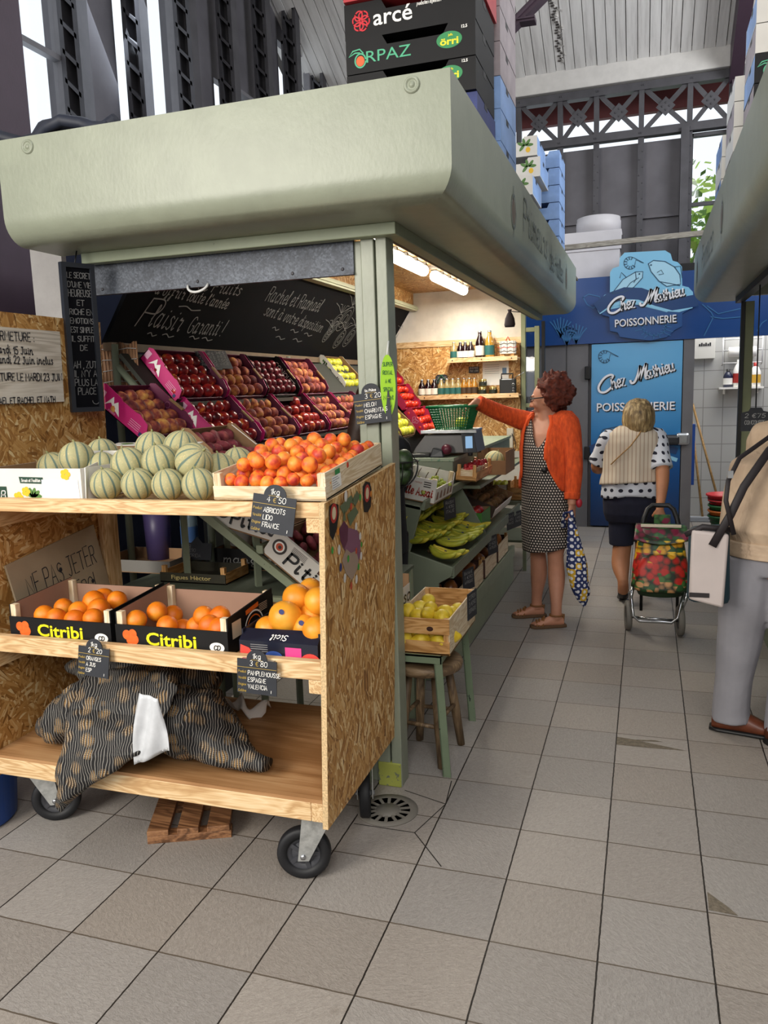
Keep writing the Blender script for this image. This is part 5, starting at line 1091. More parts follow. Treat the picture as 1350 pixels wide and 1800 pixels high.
# apples and tomatoes further back
e = tray('apple_carton', 'white printed carton of yellow apples after the upper peach trays', (-2.3, 5.9, 1.56), 46, .42, .33, .1, WHTCARD, CARD)
Fe = frame((-.0015, .0, .0), (0, -1, 0), (0, 0, 1)); m = MB(); typ(m, 'Perlim', Fe @ Matrix.Translation((-.2, .03, 0)), .04, .015, wfit=.17); m.build('brand_lettering', BLACK, e)
m = MB(); patch(m, Fe, [(-.33, 0), (0, 0), (0, .018), (-.33, .01)], .0005); [disc(m, Fe, -.26 + .02 * math.cos(k * 1.7) * (k % 3), .06 + .02 * math.sin(k * 2.1), .006, .01, .0007, 8, 0, k) for k in range(14)]; m.build('printed_leaves', GRN, e)
fill(e, YAPPLE, 'yellow apple', 'white upper carton', 5, 4, .036, .42, .33, z=.05, grp='yellow apples in cartons', cat='apple')
e = tray('apple_carton', 'brown card tray of yellow apples behind the green oval tag', (-1.93, 6.2, 1.16), 44, .42, .36, .085, CARD, CARD); fill(e, YAPPLE, 'yellow apple', 'brown tray behind the tag', 5, 4, .037, .42, .34, z=.04, grp='yellow apples in cartons', cat='apple')
CRIM = mat('crimson_printed_card', '#a3163f', .5)
for k, (w_, t0) in enumerate((('lowest', 0.), ('middle', .27), ('topmost', .54))):
    o, d, n = slope(-1.93, 1.16, 53); q = o + d * t0
    e = tray('tomato_tray', '%s crimson tray of tomatoes on the slope by the back wall' % w_, (q.x, 6.86, q.z), 53, .5, .255, .08, CRIM, CRIM)
    if k == 0:
        Fe = frame((-.0012, 0, 0), (0, -1, 0), (0, 0, 1)); m = MB(); loop(m, Fe, [(-.13, .012), (-.165, .045), (-.155, .065), (-.13, .055), (-.105, .065), (-.095, .045)], .003, .0005); loop(m, Fe, ell(-.13, .042, .012, .012, 12), .002, .0006); m.build('heart_mark', mat('pale_pink_print', '#d8a8c0', .6), e)
    fill(e, TOMATO, 'tomato', '%s tomato tray by the back wall' % w_, 5, 3, .036, .5, .255, grp='tomatoes on the slope')
# slates standing between the upper trays
for k, (px, py) in enumerate(((367, 634), (386, 632))):
    c = P('x', -2.3, px, py); e = thing('chalk_card', 'small black chalk card %s the second upper peach tray' % ('in front of' if k == 0 else 'behind the first card over'), 'price tag', c, (0, 0, 0))
    Fc = frame(c, (.35, .93, 0), (-.5, 0, .8)); MB().box(-.07, .07, -.06, .06, -.003, 0, Fc).build('slate', SLATE, e, world=True)
    m = MB(); [pen(m, s, Fc @ Matrix.Translation((-.06, .035 - .024 * i, 0)), .016, .0022, .1, fit=.11) for i, s in enumerate(('PECHES', 'JAUNES', '3 €50', 'FRANCE'))]; m.build('chalk_writing', CHALK, e, world=True)
rs = thing('reed_screen', 'brown reed screen tied with white cords beside the peach rack', 'screen', (-2.45, 3.36, 1.5)); m = MB()
for k in range(30): m.tube([(-2.66 + .0098 * k, 3.36 + .004 * (k % 2), 1.55), (-2.66 + .0098 * k, 3.36 + .004 * (k % 2), 1.835 + .008 * math.sin(k * 7))], .0053, 5)
m.build('reeds', wood('reed_brown', ('#6a4a32', '#8a664a', '#a5805e'), 'z', 1.), rs, world=True)
for j in range(5): MB().tube([(-2.67 + .05 * i, 3.352, 1.60 + .052 * j + .004 * math.sin(i * 2 + j)) for i in range(7)], .0022, 5).build('cord', CHALK, rs, world=True)
# ------------------------------------------------------------------ front rack behind the trolley
fr = thing('trestle_rack', 'chipped green trestle with sloping rails behind the wooden trolley', 'rack', (-1.5, 3.1, 0))
MB().box(-2.22, -1.03, 2.80, 2.83, .715, .752).build('front_rail', SAGED, fr, world=True); MB().box(-2.2, -1.03, 2.83, 3.5, .735, .748).build('table_board', mat('dull_green_board', '#50594a', .7, var=.15), fr, world=True)
p, q = P('y', 2.93, 365, 912), P('y', 2.93, 528, 1043); d = (q - p).normalized(); n = V((-d.z, 0, d.x)) * .017; p -= d * .35
MB().hexa([p - n, q - n, q - n + V((0, .025, 0)), p - n + V((0, .025, 0)), p + n, q + n, q + n + V((0, .025, 0)), p + n + V((0, .025, 0))]).build('sloping_rail', SAGED, fr, world=True, recalc=True)
p2 = p + V((0, .45, 0)); q2 = q + V((0, .45, 0)); MB().hexa([p2 - n, q2 - n, q2 - n + V((0, .025, 0)), p2 - n + V((0, .025, 0)), p2 + n, q2 + n, q2 + n + V((0, .025, 0)), p2 + n + V((0, .025, 0))]).build('sloping_rail', SAGED, fr, world=True, recalc=True)
a = P('y', 2.95, 490, 950); b = P('y', 2.95, 470, 912)
MB().box(-1.56, -1.53, 2.94, 3.38, .9, .935).build('cross_rail', SAGED, fr, world=True)
for x in (-2.18, -1.06): MB().box(x, x + .03, 2.8, 2.83, 0, .715).build('leg', SAGED, fr, world=True); MB().box(x, x + .03, 3.45, 3.48, 0, .735).build('leg', SAGED, fr, world=True)
def slab_crate(name, label, pts, y0, y1, outer, inner):
    """crate whose near face has the given corners (top left, top right, bottom right, bottom left) on plane y0"""
    tl, tr_, br, bl = [V(q) for q in pts]; u = (br - bl); v = (tl - bl); e = thing(name, label, 'crate', bl); ye = V((0, y1 - y0, 0)); t = .006
    F = frame(bl, u, v); L_, h = u.length, v.length; D = y1 - y0
    MB().box(0, L_, 0, .006, -D, 0, F).build('base', inner, e, world=True)
    m = MB().box(0, L_, .006, h, -t, 0, F); m.mi[1] = 1; m.build('near_side', [inner, outer], e, world=True); MB().box(0, L_, .006, h, -D, -D + t, F).build('far_side', inner, e, world=True)
    MB().box(0, t, .006, h, -D + t, -t, F).build('end_side', inner, e, world=True); MB().box(L_ - t, L_, .006, h * .55, -D + t, -t, F).build('end_side', inner, e, world=True)
    MB().box(0, L_, h, h + .001, -.02, 0, F).build('rim', WHITE, e, world=True); return e, F, L_, h
def pitiso(F, L_, h, e):
    m = MB(); pen(m, 'Pitiso', F @ Matrix.Translation((L_ * .26, h * .22, .001)), h * .48, .011, .12, fit=L_ * .62); m.build('brand_lettering', BLACK, e, world=True)
    m = MB(); disc(m, F, L_ * .13, h * .6, .034, .034, .0015, 24); disc(m, F, L_ * .13, h * .6, .024, .024, .002, 24, 1); disc(m, F, L_ * .13, h * .6, .017, .017, .0025, 24, 2); disc(m, F, L_ * .135, h * .6, .008, .008, .003, 16, 0); patch(m, F, [(L_ * .62, h * .72), (L_ * .85, h * .72), (L_ * .85, h * .84), (L_ * .62, h * .84)], .0015, 3)
    for k in range(5): m.box(L_ * .26, L_ * .45, h * (.72 + .05 * k), h * (.735 + .05 * k), .001, .0014, F, 0); m.box(L_ * .72, L_ * .9, h * (.2 + .07 * k), h * (.215 + .07 * k), .001, .0014, F, 4)
    m.build('printed_label', [mat('dark_print', '#2a2420', .5), WHITE, mat('orange_mark', '#c8502a', .5), mat('brown_bar', '#4a2420', .5), mat('grey_label_print', '#8a8a8a', .6)], e, world=True)
tl, br_, bl = P('y', 2.95, 488, 934), P('y', 2.95, 540, 1038), P('y', 2.95, 460, 971); trp = tl + (br_ - bl) * 1.0
d = (br_ - bl).normalized(); br_ = bl + d * .4; trp = tl + d * .4
e, F, L_, h = slab_crate('peach_crate', 'white printed crate of flat peaches sloping behind the trolley', (tl, trp, br_, bl), 2.95, 3.3, WHTCARD, CARD); pitiso(F, L_, h, e)
rnd = random.Random(8)
for j in range(4):
    for i in range(5): put(FLATP, 'flat_peach', F @ V((.05 + .075 * i, h * .72 + rnd.uniform(-.01, .012) + .02 * j, -.06 - .075 * j)), .036, 'flat peach, row %s back and %s down, in the sloping crate behind the trolley' % (ORD[j], ORD[i]), 'peach', 'flat peaches behind the trolley')
tl, br_, bl = P('y', 2.96, 395, 900), P('y', 2.96, 456, 946), P('y', 2.96, 372, 920); d = (br_ - bl).normalized(); nn_ = V((-d.z, 0, d.x)); tl = bl + nn_ * .12
e, F, L_, h = slab_crate('peach_crate', 'white printed crate showing under the top shelf, higher on the slope', (tl, tl + d * .34, bl + d * .34, bl), 2.96, 3.3, WHTCARD, CARD); pitiso(F, L_, h, e)
x0_ = -1.25; xq = -.962; qa = P('x', xq, 719, 1008); e, F, L_, h = slab_crate('peach_crate', 'white and green printed crate beside the strand board panel and lemons', (V((x0_, 2.93, qa.z)), V((xq, 2.93, qa.z)), V((xq, 2.93, qa.z - .17)), V((x0_, 2.93, qa.z - .17))), 2.93, qa.y, CARD, CARD); F = frame((xq + .0015, 2.93, qa.z - .17), (0, 1, 0), (0, 0, 1)); L_ = qa.y - 2.93; MB().box(0, L_, 0, .13, -.001, .0, F).build('printed_front', WHTCARD, e, world=True)
m = MB(); pen(m, 'Pitiso', F @ Matrix.Translation((-.04, .06, .001)), .05, .008, .12, fit=L_ + .03); m.build('brand_lettering', BLACK, e, world=True); m = MB(); m.box(0, L_, .02, .034, .0005, .0012, F); m.build('green_band', mat('bright_green_print', '#4f9a2f', .5), e, world=True)
for i in range(5): put(FLATP, 'flat_peach', (-1.2 + .052 * i, 2.98 + .06 * (i % 2), qa.z - .05), .036, 'flat peach %s along, in the crate beside the strand board panel' % ORD[i], 'peach', 'flat peaches by the panel')
# flat peach tray above, showing over the melons
e = tray('flat_peach_tray', 'brown card tray of flat peaches behind the melons', (-1.60, 2.93, 1.105), 37, .40, .42, .11, CARD, CARD); fill(e, FLATP, 'flat peach', 'brown tray behind the melons', 6, 6, .038, .40, .42, z=.055)
MB().box(0, .42, .15, .3, .1105, .112, None).build('white_rim', WHITE, e) if 0 else None
m = MB().box(.394, .4025, 0, .4, .104, .1075); m.build('white_rim', WHITE, e)
MB().box(.392, .3945, .16, .24, .05, .075).build('handle_hole', BLACK, e)
m = MB()
for y in (2.98, 3.34): m.tube([(-1.58, y, 0), (-1.58, y, 1.07)], .018, 4); m.tube([(-1.61, y, 1.085), (-1.93, y, 1.327)], .018, 4); m.tube([(-1.93, y, 0), (-1.93, y, 1.32)], .018, 4)
m.box(-1.60, -1.57, 2.97, 3.35, 1.05, 1.08); solo(m, 'tray_stand', SAGEK, 'green stand holding up the flat peach tray', 'stand')
# things on the green table board in the shade
fc = slat_crate('fig_crate', 'low wooden fig tray with dark printed band on the green table', 'crate', .33, .22, .05, .045, (-2.06, 2.96, .748), (0, 0, 0), {'x': mat('dark_printed_wood', '#2c2a1a', .7, var=.2, vs=20), 'y': CW['y'], 'z': CW['z']}, .075)
m = MB(); typ(m, 'Figues Hèctor', frame((.06, -.001, .018), (1, 0, 0), (0, 0, 1)), .018, .004, wfit=.2); m.build('brand_lettering', mat('straw_print', '#c2b070', .6), fc)
carton('flat_carton', 'low grey printed carton behind the fig tray', 'carton', -2.5, -2.1, 3.1, 3.4, .748, .06, mat('grey_card', '#77746e', .7), CARD)
carton('flat_carton', 'dark carton lettered in white at the back of the green table', 'carton', -1.95, -1.6, 3.25, 3.45, .748, .1, BLKCARD, CARD)
m = MB(); pen(m, 'mangoes', frame((-1.9, 3.249, .78), (1, 0, 0), (0, 0, 1)), .035, .005, .1, fit=.28); o = m.build('white_lettering', CHALK); o.parent = bpy.data.objects['flat_carton.001']; o.matrix_parent_inverse = mw(o.parent).inverted()
def roll(label, x, y, z): 
    e = thing('paper_roll', label, 'paper roll', (x, y, z), group='paper rolls'); MB().lathe([(.02, 0), (.055, 0), (.055, .24), (.02, .24)], 24).build('paper', mat('kitchen_paper', '#cfcdc8', .9, bump=.3, bs=120), e); MB().lathe([(.018, .001), (.022, .001), (.022, .242), (.018, .242)], 16).build('core', CARD, e)
roll('nearer white kitchen paper roll standing on the green table', -1.86, 3.36, .848); roll('further kitchen paper roll, half hidden by the nearer one', -1.72, 3.42, .848)
wbt = thing('water_bottle', 'clear plastic water bottle with a blue and red label in the shade', 'bottle', (-2.2, 3.44, .748), (0, 0, 0)); PET = mat('clear_plastic', '#9fb4c0', .1, trans=.6)
MB().lathe([(0, 0), (.04, 0), (.044, .02), (.044, .2), (.03, .25), (.014, .28), (.014, .3), (0, .3)], 18).build('bottle_body', PET, wbt); MB().lathe([(.0446, .08), (.0448, .1), (.0448, .16), (.0446, .17)], 18).build('paper_label', mat('blue_label', '#3a5a8a', .5), wbt); MB().lathe([(.016, .285), (.016, .31), (0, .31)], 14).build('cap', mat('red_cap', '#a02a2a', .5), wbt)
solo(MB().lathe([(0, 0), (.06, .0), (.07, .28), (.066, .28), (.055, .01)], 20, Matrix.Translation((-2.36, 3.4, .748))), 'purple_vase', mat('purple_plastic', '#4a3f6a', .4), 'purple plastic container standing beside the water bottle', 'container')
ca = thing('chalk_card', 'dark chalk card leaning behind the fig tray', 'price tag', (-2.02, 3.2, .748)); Fc = frame((-2.1, 3.2, .80), (1, 0, 0), (0, .2, 1)); MB().prism([(0, 0), (.16, 0), (.16, .08), (.11, .08), (.08, .11), (.05, .08), (0, .08)], -.003, 0, Fc).build('slate', SLATE, ca, world=True, recalc=True)
m = MB(); [pen(m, s, Fc @ Matrix.Translation((.02, .06 - .024 * i, 0)), .016, .002, .1) for i, s in enumerate(('1kg', '4 €90', 'FLORIDA'))]; m.build('chalk_writing', CHALKD, ca, world=True)
# ------------------------------------------------------------------ green counter along the aisle
ct = thing('counter', 'stepped green painted counter of the fruit stall along the aisle', 'counter', (-1.2, 5.0, 0))
YN, YFAR = 3.95, 6.28
def xz(pts, y0, y1, nm, m_=None, bevel=.003):
    m = MB(); v = [(x, y0, z) for x, z in pts] + [(x, y1, z) for x, z in pts]; n = len(pts)
    m.add(v, [tuple(range(n)), tuple(range(2 * n - 1, n - 1, -1))] + [(i, n + i, n + (i + 1) % n, (i + 1) % n) for i in range(n)])
    return m.build(nm, m_ or SAGEK, ct, world=True, recalc=True, bevel=bevel)
side = [(-1.5, 0), (-1.03, 0), (-1.03, .545), (-.96, .585), (-.948, .635), (-1.185, .71), (-1.115, .945), (-1.118, .958), (-1.5, 1.035)]
xz(side, YN, YN + .02, 'side_panel')
xz([(-1.5, 1.01), (-1.118, .935), (-1.118, .955), (-1.5, 1.033)], YN, 4.74, 'sloping_shelf')
xz([(-1.118, .935), (-1.098, .935), (-1.088, .985), (-1.1, .992), (-1.118, .957)], YN, 6.9, 'shelf_lip')
xz([(-1.46, .62), (-.952, .57), (-.952, .585), (-1.46, .64)], YN + .02, YFAR, 'bin_floor')
xz([(-.968, .575), (-.948, .575), (-.948, .637), (-.968, .637)], YN + .02, YFAR, 'bin_front')
xz([(-1.46, .62), (-1.44, .62), (-1.44, 1.0), (-1.46, 1.0)], YN + .02, YFAR, 'back_board')
xz([(-1.44, .64), (-.952, .585), (-.955, .62), (-1.12, .93), (-1.44, .99)], 4.93, 4.95, 'divider')
MB().box(-1.5, -1.005, 4.0, YFAR, 0, .285).box(-1.03, -.997, 4.0, YFAR + .02, .2, .287).build('plinth', SAGED, ct, world=True, bevel=.003)
MB().box(-1.46, -1.13, 4.75, 6.9, .95, 1.118).build('raised_box', SAGEK, ct, world=True, bevel=.003)
MB().box(-1.47, -1.12, 4.74, 6.9, 1.118, 1.14).build('counter_top', painted('worn_counter_paint', '#8f9a84', .5, '#4f7a64', .6), ct, world=True, bevel=.003)
MB().box(-1.46, -.99, 4.9, 6.9, .93, .95).build('bracket_shelf', SAGEK, ct, world=True)
# grapes crate on the sloping shelf
gc = thing('grape_crate', 'white printed crate of green grapes on the sloping green shelf', 'crate', (-1.32, 4.05, 1.0), (0, R(11), 0)); L_, D = .25, .42
MB().box(0, L_, 0, D, 0, .006).build('base', CARD, gc); m = MB().box(0, L_, 0, .006, .006, .13); m.build('near_side', WHTCARD, gc); MB().box(0, L_, D - .006, D, .006, .13).build('far_side', WHTCARD, gc); MB().box(0, .006, 0, D, .006, .13).build('end_side', WHTCARD, gc); MB().box(L_ - .006, L_, 0.006, D - .006, .006, .085).build('front_side', WHTCARD, gc)
for y in (.006, D - .03): MB().box(L_ - .03, L_ - .006, y, y + .024, .006, .135).build('corner_post', palewood('z'), gc)
F = frame((0, -.001, 0), (1, 0, 0), (0, 0, 1)); m = MB(); pen(m, 'Belle Assai', F @ Matrix.Translation((.045, .035, 0)), .042, .007, .15, fit=.19); typ(m, 'UVA DA TAVOLA', F @ Matrix.Translation((.08, .1, 0)), .008, 0); m.build('brand_lettering', mat('brick_red_print', '#a8382a', .5), gc)
m = MB()
for k in range(3): m.box(.18, .22, .085 + .012 * k, .09 + .012 * k, .0005, .001, F)
Fq = frame((L_ + .001, 0, 0), (0, 1, 0), (0, 0, 1)); [patch(m, Fq, [(a, .02), (a + .05, .02), (a + .04, .06), (a + .015, .065)], .0005, 1) for a in (.03, .11, .19, .27, .34)]; m.build('printed_marks', [mat('dark_print', '#2a2420', .5), mat('brown_photo_print', '#8a6a5a', .6)], gc)
GRP = skin('green_grape_skin', [(.3, '#8a9a3a'), (.7, '#b8c45a')], 2., .25, sss=.2); GRM = fruit_mesh('grape', GRP, 8, 6)
Mg = mw(gc); rnd = random.Random(6)
for b_, (bx, by) in enumerate(((.16, .10), (.18, .24), (.09, .2), (.16, .35))):
    e = thing('grape_bunch', 'bunch of green grapes, %s in the white crate' % ('nearest the lettered side', 'heaped highest', 'deeper towards the seller', 'at the far end')[b_], 'grapes', Mg @ V((bx, by, .05)), group='bunches of grapes')
    m = MB()
    for k in range(34):
        d = V((rnd.gauss(0, .028), rnd.gauss(0, .042), rnd.uniform(0, .07 if b_ == 1 else .045))); d.z *= max(.2, 1 - d.xy.length * 8); m.ball(d, .0115, nu=8, nv=6)
    m.build('grapes', GRP, e); MB().tube([(0, 0, .03), (.01, .02, .075), (.02, .035, .095)], .0025, 5).build('stalk', mat('grape_stalk', '#5a4a2a', .8), e)
# bananas
def banana_mesh():
    pts = []; rr = []; n = 12
    for k in range(n + 1):
        t = k / n; a = -.55 + 1.25 * t; pts.append((.2 * math.sin(a) + .1, 0, .2 * (1 - math.cos(a)))); rr.append(.0185 * min(1, .32 + 3.2 * t if t < .22 else 1, .3 + 5 * (1 - t)) if .0 <= t else 0)
    rr[0] = .007; rr[1] = .009; rr[-1] = .005
    return MB().tube(pts, rr, 7, up=(0, 1, 0)).mesh('banana', skin('banana_skin', [(.3, '#7f8a2a'), (.5, '#a9a832'), (.75, '#d8c040')], 5., .45, axis_mix=0., spots=(40., .87, '#5a4a1e')))
BAN = banana_mesh(); CROWN = MB().ball((0, 0, 0), .016, .02, .014, 8, 6).mesh('crown', mat('banana_crown', '#4a3a22', .8)); STK = mat('blue_banana_sticker', '#2a3a8a', .4)
def banana_hand(label, px, py, x, yaw, n, rise, c):
    e = thing('banana_hand', label, 'bananas', c, (0, rise, yaw), 'hands of bananas in the bin')
    for k in range(n):
        a = (k - (n - 1) / 2); o = bpy.data.objects.new('banana', BAN); COL.objects.link(o); o.parent = e
        o.rotation_euler = (a * .25, .2 + .1 * (k % 2), a * .2); o.location = (.006, a * .02, .006 * (k % 2)); o.scale = (.84, .86, .84)
        if k == n // 2:
            m = MB(); disc(m, frame((.1, -.012, .018), (1, 0, 0), (0, -.6, .8)), 0, 0, .009, .007, .001, 12); s = m.build('fruit_sticker', STK, o)
    o = bpy.data.objects.new('crown', CROWN); COL.objects.link(o); o.parent = e
rnd = random.Random(17); NR = ('back', 'middle', 'front')
for i in range(6):
    for j, (x, z) in enumerate(((-1.36, .82), (-1.26, .755), (-1.11, .70))):
        banana_hand('hand of bananas in the %s row, %s from the near side of the bin' % (NR[j], ORD[i]), 0, 0, 0, rnd.uniform(-.5, .1) if i else -.25, 4 + (i + j) % 2, -.1 - .2 * (j == 0), V((x + rnd.uniform(-.02, .03), 4.06 + .15 * i + rnd.uniform(-.02, .02), z + rnd.uniform(0, .03))))
# kiwis and apples in the next bin
kb = thing('kiwi_crate', 'tilted dark tray heaped with kiwis in the second bin', 'crate', (-1.0, 5.32, .665), (0, R(20), 0)); MB().box(-.40, 0, 0, .75, 0, .006).build('base', CARD, kb); MB().box(-.40, 0, 0, .006, .006, .09).build('near_side', mat('dark_brown_card', '#3a2a20', .8), kb); MB().box(-.006, 0, .006, .75, .006, .06).build('front_side', WHTCARD, kb); MB().box(-.4, 0, .744, .75, .006, .09).build('far_side', CARD, kb)
Mk = mw(kb); rnd = random.Random(3)
for j in range(5):
    for i in range(8):
        if (i + j) % 9 == 8: continue
        put(KIWI, 'kiwi', Mk @ V((-.05 - .07 * j, .06 + i * .09 + rnd.uniform(-.012, .012), .055 + .028 * (2 - abs(j - 2)) + rnd.uniform(0, .02))), .027, 'kiwi, row %s from the aisle and %s along the tray' % (ORD[j], ORD[i]), 'kiwi', 'kiwis in the tilted tray')
ab = carton('apple_carton', 'small printed carton of red apples beside the bananas', 'carton', -1.34, -1.0, 4.98, 5.28, .63, .13, mat('green_apple_print', '#3f7a2a', .5), CARD, fronth=.13)
F = frame((-1.34, 4.979, .63), (1, 0, 0), (0, 0, 1)); m = MB(); disc(m, F, .27, .05, .04, .035, .001, 20); m.build('apple_print', mat('dark_red_print', '#7a1a1a', .5), ab, world=True)
RAP = fruit_mesh('red_apple', skin('red_apple_skin', [(.3, '#6a1418'), (.6, '#a8242a'), (.8, '#c86a4a')], 1.4, .3), dimple=.2)
for j in range(2):
    for i in range(4): put(RAP, 'red_apple', (-1.28 + .075 * i, 5.05 + .1 * j, .75), .036, 'red apple %s along, %s row of the carton beside the bananas' % (ORD[i], ORD[j]), 'apple', 'red apples in the small carton')
# onion crates on the plinth
for k, y0 in enumerate((4.12, 4.62, 5.12, 5.62)):
    e = slat_crate('onion_crate', 'dark lined wooden crate of onions on the plinth, %s from the lemons' % ORD[k], 'crate', .30, .44, .13, .13, (-1.31, y0, .288), (0, 0, 0), {'x': mat('brown_lining', '#4a2f26', .8, var=.1), 'y': PW['y'], 'z': CW['z']}, .15)
    for i in range(6): put(ONION, 'onion', (-1.25 + .09 * (i % 3), y0 + .1 + .13 * (i // 3) + .03 * (i % 2), .40 + .012 * (i % 2)), .042, 'brown onion, %s in the %s crate on the plinth' % (ORD[i], ORD[k]), 'onion', 'onions on the plinth')
# hanging slates on the lips
for k, (x, y, z, lb) in enumerate(((-1.083, 4.45, .93, 'below the grape crate'), (-.945, 5.05, .6, 'on the banana bin front'), (-.94, 5.75, .64, 'below the kiwis'), (-.94, 6.1, .6, 'at the far end of the kiwi bin'), (-.945, 4.3, .55, 'on the near front of the banana bin'))):
    e = thing('price_slate', 'dark price slate hanging %s' % lb, 'price tag', (x, y, z)); Fv = frame((x, y, z), (.25, 1, 0), (-.05, 0, 1)); MB().box(-.07, .07, -.12, .0, -.004, 0, Fv).build('slate', SLATE, e, world=True, recalc=True)
    m = MB(); [pen(m, s, Fv @ Matrix.Translation((-.055, -.03 - .026 * i, 0)), .016, .002, .1, fit=.1) for i, s in enumerate((('RAISIN', '4 €90', 'ITALIE'), ('BANANE', '2 €20', 'ANTILLES'), ('KIWI', '3 €90', 'FRANCE'), ('POMME', '2 €80', 'FRANCE'), ('BANANE', '1 €90', 'AFRIQUE'))[k])]; m.build('chalk_writing', CHALK, e, world=True)
# scale, basket, handset
SCG = mat('grey_scale_casing', '#6d6c6c', .45, .3, var=.08)
s_ = thing('weighing_scale', 'grey electronic shop scale on the green counter top', 'scale', (-1.2, 5.0, 1.14)); yb = 4.86
prof = [(-1.42, 1.16), (-1.40, 1.195), (-1.335, 1.275), (-1.09, 1.275), (-1.06, 1.18), (-1.06, 1.16)]
m = MB(); n = len(prof); m.add([(x, yb, z) for x, z in prof] + [(x, yb + .33, z) for x, z in prof], [tuple(range(n)), tuple(range(2 * n - 1, n - 1, -1))] + [(i, n + i, n + (i + 1) % n, (i + 1) % n) for i in range(n)]); m.build('casing', SCG, s_, world=True, recalc=True, bevel=.006)
MB().hexa([(-1.085, yb - .01, 1.16), (-1.005, yb + .03, 1.16), (-1.005, yb + .3, 1.16), (-1.085, yb + .3, 1.16), (-1.10, yb - .01, 1.29), (-1.03, yb + .03, 1.298), (-1.03, yb + .3, 1.298), (-1.10, yb + .3, 1.29)]).build('display_head', mat('dark_grey_plastic', '#45484d', .4), s_, world=True, bevel=.005, recalc=True)
Fd = frame((-1.055, yb + .008, 1.19), (.08, .04, 0), (-.02, 0, .13)); MB().box(-.02, .025, .0, .075, .0, .004, Fd).build('display_screen', mat('lit_lcd', '#7fa0c0', .2, emit='#8fb4d8', es=.7), s_, world=True, recalc=True)
MB().box(-1.34, -1.03, yb - .01, yb + .33, 1.288, 1.304).box(-1.36, -1.0, yb - .015, yb - .01, 1.286, 1.306).build('weighing_plate', STEEL, s_, world=True, bevel=.003)
for x in (-1.36, -1.05):
    for y in (yb + .03, yb + .3): MB().lathe([(0, 0), (.016, 0), (.016, .022), (0, .022)], 12, Matrix.Translation((x, y, 1.14))).build('foot', RUBBER, s_, world=True)
bk = thing('plastic_basket', 'green slotted plastic basket on the scale plate', 'basket', (-1.18, yb + .16, 1.305)); GP = mat('green_plastic', '#0f6a3c', .35)
m = MB(); x0, x1, y0, y1, zb, zt_ = -.098, .098, -.09, .09, 0, .145; fx = 1.42
def bp_(u, v, t): k = 1 + (fx - 1) * t; return V((u * k, v * k, zb + (zt_ - zb) * t))
def bar(a, b, w_): m.tube([a, b], w_, 4)
for k in range(15):
    u = x0 + (x1 - x0) * k / 14
    for v in (y0, y1): bar(bp_(u, v, 0), bp_(u, v, 1), .0034)
for k in range(13):
    v = y0 + (y1 - y0) * k / 12
    for u in (x0, x1): bar(bp_(u, v, 0), bp_(u, v, 1), .0034)
for t in [i / 9 for i in range(10)]:
    c = [bp_(x0, y0, t), bp_(x1, y0, t), bp_(x1, y1, t), bp_(x0, y1, t)]
    for i in range(4): bar(c[i], c[(i + 1) % 4], .0026)
m.box(x0, x1, y0, y1, 0, .004); m.build('slotted_body', GP, bk)
m = MB(); c = [bp_(x0 - .006, y0 - .006, 1), bp_(x1 + .006, y0 - .006, 1), bp_(x1 + .006, y1 + .006, 1), bp_(x0 - .006, y1 + .006, 1)]
for i in range(4): m.tube([c[i], c[(i + 1) % 4]], .008, 8)
m.build('rim', GP, bk)
for i, (a, b) in enumerate(((.04, 0), (.075, .03), (.06, -.05))): put(YAPPLE, 'yellow_apple', bk.location + V((a, b, .04)), .035, 'yellow apple %s inside the green basket' % ('in front', 'behind the other two', 'beside the slots')[i], 'apple', 'yellow apples in the basket')
hd = thing('card_terminal', 'black handheld terminal lying in front of the scale', 'terminal', V((P('y', 4.80, 748, 800).x, 4.80, 1.141)), (0, 0, .12)); MB().box(-.13, .03, -.02, .02, 0, .022).build('handle', BLACK, hd, bevel=.006); MB().hexa([(.03, -.035, 0), (.12, -.04, 0), (.12, .04, 0), (.03, .035, 0), (.05, -.03, .06), (.11, -.03, .045), (.11, .03, .045), (.05, .03, .06)]).build('scanner_head', mat('charcoal_plastic', '#24272c', .4), hd, bevel=.006)
put(BEET, 'red_onion', P('y', 4.82, 785, 790), .034, 'single red onion lying against the grey scale', 'onion', None)
# strawberry tray and melon crate by the counter side
st = slat_crate('strawberry_tray', 'wooden tray of strawberry punnets on the counter side', 'crate', .13, .52, .055, .03, (-1.118, 4.76, 1.0), (0, R(4), 0), CW, .1)
RASP = skin('strawberry_skin', [(.3, '#7a1018'), (.7, '#b01e28')], 3., .35)
for k in range(4):
    e = thing('punnet', 'clear punnet of strawberries, %s in the wooden tray' % ORD[k], 'punnet', (-1.055, 4.83 + .12 * k, 1.008), group='strawberry punnets'); m = MB(); rnd = random.Random(k)
    for q in range(22): m.ball((rnd.uniform(-.04, .04), rnd.uniform(-.042, .042), .03 + rnd.uniform(0, .04)), .014, .014, .017, 7, 5)
    setp(m.build('strawberries', RASP, e), kind='stuff'); MB().hexa([(-.045, -.05, 0), (.045, -.05, 0), (.045, .05, 0), (-.045, .05, 0), (-.052, -.056, .055), (.052, -.056, .055), (.052, .056, .055), (-.052, .056, .055)]).build('wood_basket', palewood('x'), e)
mc = carton('melon_carton', 'brown carton with a pale melon behind the strawberry tray', 'carton', -1.13, -.93, 5.5, 5.9, .952, .16, CARD, CARD, fronth=.1)
q = P('y', 5.6, 842, 806); melon(V((-1.03, 5.62, 1.04)), .075, 'pale melon in the brown carton behind the strawberries', (.3, .2, 1.))
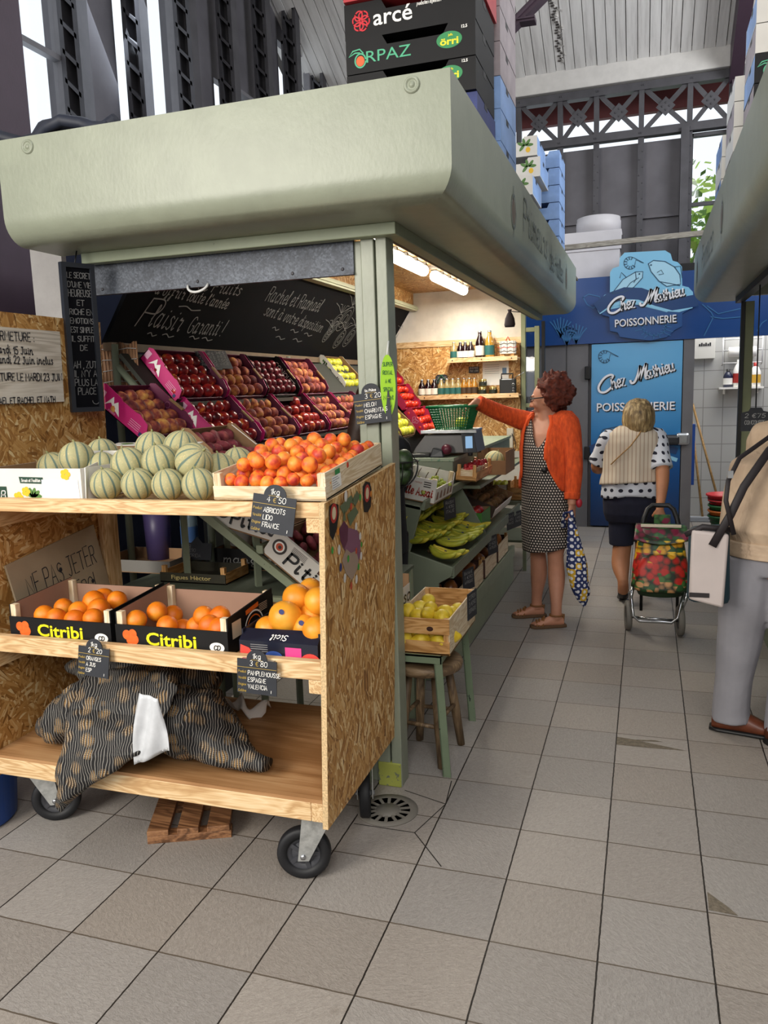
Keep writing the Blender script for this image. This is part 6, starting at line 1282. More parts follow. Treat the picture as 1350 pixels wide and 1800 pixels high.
# yellow apples and the wooden crate on a low green stand at the far end
ls = thing('low_stand', 'low green stand with fruit crates beyond the counter end', 'stand', (-1.15, 6.95, 0)); MB().box(-1.4, -.95, 6.6, 7.3, .57, .6).build('board', SAGEK, ls, world=True)
for x in (-1.38, -.98):
    for y in (6.62, 7.26): MB().box(x, x + .03, y, y + .03, 0, .57).build('leg', SAGED, ls, world=True)
MB().box(-1.4, -.95, 6.65, 7.25, .24, .26).build('lower_board', SAGEK, ls, world=True)
pb = carton('apple_carton', 'white printed carton of yellow apples on the low stand', 'carton', -1.345, -1.125, 6.68, 7.0, .602, .13, WHTCARD, CARD)
F = frame((-1.345, 6.679, .602), (1, 0, 0), (0, 0, 1)); m = MB(); typ(m, 'Perlim', F @ Matrix.Translation((.05, .055, 0)), .04, .015, wfit=.155); m.build('brand_lettering', BLACK, pb, world=True); m = MB(); patch(m, F, [(0, 0), (.22, 0), (.22, .022), (0, .03)], .001); [disc(m, F, .025 + .008 * (k % 3), .05 + .011 * k, .006, .009, .001, 8, 0, k) for k in range(6)]; m.build('printed_leaves', GRN, pb, world=True)
for i in range(8): put(YAPPLE, 'yellow_apple', (-1.31 + .05 * (i % 4) , 6.73 + .1 * (i // 4), .725), .033, 'yellow apple %s along, %s row, on the low stand' % (ORD[i % 4], ORD[i // 4]), 'apple', 'yellow apples on the low stand')
wcr = slat_crate('apple_crate', 'plain wooden slatted crate beside the yellow apple carton', 'crate', .16, .36, .14, .11, (-1.115, 6.67, .602), (0, 0, 0), CW, .17); m = MB(); typ(m, 'Alside', frame((.03, -.001, .05), (1, 0, 0), (0, 0, 1)), .02, .004, wfit=.09); m.build('stamped_lettering', mat('dark_print', '#2a2420', .5), wcr)
# lemons on a green angle-iron stand, stool underneath
lc = slat_crate('lemon_crate', 'knotty wooden crate of lemons on the green angle iron stand', 'crate', .235, .50, .15, .055, (-.968, 2.965, .503), (0, 0, 0), {'x': CW['x'], 'y': PW['y'], 'z': CW['z']}, .15)
MB().box(0, .235, 0, .006, .085, .15).build('front_slat', CW['x'], lc, bevel=.001); m = MB(); disc(m, frame((.155, -.0005, .108), (1, 0, 0), (0, 0, 1)), 0, 0, .014, .01, .001, 14); m.build('dark_knot', mat('dark_wood_knot', '#3a1c0e', .7), lc)
rnd = random.Random(2)
for k, (px, py, y) in enumerate(((718, 1073, 3.08), (740, 1068, 3.2), (757, 1070, 3.1), (783, 1076, 3.08), (735, 1082, 3.04), (752, 1080, 3.03), (797, 1078, 3.2), (806, 1072, 3.3), (753, 1056, 3.28), (778, 1084, 3.02), (806, 1088, 3.06), (795, 1090, 3.01))):
    c = P('y', y, px, py); c.x = min(c.x, -.775); put(LEMON, 'lemon', c, .0315, 'lemon %s, in the wooden crate on the stand' % ('by the strand board panel', 'behind the front three', 'heaped in the middle', 'with a greenish patch', 'low at the front slat', 'low in the middle front', 'towards the price slate', 'furthest along the side', 'highest, with its tip up', 'low by the front corner', 'against the pale side', 'in the front corner')[k], 'lemon', 'lemons in the crate', (PI / 2 + rnd.uniform(-.4, .4), rnd.uniform(-.6, .6), rnd.uniform(0, 6)))
for i in range(6): put(LEMON, 'lemon', (-.93 + .035 * i, 3.0 + .07 * (i % 2), .55), .032, 'lemon %s along, at the bottom behind the slat gap' % ORD[i], 'lemon', 'lemons in the crate', (PI / 2, .3 * i, i))
e = thing('price_slate', 'black price slate clipped to the end of the lemon crate', 'price tag', (-.725, 3.38, .6)); Fv = frame((-.726, 3.36, .61), (.12, 1, 0), (0, 0, 1)); MB().box(-.06, .06, -.06, .06, -.0, .004, Fv).build('slate', SLATE, e, world=True, recalc=True); m = MB(); [pen(m, s, Fv @ Matrix.Translation((-.05, .03 - .03 * i, .004)), .018, .002, .1, fit=.09) for i, s in enumerate(('CITRON', '3 €90', 'ESPAGNE'))]; m.build('chalk_writing', CHALK, e, world=True)
sd = thing('iron_stand', 'chipped green angle iron stand under the lemon crate', 'stand', (-.86, 3.2, 0)); CHIP = painted('chipped_green_iron', '#76866c', .45, '#2c352c', .66)
def leg(x0, y0, x1, y1, z1=.5):
    for a, b, c, d in ((.0, .034, 0, .005), (0, .005, 0, .034)): MB_ = MB().hexa([(x0 + a - .034, y0 + c, 0), (x0 + b - .034, y0 + c, 0), (x0 + b - .034, y0 + d, 0), (x0 + a - .034, y0 + d, 0), (x1 + a - .034, y1 + c, z1), (x1 + b - .034, y1 + c, z1), (x1 + b - .034, y1 + d, z1), (x1 + a - .034, y1 + d, z1)]); yield MB_
def ironleg(*a):
    A_, B2 = list(leg(*a)); A_.add(B2.v, B2.f); A_.build('leg', CHIP, sd, world=True)
ironleg(-.728, 2.925, -.765, 2.955); ironleg(-.742, 3.49, -.77, 3.46); ironleg(-1.0, 2.92, -.95, 2.955); ironleg(-1.0, 3.49, -.95, 3.46)
MB().box(-.99, -.765, 2.95, 2.955, .47, .502).box(-.99, -.765, 3.46, 3.465, .47, .502).box(-.77, -.765, 2.95, 3.465, .47, .502).box(-.99, -.985, 2.95, 3.465, .47, .502).box(-.99, -.765, 2.95, 3.465, .496, .502).build('top_frame', CHIP, sd, world=True)
sl_ = thing('wooden_stool', 'round worn wooden stool under the green iron stand', 'stool', (-.868, 3.1, 0)); OAK = wood('worn_stool_wood', ('#5e4a34', '#7d664a', '#988062'), 'x', 1., ring=8); OAKZ = wood('worn_stool_leg', ('#5e4a34', '#7d664a', '#988062'), 'z', 1., ring=8)
MB().lathe([(0, .395), (.13, .395), (.15, .405), (.155, .425), (.148, .44), (.1, .443), (0, .437)], 32).build('seat', OAK, sl_)
feet = [(-.103, -.075), (.082, -.1), (.11, .135), (-.078, .135)]
for x, y in feet: MB().tube([(x * .62, y * .62, .4), (x * .85, y * .85, .18), (x * 1.02, y * 1.02, 0)], [.017, .021, .017], 12).build('leg', OAKZ, sl_)
for i, z in enumerate((.17, .2, .17, .2)): a, b = feet[i], feet[(i + 1) % 4]; MB().tube([(a[0] * .86, a[1] * .86, z), (b[0] * .86, b[1] * .86, z)], .0095, 8).build('stretcher', OAKZ, sl_)
# avocados in a wire basket behind the post
wb_ = thing('wire_basket', 'black wire basket of avocados hanging behind the green post', 'basket', (-1.15, 3.7, 1.1)); m = MB(); c = V((-1.165, 3.7, 1.2))
for k in range(6): a = PI * k / 6; m.tube([c + V((.11 * math.cos(a) * math.sin(t), .09 * math.sin(a) * math.sin(t), -.115 * math.cos(t))) for t in [-1.75 + 3.5 * j / 16 for j in range(17)]], .0028, 5)
m.tube([c + V((.11 * math.cos(t), .09 * math.sin(t), .02)) for t in [2 * PI * j / 20 for j in range(21)]], .0035, 5); m.build('wire_frame', BLACK, wb_, world=True); MB().tube([c + V((.1, 0, .02)), c + V((-.05, 0, .3)), (-1.25, 3.7, 1.6)], .002, 5).build('hanger', BLACK, wb_, world=True)
for i, (a, b, z) in enumerate(((-.03, 0, .06), (.05, -.02, .03), (-.01, .02, -.01), (-.045, -.02, -.045), (.03, .02, -.055))): put(AVOC, 'avocado', c + V((a, b, z)), .042, 'dark green avocado %s the wire basket' % ('topmost in', 'by the outer wires of', 'in the centre of', 'low by the post in', 'at the bottom of')[i], 'avocado', 'avocados in the wire basket')
# ------------------------------------------------------------------ shelves and bottles on the back wall
def wshelf(label, x0, x1, z): 
    e = thing('wall_shelf', label, 'shelf', ((x0 + x1) / 2, 7.5, z - .03)); MB().box(x0, x1, 7.41, 7.574, z - .012, z).build('shelf_board', pine('x'), e, world=True); MB().box(x0, x1, 7.395, 7.41, z - .03, z + .012).build('front_batten', pine('x'), e, world=True, bevel=.002)
    m = MB()
    for k in range(3): M = Matrix.Translation((x0 + (x1 - x0) * (.08 + .42 * k), 7.394, z - .009)) @ Matrix.Rotation(PI / 2, 4, 'X'); m.lathe([(0, 0), (.006, 0), (.006, .002), (0, .002)], 10, M)
    m.build('knot', mat('dark_wood_knot', '#3a1c0e', .7), e, world=True)
wshelf('upper short pine shelf on the strand board wall', -1.80, -1.135, 1.83); wshelf('lower long pine shelf on the strand board wall', -2.105, -1.125, 1.49)
def bottle_mesh(h, r, liquid, labelm, cap=.0):
    b = MB().lathe([(0, 0), (r * .92, 0), (r, r * .15), (r, h * .58), (r * .85, h * .66), (r * .42, h * .84), (r * .38, h * .97), (0, h * .97)], 16); l = MB().lathe([(r * 1.01, h * .12), (r * 1.015, h * .13), (r * 1.015, h * .46), (r * 1.01, h * .47)], 16); c = MB().lathe([(r * .44, h * .95), (r * .44, h), (0, h)], 12)
    return b.mesh('glass_body', liquid), l.mesh('paper_label', labelm), c.mesh('cap', STEEL)
def juice(col, nm): return mat(nm, col, .12, trans=.15, coat=.6)
TEAL = mat('teal_label', '#1f5a58', .6); CRL = mat('cream_label', '#dcd6cc', .6); DKL = mat('dark_round_label', '#3a2a1c', .6)
KD = {'dark': (juice('#1c0a10', 'dark_grape_juice'), CRL), 'cloud': (juice('#a89462', 'cloudy_pear_juice'), TEAL), 'gold': (juice('#b0782a', 'golden_cider'), DKL), 'big': (juice('#1c0a10', 'dark_grape_juice'), CRL), 'amber': (juice('#b88a36', 'amber_apple_juice'), TEAL)}
BM = {k: bottle_mesh(.165 if k not in ('big', 'amber') else .255, .036 if k not in ('big', 'amber') else .045, *v) for k, v in KD.items()}
NMS = {'dark': 'small bottle of dark juice', 'cloud': 'small bottle of cloudy pale juice', 'gold': 'small bottle of golden cider', 'big': 'tall bottle of dark juice', 'amber': 'tall bottle of amber juice'}
def bottle(k, px, py, z, where, y=7.49):
    c = P('y', y, px, py); e = thing('juice_bottle', '%s, %s' % (NMS[k], where), 'bottle', (c.x, y, z), group='juice bottles on the wall shelves')
    for me in BM[k]: o = bpy.data.objects.new(me.name.split('.')[0], me); COL.objects.link(o); o.parent = e
cnt = {}
for k, px in (('dark', 742), ('dark', 753), ('dark', 763.5), ('cloud', 776), ('cloud', 786), ('cloud', 796), ('cloud', 806), ('gold', 816), ('gold', 825), ('gold', 834)):
    cnt[k] = cnt.get(k, 0) + 1; bottle(k, px, 690, 1.4905, '%s of its kind on the lower shelf' % ORD[cnt[k] - 1])
bottle('cloud', 798, 628, 1.8305, 'alone at the end of the upper shelf'); [bottle('dark', px, 628, 1.8305, '%s of three on the upper shelf' % ORD[i]) for i, px in enumerate((809.5, 818, 828))]
bottle('big', 844, 628, 1.8305, 'with a cream label on the upper shelf'); bottle('amber', 861, 628, 1.8305, 'with a teal label on the upper shelf')
bxx = P('y', 7.49, 893, 625).x; e = thing('gift_pack', 'white patterned gift pack with ribbon on the upper shelf', 'gift pack', (bxx, 7.49, 1.8305)); MB().box(-.07, .07, -.04, .04, .035, .15).build('pack', WHTCARD, e)
m = MB(); Fg = frame((0, -.041, 0), (1, 0, 0), (0, 0, 1))
for a in (-.06, 0, .06):
    for z in (.05, .085, .12): ribbon(m, [(a - .03, z + .012), (a, z), (a + .03, z + .012)], .006, .001, Fg, 1 if z == .085 else 0)
    ribbon(m, [(a, .04), (a, .15)], .004, .001, Fg)
m.build('zigzag_print', [mat('dark_print', '#2a2420', .5), mat('red_print', '#b02a24', .4)], e); MB().box(-.06, -.03, -.03, .03, 0, .035).box(.03, .06, -.03, .03, 0, .035).build('wood_foot', CW['x'], e); MB().tube([(-.02, 0, .15), (0, 0, .19), (.02, 0, .15)], .006, 6).build('ribbon', mat('red_print', '#b02a24', .4), e)
rd = thing('radio', 'black portable radio with a raised aerial on the lower shelf', 'radio', (P('y', 7.47, 893, 690).x, 7.47, 1.4905)); MB().box(-.075, .075, -.035, .035, 0, .145).build('casing', mat('black_radio_casing', '#101214', .4), rd, bevel=.008)
MB().tube([(-.06, 0, .14), (-.06, 0, .19), (.045, 0, .19), (.045, 0, .14)], .007, 8).build('carry_handle', BLACK, rd); MB().tube([(.06, 0, .15), (.15, 0, .2)], .004, 6).build('aerial', STEEL, rd); MB().box(-.05, .04, -.0365, -.035, .135, .142).build('tuning_scale', STEEL, rd)
for z, r_ in ((.09, .012), (.055, .008), (.03, .008)): MB().lathe([(r_ * .7, 0), (r_, .0), (r_, .008), (r_ * .7, .008)], 14, Matrix.Translation((.055, -.035, z)) @ Matrix.Rotation(PI / 2, 4, 'X')).build('knob', STEEL, rd)
JL = mat('dark_jar_label', '#1a2218', .5); 
for k, (px, z) in enumerate(((848, 0), (867, 0), (849, .075))):
    e = thing('jam_jar', 'dark labelled jar, %s' % ('bottom one beside the bottles', 'bottom one beside the radio', 'stacked on top of the other')[k], 'jar', (P('y', 7.48, px, 690).x, 7.48, 1.4905 + z), group='jars on the lower shelf'); MB().lathe([(0, 0), (.036, 0), (.038, .006), (.038, .055), (.034, .06)], 16).build('glass_body', juice('#6a5a2c', 'olive_jar_content'), e); MB().lathe([(.0385, .012), (.0385, .048)], 16).build('paper_label', JL, e); MB().lathe([(.036, .06), (.036, .074), (0, .074)], 16).build('lid', mat('gold_lid', '#b09a5a', .3, .7), e)
fn = thing('pinned_paper', 'white printed notice pinned on the strand board behind the radio', 'paper', (P('y', 7.57, 872, 660).x, 7.573, 1.58)); MB().box(-.13, .12, -.001, .0015, 0, .22).build('sheet', WHITE, fn); m = MB(); Fp_ = frame((0, -.0015, 0), (1, 0, 0), (0, 0, 1)); patch(m, Fp_, [(.06, .1), (.1, .1), (.1, .16), (.06, .16)], .0005); m.build('blue_emblem', mat('faded_blue_print', '#6a8aa8', .6), fn)
m = MB(); [m.box(-.11, .03, .19 - .02 * i, .193 - .02 * i, .0003, .0006, Fp_) for i in range(5)]; m.build('printed_lines', mat('grey_label_print', '#8a8a8a', .6), fn)
for k, (px, py, w_, h_, lb) in enumerate(((833, 650, .1, .06, 'black framed chalk card above the golden cider bottles'), (776, 668, .12, .07, 'rounded black chalk card with green string behind the bottles'))):
    c = P('y', 7.56, px, py); e = thing('chalk_card', lb, 'price tag', (c.x, 7.565, c.z)); Fc = frame((c.x, 7.565, c.z), (1, 0, 0), (0, 0, 1)); MB().prism([(-w_ / 2, -h_ / 2), (w_ / 2, -h_ / 2), (w_ / 2, h_ / 2), (w_ * .3, h_ * .75), (-w_ * .3, h_ * .75), (-w_ / 2, h_ / 2)] if k else [(-w_ / 2, -h_ / 2), (w_ / 2, -h_ / 2), (w_ / 2, h_ / 2), (-w_ / 2, h_ / 2)], 0, .004, Fc).build('slate', SLATE, e, world=True, recalc=True)
    m = MB(); [pen(m, s, Fc @ Matrix.Translation((-w_ * .42, h_ * (.15 - .45 * i), .003)), h_ * .28, .003, .05, fit=w_ * .84) for i, s in enumerate((('JUS DE POMME', '75cl 4,90€'), ('JUS', 'LOCAL'))[k])]; m.build('chalk_writing', CHALK, e, world=True)
    if k: MB().tube([(c.x - .06, 7.555, c.z - .06), (c.x, 7.55, c.z + .05), (c.x + .07, 7.555, c.z - .04)], .004, 5).build('green_string', mat('green_plastic', '#0f6a3c', .35), e, world=True)
sk = thing('cable_box', 'white plastic cable box on the strand board above the low panel', 'socket', (P('y', 7.56, 897, 770).x, 7.57, 1.0)); MB().box(-.025, .025, -.03, .0, -.05, .16).build('cover', mat('ivory_plastic', '#c9c4b4', .5), sk, bevel=.004); MB().box(-.03, .03, -.04, .0, .1, .17).build('plug', mat('ivory_plastic', '#c9c4b4', .5), sk, bevel=.005); MB().tube([(.02, -.04, .12), (.05, -.05, .05), (.06, -.04, -.02), (.03, -.03, -.06)], .004, 6).build('cable', BLACK, sk)
# floor drain beside the trolley
dr = thing('floor_drain', 'round cream floor drain grate beside the trolley wheel', 'drain', (-.90, 2.62, 0)); DC = mat('cream_drain_plastic', '#78736a', .6)
MB().lathe([(.085, 0), (.115, 0), (.115, .004), (.085, .004)], 36).build('outer_ring', DC, dr); MB().lathe([(0, 0), (.05, 0), (.05, .004), (0, .004)], 24).build('centre_cap', DC, dr); MB().lathe([(0, .0), (.1, .0), (.1, .001)], 30).build('dark_well', BLACK, dr)
for k in range(14): MB().box(.045, .09, -.006, .006, .001, .0042, Matrix.Rotation(k * 2 * PI / 14, 4, 'Z')).build('spoke', DC, dr)
m = MB(); GR = mat('dark_grout', '#241f1b', .9)
x0_, y0_ = -.1005 - .9, 2.019 + .3; c = (-.88, 2.62)
for a, b in (((-.62, 2.33), (-.76, 2.50)), ((-.72, 2.9), (-.70, 2.72)), ((-.76, 2.50), (-.99, 2.50)), ((-.76, 2.5), (-.70, 2.72)), ((-.70, 2.72), (-.88, 2.78))): ribbon(m, [a, b], .004, .0008, Matrix.Identity(4))
struct(m, 'floor_joint', GR)
for pts in ([(.003, 3.46), (.19, 3.41), (.02, 3.40), (-.098, 3.40), (-.098, 3.48), (-.02, 3.47), (.06, 3.485), (.1, 3.475)], [(.204, 2.33), (.206, 2.42), (.26, 2.36), (.285, 2.325)]):
    m = MB(); patch(m, Matrix.Identity(4), pts, .0009); struct(m, 'floor_patch', mat('rough_concrete_patch', '#6d6456', .95, var=.3, vs=60, bump=.6, bs=120))
# ------------------------------------------------------------------ fishmonger at the end of the aisle
NAVY = mat('navy_sign_panel', '#10407e', .35, var=.06, vs=2); LBL = mat('pale_blue_print', '#7fbfe0', .4); LINE = mat('blue_line_print', '#2f6a9e', .5); NLINE = mat('dark_line_print', '#274a66', .5); CR = mat('silver_white_lettering', '#e6e6ea', .35)
G['ç'] = '~3.7,4.4 4.1,5.4 3.2,6.1 1.6,5.4 .3,2.8 .7,.5 2.2,-.3 4,1'; G['µ'] = '~-1.2,1.2 -.8,.1 .3,.3 1.5,3 2.3,6;2.3,6 2,.4;~2,.4 3,3.4 4.4,6.2;~4.4,6.2 4.1,2 4.3,.3 5.2,.8'
struct(MB().box(-1.25, -.6, 8.86, 9.0, 0, 2.0).box(.355, .46, 8.84, 9.0, 0, 2.0).box(-.6, .36, 8.93, 9.0, 0, 2.0), 'wall_cold_room', mat('grey_cold_room_panel', '#6c6b6e', .45, .2, var=.06))
struct(MB().box(-.83, -.825, 8.855, 8.86, 0, 2.0), 'wall_panel_joint', BLACK)
fs = thing('shop_sign', 'long navy sign band of the fishmonger with a pale blue cut-out plaque', 'sign', (0, 8.85, 1.985))
MB().box(-1.3, 1.75, 8.83, 8.9, 1.985, 2.665).build('sign_band', NAVY, fs, world=True); MB().box(.3, 1.75, 8.84, 8.9, 2.665, 2.74).build('top_rail', BLACK, fs, world=True)
def Z5(x, y): return 980 + x * .2741, 420 + y * .2741
SY = 8.80; FS = frame((0, SY, 0), (1, 0, 0), (0, 0, 1))
def S(pts, y=SY): return [(q.x, q.z) for q in (P('y', y, *Z5(*p)) for p in pts)]
out = [(400, 120), (430, 88), (690, 74), (725, 95), (738, 140), (770, 148), (798, 178), (800, 300), (840, 310), (868, 340), (876, 400), (850, 450), (800, 478), (798, 560), (750, 585), (700, 630), (600, 652), (480, 640), (400, 628), (385, 600), (338, 590), (332, 500), (290, 488), (268, 455), (275, 395), (300, 360), (336, 345), (337, 215), (355, 188), (395, 176)]
MB().prism(S(out), 0, .03, frame((0, SY + .03, 0), (1, 0, 0), (0, 0, 1))).build('plaque', mat('deep_blue_plaque', '#134a86', .35), fs, world=True, recalc=True)
m = MB(); up_out = S([(400, 120), (430, 88), (690, 74), (725, 95), (738, 140), (770, 148), (798, 178), (800, 300), (840, 310), (868, 340), (872, 380), (700, 470), (500, 420), (272, 465), (275, 395), (300, 360), (336, 345), (337, 215), (355, 188), (395, 176)]); patch(m, FS, up_out, .003)
patch(m, FS, S([(350, 350), (420, 260), (500, 212), (548, 210), (545, 250), (490, 310), (430, 340)]), .004, 1); patch(m, FS, S([(583, 160), (615, 138), (690, 145), (750, 180), (785, 230), (790, 290), (700, 305), (650, 270), (600, 210)]), .004, 1)
ribbon(m, S([(272, 430), (340, 380), (430, 348), (530, 352), (640, 392), (740, 420), (872, 398)]), .12, .005, FS, 2); ribbon(m, S([(274, 462), (350, 415), (450, 398), (560, 410), (680, 445), (780, 452), (850, 430)]), .055, .0045, FS, 3)
m.build('plaque_print', [LBL, mat('paler_blue_print', '#a5d3e8', .4), mat('navy_wave_print', '#173e70', .4), mat('wave_blue_print', '#8cc8e6', .4)], fs, world=True)
m = MB()
def fishlines(f, z, mi):
    loop(m, FS, f([(350, 350), (420, 260), (500, 212), (548, 210), (545, 250), (490, 310), (430, 340)]), .008, z, mi=mi); loop(m, FS, f([(583, 160), (615, 138), (690, 145), (750, 180), (785, 230), (790, 290), (700, 305), (650, 270), (600, 210)]), .008, z, mi=mi)
    for a in ([(400, 250), (410, 215), (440, 245)], [(500, 215), (505, 255), (490, 280)], [(640, 215), (665, 200), (680, 225), (650, 230)], [(750, 180), (790, 175), (800, 250)], [(660, 275), (720, 285), (785, 300)], [(430, 330), (470, 280), (520, 250)]): ribbon(m, f(a), .007, z, FS, mi)
    for c in ((525, 225), (600, 168)): disc(m, FS, *f([c])[0], .009, .009, z, 8, mi)
def shrimp(f, ox, oy, z, mi):
    for k in range(9):
        a = 1.2 + k * .55; ribbon(m, f([(ox + 38 + 20 * math.cos(a), oy + 40 - 22 * math.sin(a)), (ox + 38 + 40 * math.cos(a), oy + 40 - 40 * math.sin(a))]), .008, z, FS, mi)
    loop(m, FS, f([(ox + 38 + 40 * math.cos(a), oy + 40 - 40 * math.sin(a)) for a in [1.0 + .4 * k for k in range(12)]] + [(ox + 75, oy + 20), (ox + 125, oy + 40), (ox + 60, oy + 5)]), .006, z, mi=mi)
fishlines(S, .006, 0); shrimp(S, 428, 115, .006, 0)
for k in range(16): a = k * .4; ribbon(m, S([(620 + 60 * math.cos(a), 560 + 45 * math.sin(a)), (620 + (110 + 20 * (k % 3)) * math.cos(a), 565 + 75 * math.sin(a))]), .008, .004, FS, 1)
loop(m, FS, S([(620 + 75 * math.cos(.4 * k), 565 + 55 * math.sin(.4 * k)) for k in range(16)]), .008, .004, mi=1)
f2 = lambda p: S(p, 8.829)
for pts in ([(165, 375), (200, 355), (270, 370), (280, 400), (230, 445), (190, 420), (165, 375)], [(930, 420), (985, 470), (1000, 500), (940, 620)], [(960, 430), (1030, 480), (1180, 445)], [(985, 500), (1060, 510), (1180, 500)], [(1280, 590), (1310, 540), (1340, 520)]): ribbon(m, f2(pts), .01, -.024, FS, 1)
for bx, by in ((120, 640), (20, 600), (60, 650)):
    for k in range(7): ribbon(m, f2([(bx, by + 30), (bx + 14 * (k - 3) , by - 40), (bx + 22 * (k - 3), by - 95 + 9 * abs(k - 3))]), .012, -.024, FS, 1)
m.build('line_drawing', [NLINE, LINE], fs, world=True)
def chez(parent, pa, pb, y, h, wd, nm):
    a, b = P('y', y, *pa), P('y', y, *pb); F = frame(a, (b - a), (0, 0, 1)); L_ = (b - a).length
    for dz, dx, mt, nn in ((.0, (.01, -.012), BLACK, 'lettering_shadow'), (.004, (0, 0), CR, 'name_lettering')):
        m = MB(); T = F @ Matrix.Translation((*dx, dz)); wd = .022; pen(m, 'ç', T, h * 1.25, wd, .2, fit=L_ * .2); pen(m, 'hez', T @ Matrix.Translation((L_ * .2, 0, 0)), h * 1.0, wd * .65, .2, .7, fit=L_ * .17); pen(m, 'µ', T @ Matrix.Translation((L_ * .48, 0, 0)), h * 1.25, wd, .2, fit=L_ * .19); pen(m, 'athieu', T @ Matrix.Translation((L_ * .655, 0, 0)), h * .95, wd * .65, .2, .7, fit=L_ * .345); m.build(nn, mt, parent, world=True)
def poiss(parent, pa, pb, y, h):
    a, b = P('y', y, *pa), P('y', y, *pb)
    for dx, dz, mt, nn in ((.01, 0, BLACK, 'lettering_shadow'), (0, .003, CR, 'trade_lettering')): m = MB(); typ(m, 'POISSONNERIE', frame(a + V((dx, 0, -dx)), b - a, (0, 0, 1)) @ Matrix.Translation((0, 0, dz)), h, .012, wfit=(b - a).length); m.build(nn, mt, parent, world=True)
chez(fs, (1066, 552), (1203, 519), SY - .008, .11, .03, 'a'); poiss(fs, (1081, 575), (1189, 566), SY - .004, .075)
# cold room door
t = NT('printed_sea_gradient'); s_ = t.sep(t.obj()); nz = t.noise(t.obj(), 3., 2).outputs[0]; t.set(Base_Color=t.ramp(t.math('ADD', t.math('MULTIPLY', s_[2], .5), t.math('MULTIPLY', nz, .05)), [(.05, '#0c2a54'), (.38, '#17508e'), (.55, '#2f7ab4'), (.9, '#5fa6d4')]), Roughness=.25); SEA = t.m
d0 = bpy.data.objects.new('door_1', None); COL.objects.link(d0); d0.location = (-.1, 8.9, 0); d0['kind'] = 'structure'
MB().box(-.565, .345, 8.84, 8.93, .02, 1.975).build('printed_panel', SEA, d0, world=True); FD = frame((0, 8.838, 0), (1, 0, 0), (0, 0, 1))
for z in (1.68, .82): MB().box(-.635, -.575, 8.82, 8.88, z - .07, z + .07).build('hinge', BLACK, d0, world=True, bevel=.008)
MB().box(.12, .34, 8.76, 8.82, .90, 1.01).build('door_handle', mat('dark_handle_grip', '#2a2b2e', .3), d0, world=True, bevel=.03); MB().box(.3, .43, 8.77, 8.84, .90, 1.03).build('handle_mount', STEEL, d0, world=True, bevel=.025)
chez(d0, (1050, 692), (1186, 651), 8.835, .12, .03, 'b'); poiss(d0, (1049, 723), (1186, 720), 8.836, .085)
m = MB(); f3 = lambda p: S(p, 8.836); FSo = FS; FS = frame((0, 8.836, 0), (1, 0, 0), (0, 0, 1)); shrimp(f3, 265, 715, .002, 0)
def DP(pts): return [(q.x, q.z) for q in (P('y', 8.836, *p) for p in pts)]
ribbon(m, DP([(1036, 790), (1080, 770), (1130, 775), (1186, 792)]), .07, .001, FS, 1); ribbon(m, DP([(1036, 805), (1090, 785), (1150, 795), (1188, 808)]), .04, .0015, FS, 2); loop(m, FS, DP([(1050, 775), (1060, 755), (1095, 748), (1110, 760), (1080, 775)]), .01, .002)
m.build('line_drawing', [NLINE, mat('navy_wave_print', '#173e70', .4), mat('wave_blue_print', '#8cc8e6', .4)], d0, world=True)
# cold room top unit and the lath over the aisle
cu = thing('cooling_unit', 'white cold room housing with a round fan drum above the sign band', 'cooling unit', (-.6, 9.2, 2.67)); WM = mat('white_lacquered_metal', '#c4c2c6', .5, var=.05)
MB().box(-.99, -.295, 9.0, 9.5, 2.0, 2.96).box(-1.0, -.28, 8.99, 9.5, 2.96, 3.16).build('housing', WM, cu, world=True, bevel=.004); MB().lathe([(0, 0), (.235, 0), (.235, .13), (.228, .14), (.228, .17), (.2, .18), (0, .18)], 40, Matrix.Translation((-.53, 9.25, 3.16))).build('fan_drum', WM, cu, world=True); MB().box(-.285, -.255, 9.0, 9.1, 2.7, 3.1).build('control_strip', DSTEEL, cu, world=True)
a, b = P('y', 7.3, 930, 440), P('y', 7.3, 1262, 404); struct(MB().hexa([a + V((0, 0, -.03)), b + V((0, 0, -.03)), b + V((0, .05, -.03)), a + V((0, .05, -.03)), a + V((0, 0, .012)), b + V((0, 0, .012)), b + V((0, .05, .012)), a + V((0, .05, .012))]), 'lath_beam', wood('greyed_lath', ('#8a8478', '#a8a296', '#c0bab0'), 'x'))
# tiled recess right of the door
t = NT('grey_wall_tiles'); s_ = t.sep(t.world()); g = t.math('MINIMUM', *[t.math('SUBTRACT', .5, t.math('ABSOLUTE', t.math('SUBTRACT', t.math('FRACT', t.math('MULTIPLY', c, 4.8)), .5))) for c in (t.math('ADD', s_[0], s_[1]), s_[2])]); t.set(Base_Color=t.mix(t.math('LESS_THAN', g, .02), srgb('#b6b6b3'), srgb('#8d8c88')), Roughness=.25); WT = t.m
struct(MB().box(.4, 2.4, 9.8, 9.9, 0, 2.8).box(.44, .46, 9.0, 9.8, 0, 2.8), 'wall_tiled', WT)
l = bpy.data.lights.new('fishmonger_lamp', 'AREA'); l.size = .9; l.energy = 24; l.color = (1, .97, .92); lo = bpy.data.objects.new('fishmonger_lamp', l); COL.objects.link(lo); lo.location = (1.1, 9.3, 2.6)
pd = thing('paper_dispenser', 'white metal wall rack holding a paper roll in the tiled recess', 'dispenser', (1.0, 9.75, 1.75)); m = MB()
for x in (.80, 1.2): m.tube([(x, 9.78, 2.05), (x, 9.7, 2.05), (x, 9.7, 1.74), (x, 9.78, 1.72)], .008, 6)
for z in (1.74, 1.88, 2.0): m.tube([(.80, 9.7, z), (1.2, 9.7, z)], .007, 6)
